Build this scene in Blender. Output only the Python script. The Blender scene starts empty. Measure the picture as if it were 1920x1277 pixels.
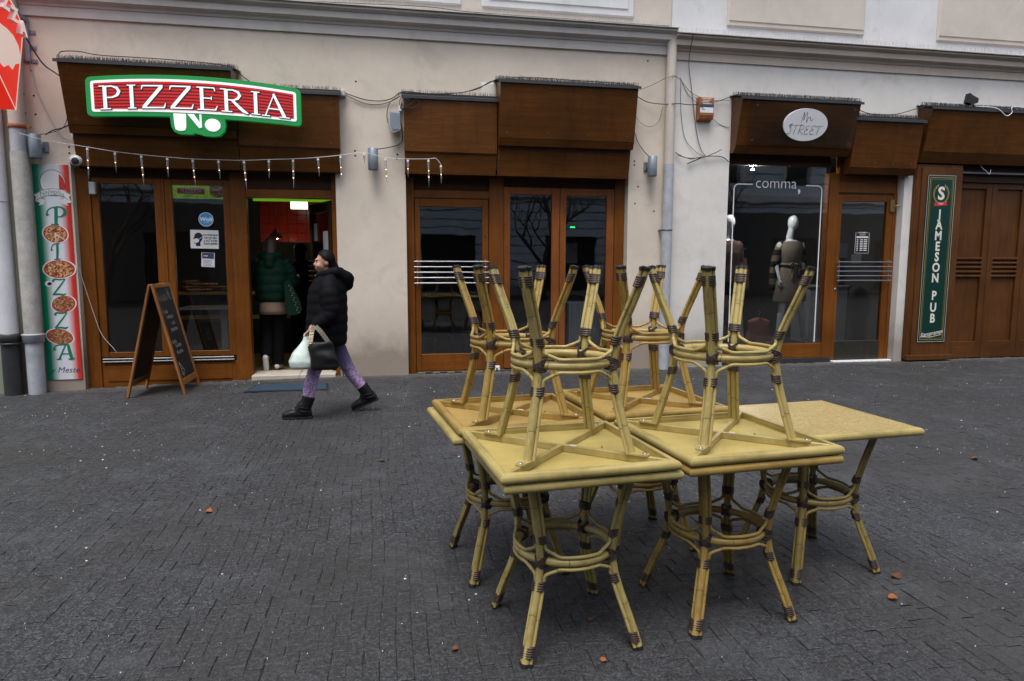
import bpy, math, random
import numpy as np
from mathutils import Vector, Matrix, noise as mnoise

# World axes: X runs along the shop fronts, +Y goes into the wall (wall face at Y = 0), Z is up. Metres.
scene = bpy.context.scene
col = scene.collection
RND = random.Random(7)

# ------------------------------------------------------------------ camera
cam_data = bpy.data.cameras.new("camera")
cam_data.lens = 24.0
cam_data.sensor_width = 36.0
cam_data.clip_start = 0.05
cam_data.clip_end = 400.0
cam = bpy.data.objects.new("camera", cam_data)
cr = Vector((0.98249678, -0.18626788, 0.00208653))
cd = Vector((-0.01902225, -0.11146552, -0.99358623))
cf = Vector((0.18530577, 0.97615558, -0.11305775))
m = Matrix(((cr.x, -cd.x, -cf.x, -1.7242), (cr.y, -cd.y, -cf.y, -9.0830), (cr.z, -cd.z, -cf.z, 1.4846), (0, 0, 0, 1)))
cam.matrix_world = m
col.objects.link(cam)
scene.camera = cam

# ------------------------------------------------------------------ overcast sky and weak, very soft sun
SUN_EL, SUN_AZ = math.radians(68), math.radians(205)
world = bpy.data.worlds.new("World")
scene.world = world
world.use_nodes = True
wn = world.node_tree
wn.nodes.clear()
sky = wn.nodes.new("ShaderNodeTexSky")
sky.sky_type = 'NISHITA'
sky.sun_disc = False
sky.sun_elevation = SUN_EL
sky.sun_rotation = SUN_AZ
sky.air_density = 1.0
sky.dust_density = 3.0
sky.ozone_density = 1.0
hsv = wn.nodes.new("ShaderNodeHueSaturation")
hsv.inputs["Saturation"].default_value = 0.42
bg = wn.nodes.new("ShaderNodeBackground")
bg.inputs["Strength"].default_value = 0.13
wo = wn.nodes.new("ShaderNodeOutputWorld")
wn.links.new(sky.outputs[0], hsv.inputs["Color"])
wn.links.new(hsv.outputs[0], bg.inputs["Color"])
wn.links.new(bg.outputs[0], wo.inputs["Surface"])

sun_data = bpy.data.lights.new("sun", 'SUN')
sun_data.energy = 1.5
sun_data.angle = math.radians(28)
sun_data.color = (1.0, 0.96, 0.90)
sun = bpy.data.objects.new("sun", sun_data)
sdir = Vector((math.sin(SUN_AZ) * math.cos(SUN_EL), math.cos(SUN_AZ) * math.cos(SUN_EL), math.sin(SUN_EL)))
sun.rotation_euler = sdir.to_track_quat('Z', 'Y').to_euler()
sun.location = sdir * 40
col.objects.link(sun)

scene.view_settings.view_transform = 'Standard'
scene.view_settings.look = 'None'
scene.view_settings.gamma = 1.0
scene.view_settings.exposure = 0.70
scene.view_settings.use_curve_mapping = False
scene.render.engine = 'CYCLES'
scene.cycles.max_bounces = 6
scene.cycles.transparent_max_bounces = 16
scene.cycles.use_denoising = True
scene.cycles.caustics_reflective = False
scene.cycles.caustics_refractive = False

# ------------------------------------------------------------------ materials
MAT = {}


def srgb(r, g, b):
    f = lambda c: (c / 255 / 12.92) if c / 255 <= 0.04045 else ((c / 255 + 0.055) / 1.055) ** 2.4
    return (f(r), f(g), f(b), 1.0)


def lin(c):
    return tuple(c) + ((1.0,) if len(c) == 3 else ())


class NT:
    """small helper round one material's node tree"""
    def __init__(s, name):
        s.m = bpy.data.materials.new(name)
        s.m.use_nodes = True
        s.t = s.m.node_tree
        s.b = s.t.nodes["Principled BSDF"]
        s.out = s.t.nodes["Material Output"]
        MAT[name] = s.m

    def n(s, kind, **kw):
        nd = s.t.nodes.new(kind)
        for k, v in kw.items():
            setattr(nd, k, v)
        return nd

    def l(s, a, b):
        s.t.links.new(a, b)

    def coord(s, kind, scale=(1, 1, 1), rot=(0, 0, 0)):
        if kind == 'pos':
            o = s.n("ShaderNodeNewGeometry").outputs["Position"]
        elif kind == 'uv':
            o = s.n("ShaderNodeTexCoord").outputs["UV"]
        else:
            o = s.n("ShaderNodeTexCoord").outputs["Object"]
        mp = s.n("ShaderNodeMapping")
        mp.inputs["Scale"].default_value = scale
        mp.inputs["Rotation"].default_value = rot
        s.l(o, mp.inputs["Vector"])
        return mp.outputs[0]

    def noise(s, vec, scale, detail=4.0, rough=0.55, dist=0.0):
        nd = s.n("ShaderNodeTexNoise")
        nd.inputs["Scale"].default_value = scale
        nd.inputs["Detail"].default_value = detail
        nd.inputs["Roughness"].default_value = rough
        nd.inputs["Distortion"].default_value = dist
        s.l(vec, nd.inputs["Vector"])
        return nd.outputs["Fac"]

    def ramp(s, fac, stops):
        r = s.n("ShaderNodeValToRGB")
        el = r.color_ramp.elements
        while len(el) < len(stops):
            el.new(0.5)
        for e, (p, c) in zip(el, stops):
            e.position = p
            e.color = lin(c) if not isinstance(c, (int, float)) else (c, c, c, 1)
        s.l(fac, r.inputs[0])
        return r.outputs[0]

    def mix(s, fac, a, b, mode='MIX'):
        x = s.n("ShaderNodeMix", data_type='RGBA', blend_type=mode)
        if isinstance(fac, (int, float)):
            x.inputs[0].default_value = fac
        else:
            s.l(fac, x.inputs[0])
        for i, v in ((6, a), (7, b)):
            if isinstance(v, (tuple, list)):
                x.inputs[i].default_value = lin(v)
            else:
                s.l(v, x.inputs[i])
        return x.outputs[2]

    def math(s, op, a, b=None):
        x = s.n("ShaderNodeMath", operation=op)
        for i, v in enumerate((a, b)):
            if v is None:
                continue
            if isinstance(v, (int, float)):
                x.inputs[i].default_value = v
            else:
                s.l(v, x.inputs[i])
        return x.outputs[0]

    def bump(s, h, strength, dist=0.01):
        b = s.n("ShaderNodeBump")
        b.inputs["Strength"].default_value = strength
        b.inputs["Distance"].default_value = dist
        s.l(h, b.inputs["Height"])
        s.l(b.outputs[0], s.b.inputs["Normal"])

    def setp(s, **kw):
        names = dict(rough="Roughness", metal="Metallic", spec="Specular IOR Level", coat="Coat Weight", alpha="Alpha")
        for k, v in kw.items():
            if k == 'col':
                if isinstance(v, (tuple, list)):
                    s.b.inputs["Base Color"].default_value = lin(v)
                else:
                    s.l(v, s.b.inputs["Base Color"])
            elif isinstance(v, (int, float)):
                s.b.inputs[names[k]].default_value = v
            else:
                s.l(v, s.b.inputs[names[k]])


def simple(name, c, rough=0.6, metal=0.0, var=0.18, scale=6.0, bump=0.0, bscale=60.0, spec=0.5, kind='pos', coat=0.0):
    """one colour with a soft large-scale and a fine variation, optional relief"""
    t = NT(name)
    v = t.coord(kind)
    f = t.noise(v, scale, 5.0)
    g = t.noise(v, scale * 9, 3.0)
    f2 = t.mix(0.4, f, g)
    dark = tuple(x * (1 - var) for x in c[:3])
    lite = tuple(min(1, x * (1 + var)) for x in c[:3])
    t.setp(col=t.ramp(f2, [(0.3, dark), (0.7, lite)]), rough=rough, metal=metal, spec=spec, coat=coat)
    if bump:
        t.bump(t.noise(v, bscale, 4.0), bump, 0.004)
    return t.m


def glow(name, c, strength, base=None):
    t = NT(name)
    t.setp(col=base or c, rough=0.4)
    t.b.inputs["Emission Color"].default_value = lin(c)
    t.b.inputs["Emission Strength"].default_value = strength
    return t.m


def plaster(name, c, stain):
    t = NT(name)
    v = t.coord('pos')
    big = t.noise(v, 0.9, 6.0, 0.6)
    med = t.noise(v, 4.5, 6.0, 0.65)
    streak = t.noise(t.coord('pos', (3.1, 3.1, 0.35)), 1.0, 6.0, 0.65, 0.8)
    dark = tuple(x * 0.84 for x in c)
    base = t.mix(t.ramp(big, [(0.32, 0.0), (0.68, 1.0)]), dark, c)
    base = t.mix(t.math('MULTIPLY', t.ramp(med, [(0.45, 0.0), (0.75, 1.0)]), 0.35), base, tuple(min(1, x * 1.1) for x in c))
    base = t.mix(t.math('MULTIPLY', t.ramp(streak, [(0.60, 0.0), (0.85, 1.0)]), 0.16), base, stain)
    blot = t.noise(v, 2.3, 8.0, 0.7, 0.6)
    base = t.mix(t.math('MULTIPLY', t.ramp(blot, [(0.54, 0.0), (0.66, 1.0)]), 0.30), base, tuple(x * 0.62 for x in c))
    fleck = t.noise(v, 21.0, 5.0, 0.7)
    base = t.mix(t.math('MULTIPLY', t.ramp(fleck, [(0.66, 0.0), (0.73, 1.0)]), 0.45), base, stain)
    # splash dirt on the lowest half metre, with a ragged edge of its own
    sep = t.n("ShaderNodeSeparateXYZ")
    t.l(t.coord('pos'), sep.inputs[0])
    hgt = t.math('ADD', sep.outputs[2], t.math('MULTIPLY', med, -0.55))
    t.setp(col=t.mix(t.ramp(hgt, [(0.0, 0.85), (0.30, 0.30), (0.75, 0.0)]), base, stain), rough=0.92, spec=0.2)
    h = t.mix(0.5, t.noise(v, 26, 6.0, 0.65), t.noise(v, 130, 4.0))
    t.bump(h, 0.30, 0.006)
    return t.m


def wood(name, a, b, axis, rough=0.38, wear=0.25):
    """stained board; axis = direction of the grain"""
    t = NT(name)
    sc = {'x': (0.9, 14, 14), 'z': (14, 14, 0.9), 'y': (14, 0.9, 14)}[axis]
    v = t.coord('pos', sc)
    f = t.noise(v, 2.2, 7.0, 0.62, 0.6)
    fine = t.noise(v, 11.0, 4.0, 0.6)
    big = t.noise(t.coord('pos'), 1.3, 4.0)
    c = t.ramp(t.mix(0.35, f, fine), [(0.28, a), (0.72, b)])
    c = t.mix(t.ramp(big, [(0.32, 0.50), (0.60, 0.0)]), c, tuple(x * 0.45 for x in a))
    drip = t.noise(t.coord('pos', (9, 9, 0.5)), 1.0, 5.0, 0.65)
    c = t.mix(t.math('MULTIPLY', t.ramp(drip, [(0.52, 0.0), (0.72, 1.0)]), 0.35), c, tuple(x * 0.5 for x in a))
    chip = t.noise(t.coord('pos'), 18.0, 6.0, 0.7)
    c = t.mix(t.math('MULTIPLY', t.ramp(chip, [(0.70, 0.0), (0.78, 1.0)]), wear), c, (0.30, 0.20, 0.12))
    t.setp(col=c, rough=t.ramp(fine, [(0.2, rough - 0.06), (0.8, rough + 0.14)]), spec=0.22)
    t.bump(fine, 0.12, 0.003)
    return t.m


plaster('plaster_pink', (0.745, 0.655, 0.555), (0.25, 0.20, 0.165))
plaster('plaster_white', (0.770, 0.742, 0.708), (0.28, 0.25, 0.22))
plaster('plaster_upper', (0.70, 0.70, 0.72), (0.40, 0.37, 0.34))
plaster('plaster_sand', (0.63, 0.565, 0.51), (0.33, 0.27, 0.22))
plaster('cornice_paint', (0.68, 0.635, 0.60), (0.30, 0.25, 0.21))
plaster('cornice_brown', (0.62, 0.535, 0.46), (0.26, 0.20, 0.16))
plaster('plaster_green', (0.46, 0.55, 0.44), (0.20, 0.22, 0.16))
simple('far_shopfronts', (0.060, 0.060, 0.065), 0.6)
plaster('plaster_far', (0.66, 0.74, 0.84), (0.2, 0.2, 0.2))
wood('wood_h', (0.066, 0.0230, 0.0048), (0.168, 0.0620, 0.0125), 'x', 0.34, 0.0)
wood('wood_frame_h', (0.122, 0.0370, 0.0054), (0.262, 0.0890, 0.0125), 'x', 0.38, 0.5)
wood('wood_frame_v', (0.122, 0.0370, 0.0054), (0.262, 0.0890, 0.0125), 'z', 0.38, 0.25)
wood('wood_red_v', (0.175, 0.050, 0.0120), (0.320, 0.108, 0.0280), 'z', 0.42, 0.2)
wood('wood_red_h', (0.175, 0.050, 0.0120), (0.320, 0.108, 0.0280), 'x', 0.42, 0.2)
wood('wood_pub_v', (0.070, 0.0250, 0.0070), (0.145, 0.0560, 0.0150), 'z', 0.36, 0.6)
wood('wood_pub_h', (0.070, 0.0250, 0.0070), (0.145, 0.0560, 0.0150), 'x', 0.36, 0.5)
wood('wood_aframe', (0.230, 0.090, 0.0260), (0.390, 0.170, 0.0560), 'z', 0.45, 0.3)
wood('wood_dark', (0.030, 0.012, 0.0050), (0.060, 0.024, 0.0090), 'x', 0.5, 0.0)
simple('flashing', (0.045, 0.048, 0.054), 0.5, 0.3)
simple('spike', (0.022, 0.021, 0.020), 0.6, 0.0)
simple('spike_pale', (0.33, 0.31, 0.29), 0.45, 0.4)
simple('pipe_white', (0.62, 0.63, 0.66), 0.45, 0.0, 0.12, 3.0, 0.1)
simple('pipe_zinc', (0.42, 0.44, 0.48), 0.5, 0.12, 0.28, 9.0, 0.15)
simple('pipe_worn', (0.44, 0.425, 0.40), 0.6, 0.0, 0.35, 7.0, 0.3)
simple('pipe_beige', (0.56, 0.50, 0.44), 0.5, 0.0, 0.10, 3.0, 0.1)
simple('iron_dark', (0.040, 0.040, 0.044), 0.4, 0.2, 0.3, 9.0, 0.3)
simple('lamp_grey', (0.24, 0.28, 0.33), 0.42, 0.35, 0.08)
simple('box_grey', (0.48, 0.50, 0.52), 0.5, 0.0, 0.08)
simple('white_plastic', (0.74, 0.75, 0.77), 0.4, 0.0, 0.05)
simple('black_rubber', (0.012, 0.012, 0.013), 0.55, 0.0, 0.2)
simple('steel', (0.46, 0.47, 0.49), 0.28, 1.0, 0.06)
simple('brass', (0.52, 0.38, 0.16), 0.3, 1.0, 0.15)
simple('rust_box', (0.34, 0.12, 0.045), 0.75, 0.0, 0.45, 18.0, 0.4)
simple('steel_bracket', (0.27, 0.31, 0.38), 0.45, 0.5, 0.15)
simple('stone_step', (0.50, 0.45, 0.38), 0.6, 0.0, 0.15, 5.0, 0.15)
simple('mat_blue', (0.013, 0.038, 0.068), 0.95, 0.0, 0.3, 40.0, 0.6, 300.0)
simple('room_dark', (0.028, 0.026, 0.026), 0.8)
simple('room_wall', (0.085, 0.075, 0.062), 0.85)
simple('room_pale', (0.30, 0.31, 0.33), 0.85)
simple('floor_tan', (0.26, 0.17, 0.06), 0.35, 0.0, 0.2)
simple('tile_red', (0.32, 0.022, 0.010), 0.25, 0.0, 0.12, 9.0)
simple('counter_top', (0.42, 0.26, 0.075), 0.35)
simple('table_white', (0.46, 0.43, 0.40), 0.4)
simple('steel_dull', (0.16, 0.165, 0.17), 0.4, 0.8)
simple('radiator', (0.56, 0.58, 0.60), 0.45, 0.0, 0.05)
simple('cloth_black', (0.0040, 0.0042, 0.0050), 0.9, 0.0, 0.4, 12.0, 0.3, 90.0, 0.1)
simple('cloth_puffer', (0.0042, 0.0045, 0.0062), 0.70, 0.0, 0.3, 12.0, 0.25, 60.0, 0.10)
simple('cloth_green', (0.0030, 0.021, 0.0115), 0.7, 0.0, 0.35, 10.0, 0.35, 50.0, 0.15)
simple('cloth_tan', (0.25, 0.17, 0.12), 0.9, 0.0, 0.2, 10.0, 0.3, 90.0)
simple('cloth_taupe', (0.21, 0.175, 0.135), 0.9, 0.0, 0.15, 8.0, 0.3, 120.0)
simple('cloth_rust', (0.30, 0.115, 0.065), 0.85, 0.0, 0.2, 8.0, 0.3, 90.0)
simple('cloth_brown', (0.075, 0.042, 0.030), 0.9, 0.0, 0.3, 14.0, 0.5, 60.0)
simple('cloth_jeans', (0.05, 0.048, 0.05), 0.9, 0.0, 0.3, 14.0, 0.3, 90.0)
simple('skin', (0.50, 0.27, 0.19), 0.5, 0.0, 0.08)
simple('hair_black', (0.0040, 0.0036, 0.0038), 0.55, 0.0, 0.4, 30.0, 0.5, 90.0, 0.12)
simple('hair_brown', (0.035, 0.018, 0.010), 0.5, 0.0, 0.4, 30.0, 0.4, 120.0)
simple('leather_black', (0.0065, 0.0065, 0.0075), 0.48, 0.0, 0.3, 20.0, 0.3, 80.0, 0.28)
simple('mannequin_white', (0.68, 0.73, 0.75), 0.22, 0.0, 0.03)
simple('bag_white', (0.60, 0.70, 0.64), 0.35, 0.0, 0.25, 14.0, 0.6, 25.0)
simple('shoe_white', (0.62, 0.58, 0.58), 0.5)
simple('chain_gold', (0.56, 0.49, 0.36), 0.35, 0.7, 0.2)
simple('paper', (0.74, 0.74, 0.75), 0.7, 0.0, 0.04)
simple('ink_black', (0.010, 0.010, 0.011), 0.6, 0.0, 0.1)
simple('print_blue', (0.035, 0.055, 0.12), 0.6, 0.0, 0.1)
simple('print_cyan', (0.055, 0.33, 0.72), 0.5, 0.0, 0.05)
simple('vinyl_white', (0.88, 0.88, 0.90), 0.5, 0.0, 0.03)
simple('print_green', (0.0, 0.19, 0.11), 0.5, 0.0, 0.06)
simple('print_red', (0.52, 0.030, 0.020), 0.5, 0.0, 0.06)
simple('pub_green', (0.0030, 0.034, 0.026), 0.32, 0.0, 0.10)
simple('gold_paint', (0.42, 0.29, 0.085), 0.4, 0.4, 0.1)
simple('cream_paint', (0.74, 0.72, 0.64), 0.5, 0.0, 0.05)
simple('chalk', (0.52, 0.53, 0.55), 0.95, 0.0, 0.3, 60.0)
simple('chalkboard', (0.010, 0.010, 0.0105), 0.6, 0.0, 0.45, 9.0)
simple('binding', (0.036, 0.0185, 0.0155), 0.48, 0.0, 0.3, 40.0, 0.2, 120.0, kind='obj')
simple('leaf_orange', (0.27, 0.085, 0.018), 0.8, 0.0, 0.4, 60.0)
simple('leaf_brown', (0.12, 0.040, 0.018), 0.85, 0.0, 0.4, 60.0)
simple('litter', (0.50, 0.50, 0.49), 0.8, 0.0, 0.3, 30.0)
simple('weed', (0.045, 0.085, 0.025), 0.8, 0.0, 0.4, 40.0)
simple('bark', (0.055, 0.045, 0.038), 0.9, 0.0, 0.3, 12.0, 0.6)
simple('kick_plate', (0.045, 0.040, 0.032), 0.45, 0.5, 0.3, 12.0)
simple('bubble_crust', (0.42, 0.20, 0.05), 0.7, 0.0, 0.35, 30.0)
glow('lit_white', (0.95, 0.97, 1.0), 0.30, (0.8, 0.8, 0.8))
glow('lit_green', (0.006, 0.26, 0.050), 0.18, (0.01, 0.25, 0.06))
glow('lit_red', (0.70, 0.010, 0.014), 0.34, (0.36, 0.008, 0.010))
glow('lit_redline', (0.12, 0.004, 0.005), 0.1, (0.06, 0.004, 0.004))
glow('neon_red', (0.85, 0.025, 0.010), 0.42, (0.4, 0.02, 0.015))
glow('neon_white', (1.0, 0.72, 0.62), 0.28, (0.62, 0.55, 0.52))
glow('menu_white', (0.85, 1.0, 0.80), 1.4)
glow('menu_lime', (0.30, 0.75, 0.02), 0.22, (0.2, 0.45, 0.02))
glow('exit_green', (0.02, 0.9, 0.18), 1.2)
glow('bulb_warm', (1.0, 0.55, 0.25), 3.0)
glow('lamp_bulb', (1.0, 0.66, 0.38), 45.0)
glow('shop_spot', (1.0, 0.97, 0.92), 3000.0)
glow('spot_white', (1.0, 0.90, 0.72), 40.0)


def make_glass(name, tint, gain):
    t = NT(name)
    fr = t.n("ShaderNodeFresnel")
    fr.inputs["IOR"].default_value = 1.5
    tr = t.n("ShaderNodeBsdfTransparent")
    tr.inputs[0].default_value = lin(tint)
    gl = t.n("ShaderNodeBsdfGlossy")
    gl.inputs["Roughness"].default_value = 0.015
    v = t.coord('pos')
    b = t.n("ShaderNodeBump")
    b.inputs["Strength"].default_value = 0.05
    b.inputs["Distance"].default_value = 0.02
    t.l(t.noise(v, 1.8, 2.0), b.inputs["Height"])
    t.l(b.outputs[0], gl.inputs["Normal"])
    mx = t.n("ShaderNodeMixShader")
    t.l(t.math('MULTIPLY', fr.outputs[0], gain), mx.inputs[0])
    t.l(tr.outputs[0], mx.inputs[1])
    t.l(gl.outputs[0], mx.inputs[2])
    t.l(mx.outputs[0], t.out.inputs["Surface"])
    return t.m


make_glass('glass', (0.955, 0.965, 0.965), 2.1)
make_glass('glass_clear', (0.94, 0.95, 0.95), 0.8)


def cane(name, a, b):
    """painted cane: UV.y runs along the pole in metres, dark node lines at uneven steps"""
    t = NT(name)
    uv = t.coord('uv')
    o = t.coord('obj', (1, 1, 1))
    big = t.noise(o, 7.0, 5.0, 0.6)
    fine = t.noise(t.coord('uv', (16, 9, 1)), 3.0, 3.0)
    c = t.ramp(t.mix(0.5, big, fine), [(0.36, tuple(x * .78 for x in a)), (0.52, b), (0.66, tuple(min(1, x * 1.12) for x in b))])
    sep = t.n("ShaderNodeSeparateXYZ")
    t.l(uv, sep.inputs[0])
    wob = t.noise(t.coord('uv', (3.0, 0.4, 1)), 2.0, 2.0)
    y = t.math('ADD', t.math('MULTIPLY', sep.outputs[1], 4.6), t.math('MULTIPLY', wob, 0.10))
    fr = t.math('FRACT', y)
    line = t.math('LESS_THAN', fr, 0.012)
    c = t.mix(t.math('MULTIPLY', line, 0.85), c, (0.02, 0.014, 0.008))
    scuff = t.noise(o, 32.0, 6.0, 0.7)
    c = t.mix(t.math('MULTIPLY', t.ramp(scuff, [(0.66, 0.0), (0.74, 1.0)]), 0.45), c, tuple(x * 0.4 for x in a))
    t.setp(col=c, rough=t.ramp(fine, [(0.2, 0.30), (0.8, 0.44)]), spec=0.45)
    t.bump(fine, 0.10, 0.002)
    return t.m


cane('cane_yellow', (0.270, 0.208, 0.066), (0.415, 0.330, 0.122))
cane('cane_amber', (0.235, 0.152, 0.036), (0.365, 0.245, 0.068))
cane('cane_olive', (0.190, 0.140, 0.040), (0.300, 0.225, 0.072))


def board_under(name, a, b):
    t = NT(name)
    o = t.coord('obj')
    f = t.noise(o, 5.0, 6.0, 0.65, 0.8)
    g = t.noise(t.coord('obj', (1, 7, 1)), 9.0, 5.0, 0.6)
    c = t.ramp(t.mix(0.4, f, g), [(0.3, a), (0.7, b)])
    d = t.noise(o, 2.2, 5.0, 0.7)
    c = t.mix(t.math('MULTIPLY', t.ramp(d, [(0.55, 0.0), (0.75, 1.0)]), 0.45), c, tuple(x * 0.6 for x in a))
    scr = t.noise(t.coord('obj', (2, 30, 1), (0, 0, 0.6)), 4.0, 4.0, 0.7)
    c = t.mix(t.math('MULTIPLY', t.ramp(scr, [(0.60, 0.0), (0.70, 1.0)]), 0.45), c, tuple(min(1, x * 1.45) for x in b))
    spot = t.noise(o, 26.0, 6.0, 0.7)
    c = t.mix(t.math('MULTIPLY', t.ramp(spot, [(0.62, 0.0), (0.72, 1.0)]), 0.5), c, tuple(x * 0.45 for x in a))
    t.setp(col=c, rough=t.ramp(d, [(0.3, 0.42), (0.7, 0.62)]), spec=0.4)
    t.bump(g, 0.08, 0.002)
    return t.m


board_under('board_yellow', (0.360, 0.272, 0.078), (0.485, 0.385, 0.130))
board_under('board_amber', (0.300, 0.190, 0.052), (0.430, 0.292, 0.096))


def board_flecked():
    t = NT('board_flecked')
    o = t.coord('obj', (1, 1, 1))
    vo = t.n("ShaderNodeTexVoronoi")
    vo.inputs["Scale"].default_value = 95
    t.l(t.coord('obj', (1.0, 2.2, 1)), vo.inputs["Vector"])
    f = t.noise(t.coord('obj', (1, 2.5, 1)), 60.0, 3.0, 0.6)
    c = t.ramp(t.mix(0.5, vo.outputs["Color"], f), [(0.34, (0.315, 0.225, 0.080)), (0.50, (0.375, 0.285, 0.115)), (0.66, (0.49, 0.40, 0.20))])
    big = t.noise(o, 4.0, 5.0, 0.6)
    c = t.mix(t.ramp(big, [(0.4, 0.0), (0.8, 0.35)]), c, (0.30, 0.20, 0.08))
    t.setp(col=c, rough=t.ramp(big, [(0.3, 0.28), (0.7, 0.45)]), spec=0.45)


board_flecked()


def sett_material():
    t = NT('sett_stone')
    v = t.coord('pos')
    info = t.n("ShaderNodeNewGeometry")
    gA = t.noise(v, 48.0, 3.0, 0.7)
    gB = t.noise(v, 120.0, 2.0, 0.7)
    gC = t.noise(v, 300.0, 2.0, 0.7)
    med = t.noise(v, 9.0, 6.0, 0.65)
    big = t.noise(v, 0.55, 5.0, 0.6)
    g = t.math('ADD', t.math('ADD', t.math('MULTIPLY', gA, 0.30), t.math('MULTIPLY', gB, 0.40)), t.math('MULTIPLY', gC, 0.30))
    c = t.ramp(g, [(0.425, (0.0085, 0.0091, 0.0107)), (0.50, (0.0262, 0.0278, 0.0322)), (0.580, (0.092, 0.097, 0.110))])
    pi = t.ramp(info.outputs["Random Per Island"], [(0.0, 0.86), (1.0, 1.14)])
    c = t.mix(1.0, c, pi, 'MULTIPLY')
    c = t.mix(t.ramp(big, [(0.40, 0.0), (0.62, 0.60)]), c, (0.030, 0.028, 0.027))
    wear = t.noise(v, 1.7, 6.0, 0.65, 0.5)
    c = t.mix(t.ramp(wear, [(0.52, 0.0), (0.70, 0.45)]), c, (0.075, 0.080, 0.090))
    c = t.mix(t.math('MULTIPLY', t.ramp(med, [(0.58, 0.0), (0.70, 1.0)]), 0.60), c, (0.017, 0.0145, 0.012))
    sep = t.n("ShaderNodeSeparateXYZ")
    t.l(v, sep.inputs[0])
    # pale trodden plaster dust along the foot of the wall
    near = t.math('ADD', sep.outputs[1], t.math('MULTIPLY', t.noise(v, 2.4, 5.0, 0.65), 0.62))
    c = t.mix(t.ramp(near, [(0.05, 0.0), (0.34, 0.62)]), c, (0.125, 0.118, 0.112))
    t.setp(col=c, rough=t.ramp(med, [(0.3, 0.55), (0.7, 0.78)]), spec=0.4)
    t.bump(g, 0.45, 0.008)


sett_material()
simple('joint_soil', (0.015, 0.0145, 0.0145), 0.95, 0.0, 0.4, 14.0, 0.5)

# ------------------------------------------------------------------ mesh helpers
LOC = {}


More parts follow.
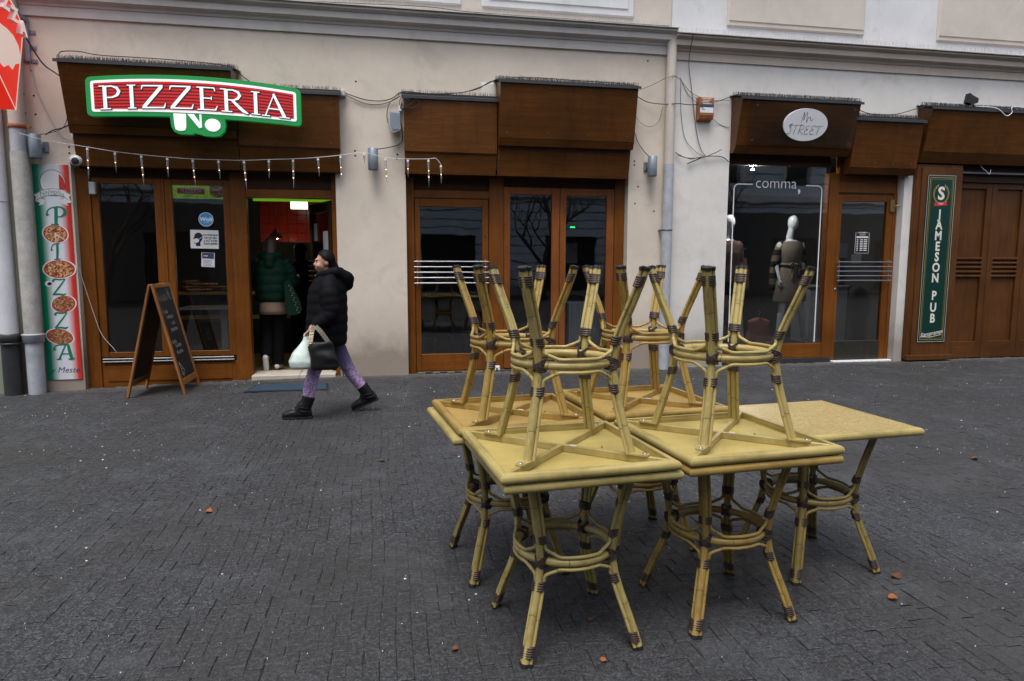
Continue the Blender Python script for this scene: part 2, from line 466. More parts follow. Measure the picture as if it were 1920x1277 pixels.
class MB:
    """collects shapes for ONE mesh"""
    def __init__(s):
        s.v, s.f, s.mi, s.sm, s.uv = [], [], [], [], []

    def add(s, vs, fs, smooth=False, mi=0, uvs=None):
        o = len(s.v)
        s.v += [tuple(p) for p in vs]
        for k, f in enumerate(fs):
            s.f.append(tuple(i + o for i in f))
            s.mi.append(mi)
            s.sm.append(smooth)
            s.uv.append(uvs[k] if uvs else [(0, 0)] * len(f))
        return s

    def box(s, x0, x1, y0, y1, z0, z1, bev=0.0, mi=0):
        if bev <= 0:
            vs = [(x, y, z) for x in (x0, x1) for y in (y0, y1) for z in (z0, z1)]
            return s.add(vs, [(0, 1, 3, 2), (4, 6, 7, 5), (0, 4, 5, 1), (2, 3, 7, 6), (0, 2, 6, 4), (1, 5, 7, 3)], False, mi)
        b = min(bev, abs(x1 - x0) * .45, abs(y1 - y0) * .45, abs(z1 - z0) * .45)
        vs, ix = [], {}
        for sx in (0, 1):
            for sy in (0, 1):
                for sz in (0, 1):
                    full = (x1 if sx else x0, y1 if sy else y0, z1 if sz else z0)
                    ins = (x1 - b if sx else x0 + b, y1 - b if sy else y0 + b, z1 - b if sz else z0 + b)
                    for a in range(3):
                        p = list(ins)
                        p[a] = full[a]
                        ix[(sx, sy, sz, a)] = len(vs)
                        vs.append(p)
        fs = []
        for a in range(3):
            u, w = [(1, 2), (0, 2), (0, 1)][a]
            for sgn in (0, 1):
                q = []
                for (i, j) in ((0, 0), (1, 0), (1, 1), (0, 1)):
                    c = [0, 0, 0]
                    c[a], c[u], c[w] = sgn, i, j
                    q.append(ix[(*c, a)])
                fs.append(tuple(q if (sgn == 1) != (a == 1) else q[::-1]))
            for i in (0, 1):
                for j in (0, 1):
                    c0, c1 = [0, 0, 0], [0, 0, 0]
                    c0[u] = c1[u] = i
                    c0[w] = c1[w] = j
                    c1[a] = 1
                    fs.append((ix[(*c0, u)], ix[(*c1, u)], ix[(*c1, w)], ix[(*c0, w)]))
        for sx in (0, 1):
            for sy in (0, 1):
                for sz in (0, 1):
                    fs.append(tuple(ix[(sx, sy, sz, a)] for a in range(3)))
        return s.add(vs, fs, False, mi)

    def tube(s, pts, r, n=8, cap=True, mi=0, v0=0.0, ref=None, flat=1.0):
        """round bar along a path; r a number or one per point; flat squashes it along ref"""
        P = [Vector(p) for p in pts]
        R = [r] * len(P) if isinstance(r, (int, float)) else list(r)
        vs, uvs_v, acc = [], [], v0
        t0 = (P[1] - P[0]).normalized()
        up = Vector(ref) if ref else (Vector((0, 0, 1)) if abs(t0.z) < 0.9 else Vector((1, 0, 0)))
        for i, p in enumerate(P):
            t = (P[min(i + 1, len(P) - 1)] - P[max(i - 1, 0)]).normalized()
            up = (up - t * up.dot(t))
            if up.length < 1e-6:
                up = t.orthogonal()
            up.normalize()
            sd = t.cross(up)
            if i:
                acc += (p - P[i - 1]).length
            uvs_v.append(acc)
            for k in range(n):
                a = 2 * math.pi * k / n
                vs.append(p + sd * (math.cos(a) * R[i]) + up * (math.sin(a) * R[i] * flat))
        fs, uvs = [], []
        for i in range(len(P) - 1):
            for k in range(n):
                a, b = i * n + k, i * n + (k + 1) % n
                fs.append((a, a + n, b + n, b))
                uvs.append([(k / n, uvs_v[i]), (k / n, uvs_v[i + 1]), ((k + 1) / n, uvs_v[i + 1]), ((k + 1) / n, uvs_v[i])])
        s.add(vs, fs, True, mi, uvs)
        if cap:     # caps keep vertices of their own so that the round side stays truly round
            s.add(vs[:n], [tuple(range(n))], False, mi, [[(0.5, 0.08)] * n])
            s.add(vs[-n:], [tuple(range(n))[::-1]], False, mi, [[(0.5, 0.08)] * n])
        return s

    def prism(s, poly, axis, a0, a1, mi=0, smooth=False):
        """outline extruded along axis; poly holds the two other coordinates in xyz order"""
        def mk(p, a):
            return {'x': (a, p[0], p[1]), 'y': (p[0], a, p[1]), 'z': (p[0], p[1], a)}[axis]
        n = len(poly)
        vs = [mk(p, a0) for p in poly] + [mk(p, a1) for p in poly]
        s.add(vs, [(i, (i + 1) % n, n + (i + 1) % n, n + i) for i in range(n)], smooth, mi)
        o = len(s.v) - 2 * n
        s.f += [tuple(o + i for i in range(n))[::-1], tuple(o + n + i for i in range(n))]
        s.mi += [mi, mi]
        s.sm += [False, False]
        s.uv += [[(0, 0)] * n] * 2
        return s

    def lathe(s, prof, c, n=20, mi=0, axis='z'):
        """profile of (radius, height) turned about an axis through c"""
        vs = []
        for r, h in prof:
            for k in range(n):
                a = 2 * math.pi * k / n
                q = (r * math.cos(a), r * math.sin(a), h)
                if axis == 'y':
                    q = (q[0], q[2], q[1])
                elif axis == 'x':
                    q = (q[2], q[0], q[1])
                vs.append((c[0] + q[0], c[1] + q[1], c[2] + q[2]))
        fs = [(i * n + k, i * n + (k + 1) % n, (i + 1) * n + (k + 1) % n, (i + 1) * n + k) for i in range(len(prof) - 1) for k in range(n)]
        s.add(vs, fs, True, mi)
        s.add(vs[:n], [tuple(range(n))[::-1]], False, mi)
        s.add(vs[-n:], [tuple(range(n))], False, mi)
        return s

    def ball(s, c, r, n=14, mi=0):
        rr = r if isinstance(r, (tuple, list)) else (r, r, r)
        vs, fs = [], []
        h = max(6, n // 2 + 1)
        for i in range(h + 1):
            th = math.pi * i / h
            for k in range(n):
                a = 2 * math.pi * k / n
                vs.append((c[0] + rr[0] * math.sin(th) * math.cos(a), c[1] + rr[1] * math.sin(th) * math.sin(a), c[2] + rr[2] * math.cos(th)))
        for i in range(h):
            for k in range(n):
                fs.append((i * n + k, (i + 1) * n + k, (i + 1) * n + (k + 1) % n, i * n + (k + 1) % n))
        return s.add(vs, fs, True, mi)

    def loft(s, rings, n=20, mi=0, cap=True):
        """horizontal oval rings (x, y, z, rx, ry)"""
        vs = []
        for (x, y, z, rx, ry) in rings:
            for k in range(n):
                a = 2 * math.pi * k / n
                vs.append((x + rx * math.cos(a), y + ry * math.sin(a), z))
        fs = [(i * n + k, i * n + (k + 1) % n, (i + 1) * n + (k + 1) % n, (i + 1) * n + k) for i in range(len(rings) - 1) for k in range(n)]
        s.add(vs, fs, True, mi)
        if cap:
            o = len(s.v) - len(vs)
            s.f += [tuple(o + k for k in range(n))[::-1], tuple(o + (len(rings) - 1) * n + k for k in range(n))]
            s.mi += [mi, mi]
            s.sm += [True, True]
            s.uv += [[(0, 0)] * n] * 2
        return s

    def ribbon(s, pts, w, T, off=0.0, mi=0):
        """flat brush stroke through 2-D points; w a number or one per point; T maps (u, v, lift) to 3-D"""
        P = [Vector(p).to_2d() if len(p) > 2 else Vector(p) for p in pts]
        Wd = [w] * len(P) if isinstance(w, (int, float)) else list(w)
        vs = []
        for i, p in enumerate(P):
            d = (P[min(i + 1, len(P) - 1)] - P[max(i - 1, 0)])
            d = d.normalized() if d.length > 1e-9 else Vector((1, 0))
            nrm = Vector((-d.y, d.x)) * (Wd[i] / 2)
            vs += [T(*(p + nrm), off), T(*(p - nrm), off)]
        return s.add(vs, [(2 * i, 2 * i + 1, 2 * i + 3, 2 * i + 2) for i in range(len(P) - 1)], False, mi)

    def poly(s, pts, T, off=0.0, mi=0):
        return s.add([T(u, v, off) for u, v in pts], [tuple(range(len(pts)))], False, mi)


def mesh_of(mb, name, mats):
    me = bpy.data.meshes.new(name)
    me.from_pydata(mb.v, [], mb.f)
    for mt in (mats if isinstance(mats, (list, tuple)) else [mats]):
        me.materials.append(MAT[mt])
    me.polygons.foreach_set("material_index", mb.mi)
    me.polygons.foreach_set("use_smooth", mb.sm)
    uvl = me.uv_layers.new(name="UVMap")
    uvl.data.foreach_set("uv", [c for f in mb.uv for p in f for c in p])
    me.update()
    return me


def tag(o, label=None, cat=None, group=None, kind=None):
    if label:
        o["label"] = label
    if cat:
        o["category"] = cat
    if group:
        o["group"] = group
    if kind:
        o["kind"] = kind
    return o


def thing(name, label, cat, loc=(0, 0, 0), group=None, kind=None):
    o = bpy.data.objects.new(name, None)
    o.empty_display_size = 0.1
    col.objects.link(o)
    o.location = loc
    LOC[o.name] = Vector(loc)
    return tag(o, label, cat, group, kind)


def build(mb, name, mats, parent=None, label=None, cat=None, group=None, kind=None, local=False):
    """links mb as one object; world coordinates are turned into the parent's"""
    if parent is not None:
        base = Vector((0, 0, 0)) if local else LOC.get(parent.name, Vector((0, 0, 0)))
    else:
        a = np.array(mb.v)
        base = Vector(((a[:, 0].min() + a[:, 0].max()) / 2, (a[:, 1].min() + a[:, 1].max()) / 2, a[:, 2].min()))
    if base.length > 0:
        mb.v = [(p[0] - base.x, p[1] - base.y, p[2] - base.z) for p in mb.v]
    o = bpy.data.objects.new(name, mesh_of(mb, name, mats))
    col.objects.link(o)
    if parent is not None:
        o.parent = parent
        LOC[o.name] = base.copy()
    else:
        o.location = base
        LOC[o.name] = base.copy()
    return tag(o, label, cat, group, kind)


def place(name, me, parent, loc, rot=(0, 0, 0), scale=(1, 1, 1)):
    """another object on shared mesh data"""
    o = bpy.data.objects.new(name, me)
    col.objects.link(o)
    if parent is not None:
        o.parent = parent
    o.location, o.rotation_euler, o.scale = loc, rot, scale
    return o


def smooth_path(pts, per=6):
    """Catmull-Rom through the points"""
    P = [Vector(p) for p in pts]
    out = []
    for i in range(len(P) - 1):
        a, b, c, d = P[max(i - 1, 0)], P[i], P[i + 1], P[min(i + 2, len(P) - 1)]
        for k in range(per):
            t = k / per
            out.append(0.5 * ((2 * b) + (c - a) * t + (2 * a - 5 * b + 4 * c - d) * t * t + (3 * b - a - 3 * c + d) * t ** 3))
    out.append(P[-1])
    return out


def wallT(x0, z0, y):
    """flat print on an upright face that looks towards -Y"""
    return lambda u, v, off=0.0: (x0 + u, y - off, z0 + v)


def text_into(mb, s, size, T, align='CENTER', bold=0.0, shear=0.0, off=0.0, mi=0, space=1.0, sx=1.0):
    """lettering as flat faces, mapped by T"""
    cu = bpy.data.curves.new("t", 'FONT')
    cu.body = s
    cu.size = size
    cu.align_x = align
    cu.align_y = 'CENTER'
    cu.offset = bold
    cu.shear = shear
    cu.space_character = space
    cu.resolution_u = 3
    ob = bpy.data.objects.new("t", cu)
    col.objects.link(ob)
    dg = bpy.context.evaluated_depsgraph_get()
    me = bpy.data.meshes.new_from_object(ob.evaluated_get(dg))
    mb.add([T(v.co.x * sx, v.co.y, off) for v in me.vertices], [tuple(p.vertices) for p in me.polygons], False, mi)
    bpy.data.objects.remove(ob)
    bpy.data.curves.remove(cu)
    bpy.data.meshes.remove(me)
    return mb


def remeshed(mb, voxel, smooth=6, factor=0.5):
    """melts overlapping closed shapes into one continuous skin; returns a new MB"""
    me = bpy.data.meshes.new("r")
    me.from_pydata(mb.v, [], mb.f)
    ob = bpy.data.objects.new("r", me)
    col.objects.link(ob)
    md = ob.modifiers.new("r", 'REMESH')
    md.mode = 'VOXEL'
    md.voxel_size = voxel
    if smooth:
        sm = ob.modifiers.new("s", 'SMOOTH')
        sm.iterations = smooth
        sm.factor = factor
    dg = bpy.context.evaluated_depsgraph_get()
    e = bpy.data.meshes.new_from_object(ob.evaluated_get(dg))
    out = MB()
    out.add([tuple(v.co) for v in e.vertices], [tuple(p.vertices) for p in e.polygons], True)
    bpy.data.objects.remove(ob)
    bpy.data.meshes.remove(me)
    bpy.data.meshes.remove(e)
    return out


def limb(mb, pts, rads, n=12):
    """closed tapered limb with rounded ends"""
    mb.tube(pts, rads, n)
    for p, r in zip(pts, rads):
        mb.ball(p, r * 0.99, n)
    return mb


def spikes(x0, x1, y0, y1, z, h, step, rnd, tilt=0.25, rows=2, r=0.0019, gap=0.0, zs=0.0):
    """bird spikes: thin splayed wires on a strip"""
    mb = MB()
    x = x0
    while x < x1:
        if rnd.random() >= gap:
            for k in range(rows):
                y = y0 + (y1 - y0) * (k + 0.5) / rows
                zz = z + zs * (k + 0.5) / rows
                b = Vector((x + rnd.uniform(-.3, .3) * step, y, zz))
                t = b + Vector((rnd.gauss(0, tilt) * h * 0.5, rnd.uniform(-tilt, tilt) * h - (0.5 - (k + .5) / rows) * h * -0.3, h * rnd.uniform(0.8, 1.05)))
                mb.tube([b, t], r, 3, False)
        x += step
    return mb


def rect_wall(x0, x1, z0, z1, holes, y, depth):
    """wall face at Y = y with openings (hx0, hx1, hz0, hz1) and their reveals going back by depth"""
    xs = sorted({x0, x1, *[h[0] for h in holes], *[h[1] for h in holes]})
    zs = sorted({z0, z1, *[h[2] for h in holes], *[h[3] for h in holes]})
    mb = MB()
    inside = lambda x, z: any(h[0] < x < h[1] and h[2] < z < h[3] for h in holes)
    for i in range(len(xs) - 1):
        for j in range(len(zs) - 1):
            if not inside((xs[i] + xs[i + 1]) / 2, (zs[j] + zs[j + 1]) / 2):
                mb.add([(xs[i], y, zs[j]), (xs[i + 1], y, zs[j]), (xs[i + 1], y, zs[j + 1]), (xs[i], y, zs[j + 1])], [(0, 1, 2, 3)])
    for (a, b, c, d) in holes:
        q = y + depth
        mb.add([(a, y, c), (a, q, c), (a, q, d), (a, y, d)], [(0, 1, 2, 3)])
        mb.add([(b, y, c), (b, q, c), (b, q, d), (b, y, d)], [(3, 2, 1, 0)])
        mb.add([(a, y, d), (b, y, d), (b, q, d), (a, q, d)], [(3, 2, 1, 0)])
        if c > z0:
            mb.add([(a, y, c), (b, y, c), (b, q, c), (a, q, c)], [(0, 1, 2, 3)])
    return mb


def sstep(a, b, x):
    t = max(0.0, min(1.0, (x - a) / (b - a)))
    return t * t * (3 - 2 * t)


def gz(x, y):
    """height of the paving: it falls a little towards the left-hand end of the street"""
    return -0.085 * (1 - sstep(-6.2, -2.6, x)) + 0.006 * mnoise.noise((x * 0.7, y * 0.7, 0.0))

# ------------------------------------------------------------------ ground: soil bed with small stone setts
paving = MB()
gx = [-90, -30, -14] + [-10 + i * 0.5 for i in range(45)] + [16, 30, 90]
gy = [-90, -40, -20, -12] + [-9.5 + i * 0.5 for i in range(20)] + [2, 6, 30]
vs = [(x, y, gz(x, y) - 0.0052 - (0.03 if y > 0.4 else 0)) for y in gy for x in gx]
nx = len(gx)
paving.add(vs, [(j * nx + i, j * nx + i + 1, (j + 1) * nx + i + 1, (j + 1) * nx + i) for j in range(len(gy) - 1) for i in range(nx - 1)], True)
street = build(paving, 'street_paving', 'joint_soil', kind='structure')

CX, CY = -1.7242, -9.083


def in_view(x, y, margin):
    dx, dy = x - CX, y - CY
    f = dx * 0.1865 + dy * 0.9825
    r = dx * 0.9825 - dy * 0.1865
    return f > 1.6 and abs(r) < f * 0.76 + margin


setts = []
col_w = 0.060
nc = int(20.0 / col_w)
for ci in range(nc):
    x = -9.5 + ci * col_w
    y = -8.4 - RND.random() * 0.1
    while y < 0.10:
        L = RND.choice((0.062, 0.068, 0.085, 0.10, 0.112))
        yc = y + L / 2
        if in_view(x, yc, 1.3) and yc < 0.06:
            setts.append((x + col_w / 2 + RND.gauss(0, 0.0022) + 0.030 * mnoise.noise((x * .35, yc * .8, 3.0)) + 0.006 * mnoise.noise((x * 3, yc * 3, 3.0)), yc, col_w + 0.0014 - 0.0028 * RND.random() ** 5, L + 0.0004 - 0.0042 * RND.random() ** 4))
        y += L
setts = [s + (RND.gauss(0, 0.0008), RND.gauss(0, 0.016), RND.gauss(0, 0.012)) for s in setts]
setts.sort(key=lambda s: (s[0] - CX) ** 2 + (s[1] - CY) ** 2 if in_view(s[0], s[1], -0.05) and (s[0] - CX) * .1865 + (s[1] - CY) * .9825 > 2.36 else 1e6)
near, rest = setts[:300], setts[300:]


def sett_shape(w, l, b=0.0045, d=0.011, jig=0.0):
    j = lambda: RND.uniform(-jig, jig)
    top = [(-w / 2 + b + j(), -l / 2 + b + j(), 0), (w / 2 - b + j(), -l / 2 + b + j(), 0), (w / 2 - b + j(), l / 2 - b + j(), 0), (-w / 2 + b + j(), l / 2 - b + j(), 0)]
    mid = [(-w / 2, -l / 2, -0.0020), (w / 2, -l / 2, -0.0020), (w / 2, l / 2, -0.0020), (-w / 2, l / 2, -0.0020)]
    low = [(p[0], p[1], -d) for p in mid]
    return top + mid + low, [(0, 1, 2, 3)] + [(4 + i, 4 + (i + 1) % 4, (i + 1) % 4, i) for i in range(4)] + [(8 + i, 8 + (i + 1) % 4, 4 + (i + 1) % 4, 4 + i) for i in range(4)]


variants = []
for k in range(10):
    mb = MB()
    vs, fs = sett_shape(0.062, 0.088, 0.0030, 0.012, 0.0012)
    mb.add(vs, fs)
    variants.append(mesh_of(mb, 'sett', 'sett_stone'))
base = LOC[street.name]
for i, (x, y, w, l, dz, rx, ry) in enumerate(near):
    place('sett', variants[i % 10], street, (x - base.x, y - base.y, gz(x, y) + dz - base.z), (rx, ry, 0), (w / 0.062, l / 0.088, 1))
V, F = [], []
for (x, y, w, l, dz, rx, ry) in rest:
    vs, fs = sett_shape(w, l, 0.0030, 0.010)
    z = gz(x, y) + dz
    o = len(V)
    V += [(x + a, y + b, z + c + b * rx - a * ry) for a, b, c in vs]
    F += [tuple(i + o for i in f) for f in fs[:5]]
mb = MB()
mb.add(V, F)
build(mb, 'sett_field', 'sett_stone', street, kind='stuff')

# crumbs, gum and paper scraps trodden into the joints
mb = MB()
for k in range(5200):
    x, y = RND.uniform(-8, 9), -8.2 + 8.0 * RND.random() ** 0.8
    if not in_view(x, y, 0.8) or RND.random() > 0.42 + 1.5 * mnoise.noise((x * 1.1, y * 1.3, 9.0)):
        continue
    r = 0.0018 + 0.0085 * RND.random() ** 7
    a0 = RND.random() * 6
    n = 6
    st = RND.uniform(0.4, 1.0)
    ring = [(x + r * RND.uniform(.6, 1.2) * math.cos(a0 + i * 6.283 / n), y + st * r * RND.uniform(.6, 1.2) * math.sin(a0 + i * 6.283 / n)) for i in range(n)]
    z = gz(x, y) + 0.0030
    mb.add([(p[0], p[1], z - 0.006) for p in ring] + [(x + (p[0] - x) * .7, y + (p[1] - y) * .7, z + 0.0012) for p in ring], [tuple(range(n, 2 * n))] + [(i, (i + 1) % n, n + (i + 1) % n, n + i) for i in range(n)], True)
build(mb, 'pavement_crumbs', 'litter', label='small pale crumbs and chewing gum scattered over the dark setts', cat='litter', kind='stuff')

# fallen leaves
leaf_spots = [(-2.768, -4.874, .055, 'leaf_orange', 'orange curled leaf on the open paving left of the tables'),
              (-0.936, -6.785, .030, 'leaf_orange', 'small orange leaf at the lower edge between two table stacks'),
              (-1.476, -6.612, .032, 'leaf_brown', 'brown leaf on the paving left of the nearest table leg'),
              (0.644, -6.387, .055, 'leaf_brown', 'brown leaf on the paving farther of the two beside the single table'),
              (0.474, -6.571, .055, 'leaf_orange', 'orange brown leaf nearer of the two beside the single table'),
              (-0.902, -6.495, .035, 'leaf_brown', 'dark red leaf lying in shade under the nearest table'),
              (2.692, -4.760, .070, 'leaf_brown', 'brown leaf on the paving at the far right edge'),
              (-1.756, -3.992, .060, 'leaf_brown', 'dark brown leaf on the paving behind the walking person'),
              (0.05, -5.55, .050, 'leaf_brown', 'brown leaf behind the legs of the right table stack')]
for k, (x, y, s, mt, lb) in enumerate(leaf_spots):
    mb = MB()
    a0 = RND.random() * 6.28
    spine = []
    for i in range(7):
        t = i / 6
        w = 0.34 * s * math.sin(math.pi * (0.06 + 0.94 * t)) ** 0.8 + 0.0006
        lift = 0.0055 + 0.012 * (t - 0.45) ** 2 * 4 * s / 0.05
        spine.append([(-s / 2 + s * t, -w, lift + 0.10 * w), (-s / 2 + s * t, 0, lift), (-s / 2 + s * t, w, lift + 0.35 * w)])
    vs = [(x + p[0] * math.cos(a0) - p[1] * math.sin(a0), y + p[0] * math.sin(a0) + p[1] * math.cos(a0), gz(x, y) + p[2]) for r in spine for p in r]
    fs = [(3 * i + j, 3 * i + 3 + j, 3 * i + 4 + j, 3 * i + 1 + j) for i in range(6) for j in range(2)]
    mb.add(vs, fs, True)
    tip = vs[-2]
    mb.tube([tip, (tip[0] + math.cos(a0) * s * .3, tip[1] + math.sin(a0) * s * .3, tip[2] + .004)], 0.0009, 4)
    build(mb, 'fallen_leaf', mt, label=lb, cat='leaf', group='fallen leaves on the paving')

# ------------------------------------------------------------------ buildings
FRONT = 0.0
b1 = thing('building', 'pinkish beige plastered building with the pizzeria and the closed wooden shop', 'building', (-1.9, 0.5, 0))
build(rect_wall(-5.98, 2.2, -0.35, 4.40, [(-5.32, -2.28, -0.35, 2.72), (-1.40, 1.62, -0.35, 2.72)], 0.0, 0.24), 'wall', 'plaster_pink', b1)
build(rect_wall(-5.98, 2.2, 4.40, 8.2, [], 0.03, 0.1), 'upper_wall', 'plaster_sand', b1)
for xa, xb in ((-5.7, -3.2), (-2.75, -0.66), (-0.40, 1.66)):
    mb = MB()
    mb.box(xa, xb, 0.004, 0.06, 4.74, 8.0, 0.02)
    mb.box(xa + 0.09, xb - 0.09, -0.010, 0.02, 4.84, 7.9, 0.008)
    build(mb, 'wall_panel', 'plaster_upper', b1)
CORN = [(0.0, 4.285), (-0.034, 4.285), (-0.034, 4.392), (-0.052, 4.398), (-0.060, 4.418), (-0.085, 4.438), (-0.135, 4.446), (-0.140, 4.448), (-0.140, 4.520), (-0.158, 4.524), (-0.176, 4.540), (-0.205, 4.545), (-0.205, 4.580), (0.0, 4.625)]


def cornice(par, x0, x1, dz, mat):
    mb = MB()
    n = 24
    for i in range(n):          # in lengths that sag and meet a touch unevenly, as run plaster does
        a, b = x0 + (x1 - x0) * i / n, x0 + (x1 - x0) * (i + 1) / n
        mb.prism([(p[0] - (0.0 if p[0] == 0 else 0.0022 * mnoise.noise((i * 3.1, p[1] * 2, 0))), p[1] + dz + 0.003 * mnoise.noise((i * 1.7, 0, 1))) for p in CORN], 'x', a, b)
    c = build(mb, 'cornice', mat, par)
    mb = MB()
    mb.prism([(-0.236, 4.572 + dz), (-0.236, 4.582 + dz), (0.028, 4.640 + dz), (0.028, 4.628 + dz)], 'x', x0, x1)
    build(mb, 'cornice_flashing', 'pipe_worn', c)
    build(spikes(x0 + .05, x1 - .05, -0.20, -0.03, 4.588 + dz, 0.075, 0.022, RND, 0.22, 2, 0.0011, 0.04, 0.04), 'spike_strip', 'spike_pale', c, kind='stuff')
    return c


cornice(b1, -5.98, 2.2, 0.0, 'cornice_paint')
b2 = thing('building', 'white plastered building with the clothes shop and the pub', 'building', (6.5, 0.5, 0))
build(rect_wall(2.2, 11.5, -0.35, 4.36, [(3.10, 5.93, -0.35, 3.05), (6.075, 11.0, -0.35, 3.05)], -0.008, 0.24), 'wall', 'plaster_white', b2)
build(rect_wall(2.2, 11.5, 4.36, 8.2, [], 0.022, 0.1), 'upper_wall', 'plaster_upper', b2)
for xa, xb in ((3.0, 5.12), (6.32, 8.45), (9.6, 11.4)):
    mb = MB()
    mb.box(xa, xb, -0.008, 0.06, 4.72, 8.0, 0.02)
    mb.box(xa + 0.02, xb - 0.02, -0.020, 0.02, 4.79, 7.9, 0.008)
    build(mb, 'wall_panel', 'plaster_sand', b2)
cornice(b2, 2.2, 11.5, -0.055, 'cornice_brown')
b3 = thing('building', 'pale green plastered neighbour at the left edge behind the downpipes', 'building', (-8, 0.5, -0.2))
build(rect_wall(-12, -5.98, -0.4, 8.2, [], -0.01, 0.1), 'wall', 'plaster_green', b3)
mb = MB()
mb.box(-12, -6.02, -0.045, 0.0, -0.4, 0.72, 0.01)
build(mb, 'plinth', 'plaster_green', b3)


# bodies of the buildings behind the rooms, so that no daylight leaks in from behind
def block(par, x0, x1):
    mb = MB()
    mb.add([(x0, 7, -1), (x1, 7, -1), (x1, 7, 8.2), (x0, 7, 8.2)], [(0, 1, 2, 3)])
    mb.add([(x0, 0.05, 8.2), (x1, 0.05, 8.2), (x1, 7, 8.2), (x0, 7, 8.2)], [(0, 1, 2, 3)])
    build(mb, 'rear_wall', 'plaster_sand', par)


block(b1, -5.98, 2.2)
block(b2, 2.2, 11.5)
block(b3, -12, -5.98)


# ------------------------------------------------------------------ canopies
def canopy(label, x0, x1, top, dt, grv, dg, bot, db, fasc=None, sp=0.018, gapchance=0.0, mats=('wood_h', 'wood_h'), rows=3, sph=0.052):
    t = thing('shop_canopy', label, 'canopy', ((x0 + x1) / 2, 0, bot), 'wooden canopies over the shop fronts')
    mb = MB()
    mb.prism([(-dt, top), (-dg, grv), (-dg + 0.02, grv), (-dt + 0.02, top)], 'x', x0, x1)
    p = build(mb, 'front_panel', mats[0], t)
    sc = MB()
    for i in range(2):
        for j in range(4):
            f = 0.10 + 0.80 * i
            xx = x0 + 0.10 + (x1 - x0 - 0.2) * j / 3
            yy, zz = -dt + (dt - dg) * f, top + (grv - top) * f
            sc.lathe([(0.006, 0.004), (0.006, -0.001), (0.003, -0.002)], (xx, yy, zz), 6, 0, 'y')
    build(sc, 'screws', 'steel_dull', p)
    mb = MB()
    mb.prism([(-dg - 0.007, grv - 0.006), (-db, bot), (-db + 0.03, bot), (-dg + 0.02, grv - 0.006)], 'x', x0 + 0.001, x1 - 0.001)
    build(mb, 'lip_board', mats[1], t)
    for a, b in ((x0 + 0.003, x0 + 0.019), (x1 - 0.019, x1 - 0.003)):
        mb = MB()
        mb.prism([(-0.0, top + 0.06), (-dt + 0.021, top - 0.004), (-dg + 0.021, grv), (-db + 0.031, bot + 0.003), (0.0, bot + 0.003)], 'x', a, b)
        build(mb, 'side_panel', mats[0], t)
    mb = MB()
    mb.box(x0 + 0.02, x1 - 0.02, -db + 0.032, 0.0, bot + 0.004, bot + 0.02)
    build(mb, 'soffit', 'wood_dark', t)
    if fasc:
        z0, d0, d1 = fasc
        mb = MB()
        mb.prism([(-d0, bot + 0.002), (-d1, z0), (-d1 + 0.022, z0), (-d0 + 0.022, bot + 0.002)], 'x', x0 + 0.004, x1 - 0.004)
        mb.box(x0 + 0.004, x1 - 0.004, -d1 + 0.024, 0.16, z0 + 0.004, z0 + 0.02)
        build(mb, 'fascia_board', mats[1], t)
    mb = MB()
    mb.prism([(-dt - 0.022, top - 0.028), (-dt - 0.022, top + 0.006), (-0.003, top + 0.088), (-0.003, top + 0.080), (-dt - 0.016, top + 0.002), (-dt - 0.018, top - 0.028)], 'x', x0 - 0.03, x1 + 0.03)
    fl = build(mb, 'flashing', 'flashing', t)
    mb = MB()
    for k in range(rows):
        f = (k + 0.5) / rows
        yy, zz = -dt - 0.01 + (dt - 0.02) * f, top + 0.008 + 0.075 * f
        mb.box(x0 - .02, x1 + .02, yy - 0.008, yy + 0.008, zz - 0.004, zz + 0.010)
    build(mb, 'spike_base', 'spike', fl)
    build(spikes(x0 - .02, x1 + .02, -dt - 0.01, -0.03, top + 0.008, sph, sp * 0.62, RND, 0.22, rows, 0.0021, gapchance, 0.075), 'spike_strip', 'spike', fl, kind='stuff')
    return t


canopy('deep brown canopy box carrying the lit pizzeria sign', -5.21, -3.395, 3.705, 0.45, 3.045, 0.262, 2.955, 0.235, (2.605, 0.17, 0.10), 0.013)
canopy('shallow brown canopy right of the pizzeria sign above the open door', -3.39, -2.205, 3.53, 0.25, 2.885, 0.185, 2.862, 0.175, (2.603, 0.170, 0.10), 0.024, 0.15, rows=2)
canopy('shallow brown canopy right of the loudspeaker with bundled cables on top', -1.415, -0.235, 3.545, 0.21, 2.885, 0.165, 2.862, 0.155, (2.615, 0.150, 0.10), 0.024, 0.2, rows=2)
canopy('deep brown canopy box without a sign in the middle', -0.225, 1.585, 3.748, 0.40, 3.072, 0.275, 2.98, 0.245, (2.617, 0.165, 0.10), 0.015)
canopy('brown canopy box carrying the clear plate with white oval', 3.10, 4.90, 3.715, 0.32, 3.105, 0.165, 3.01, 0.11, None, 0.013)
canopy('low brown canopy between the oval sign box and the pub canopy', 4.905, 5.99, 3.52, 0.25, 2.865, 0.145, 2.775, 0.10, None, 0.014)
canopy('long olive brown canopy over the pub with a floodlight on top', 6.075, 9.6, 3.712, 0.30, 3.115, 0.165, 2.965, 0.10, None, 0.013, mats=('wood_h', 'wood_pub_h'))


# ------------------------------------------------------------------ shop fronts
def bd(par, name, x0, x1, z0, z1, y0, y1, mat, bev=0.005):
    mb = MB()
    mb.box(x0, x1, y0, y1, z0, z1, bev)
    return build(mb, name, mat, par)


def pane(par, x0, x1, z0, z1, y, mat='glass'):
    mb = MB()
    mb.box(x0, x1, y, y + 0.006, z0, z1)
    return build(mb, 'pane', mat, par)


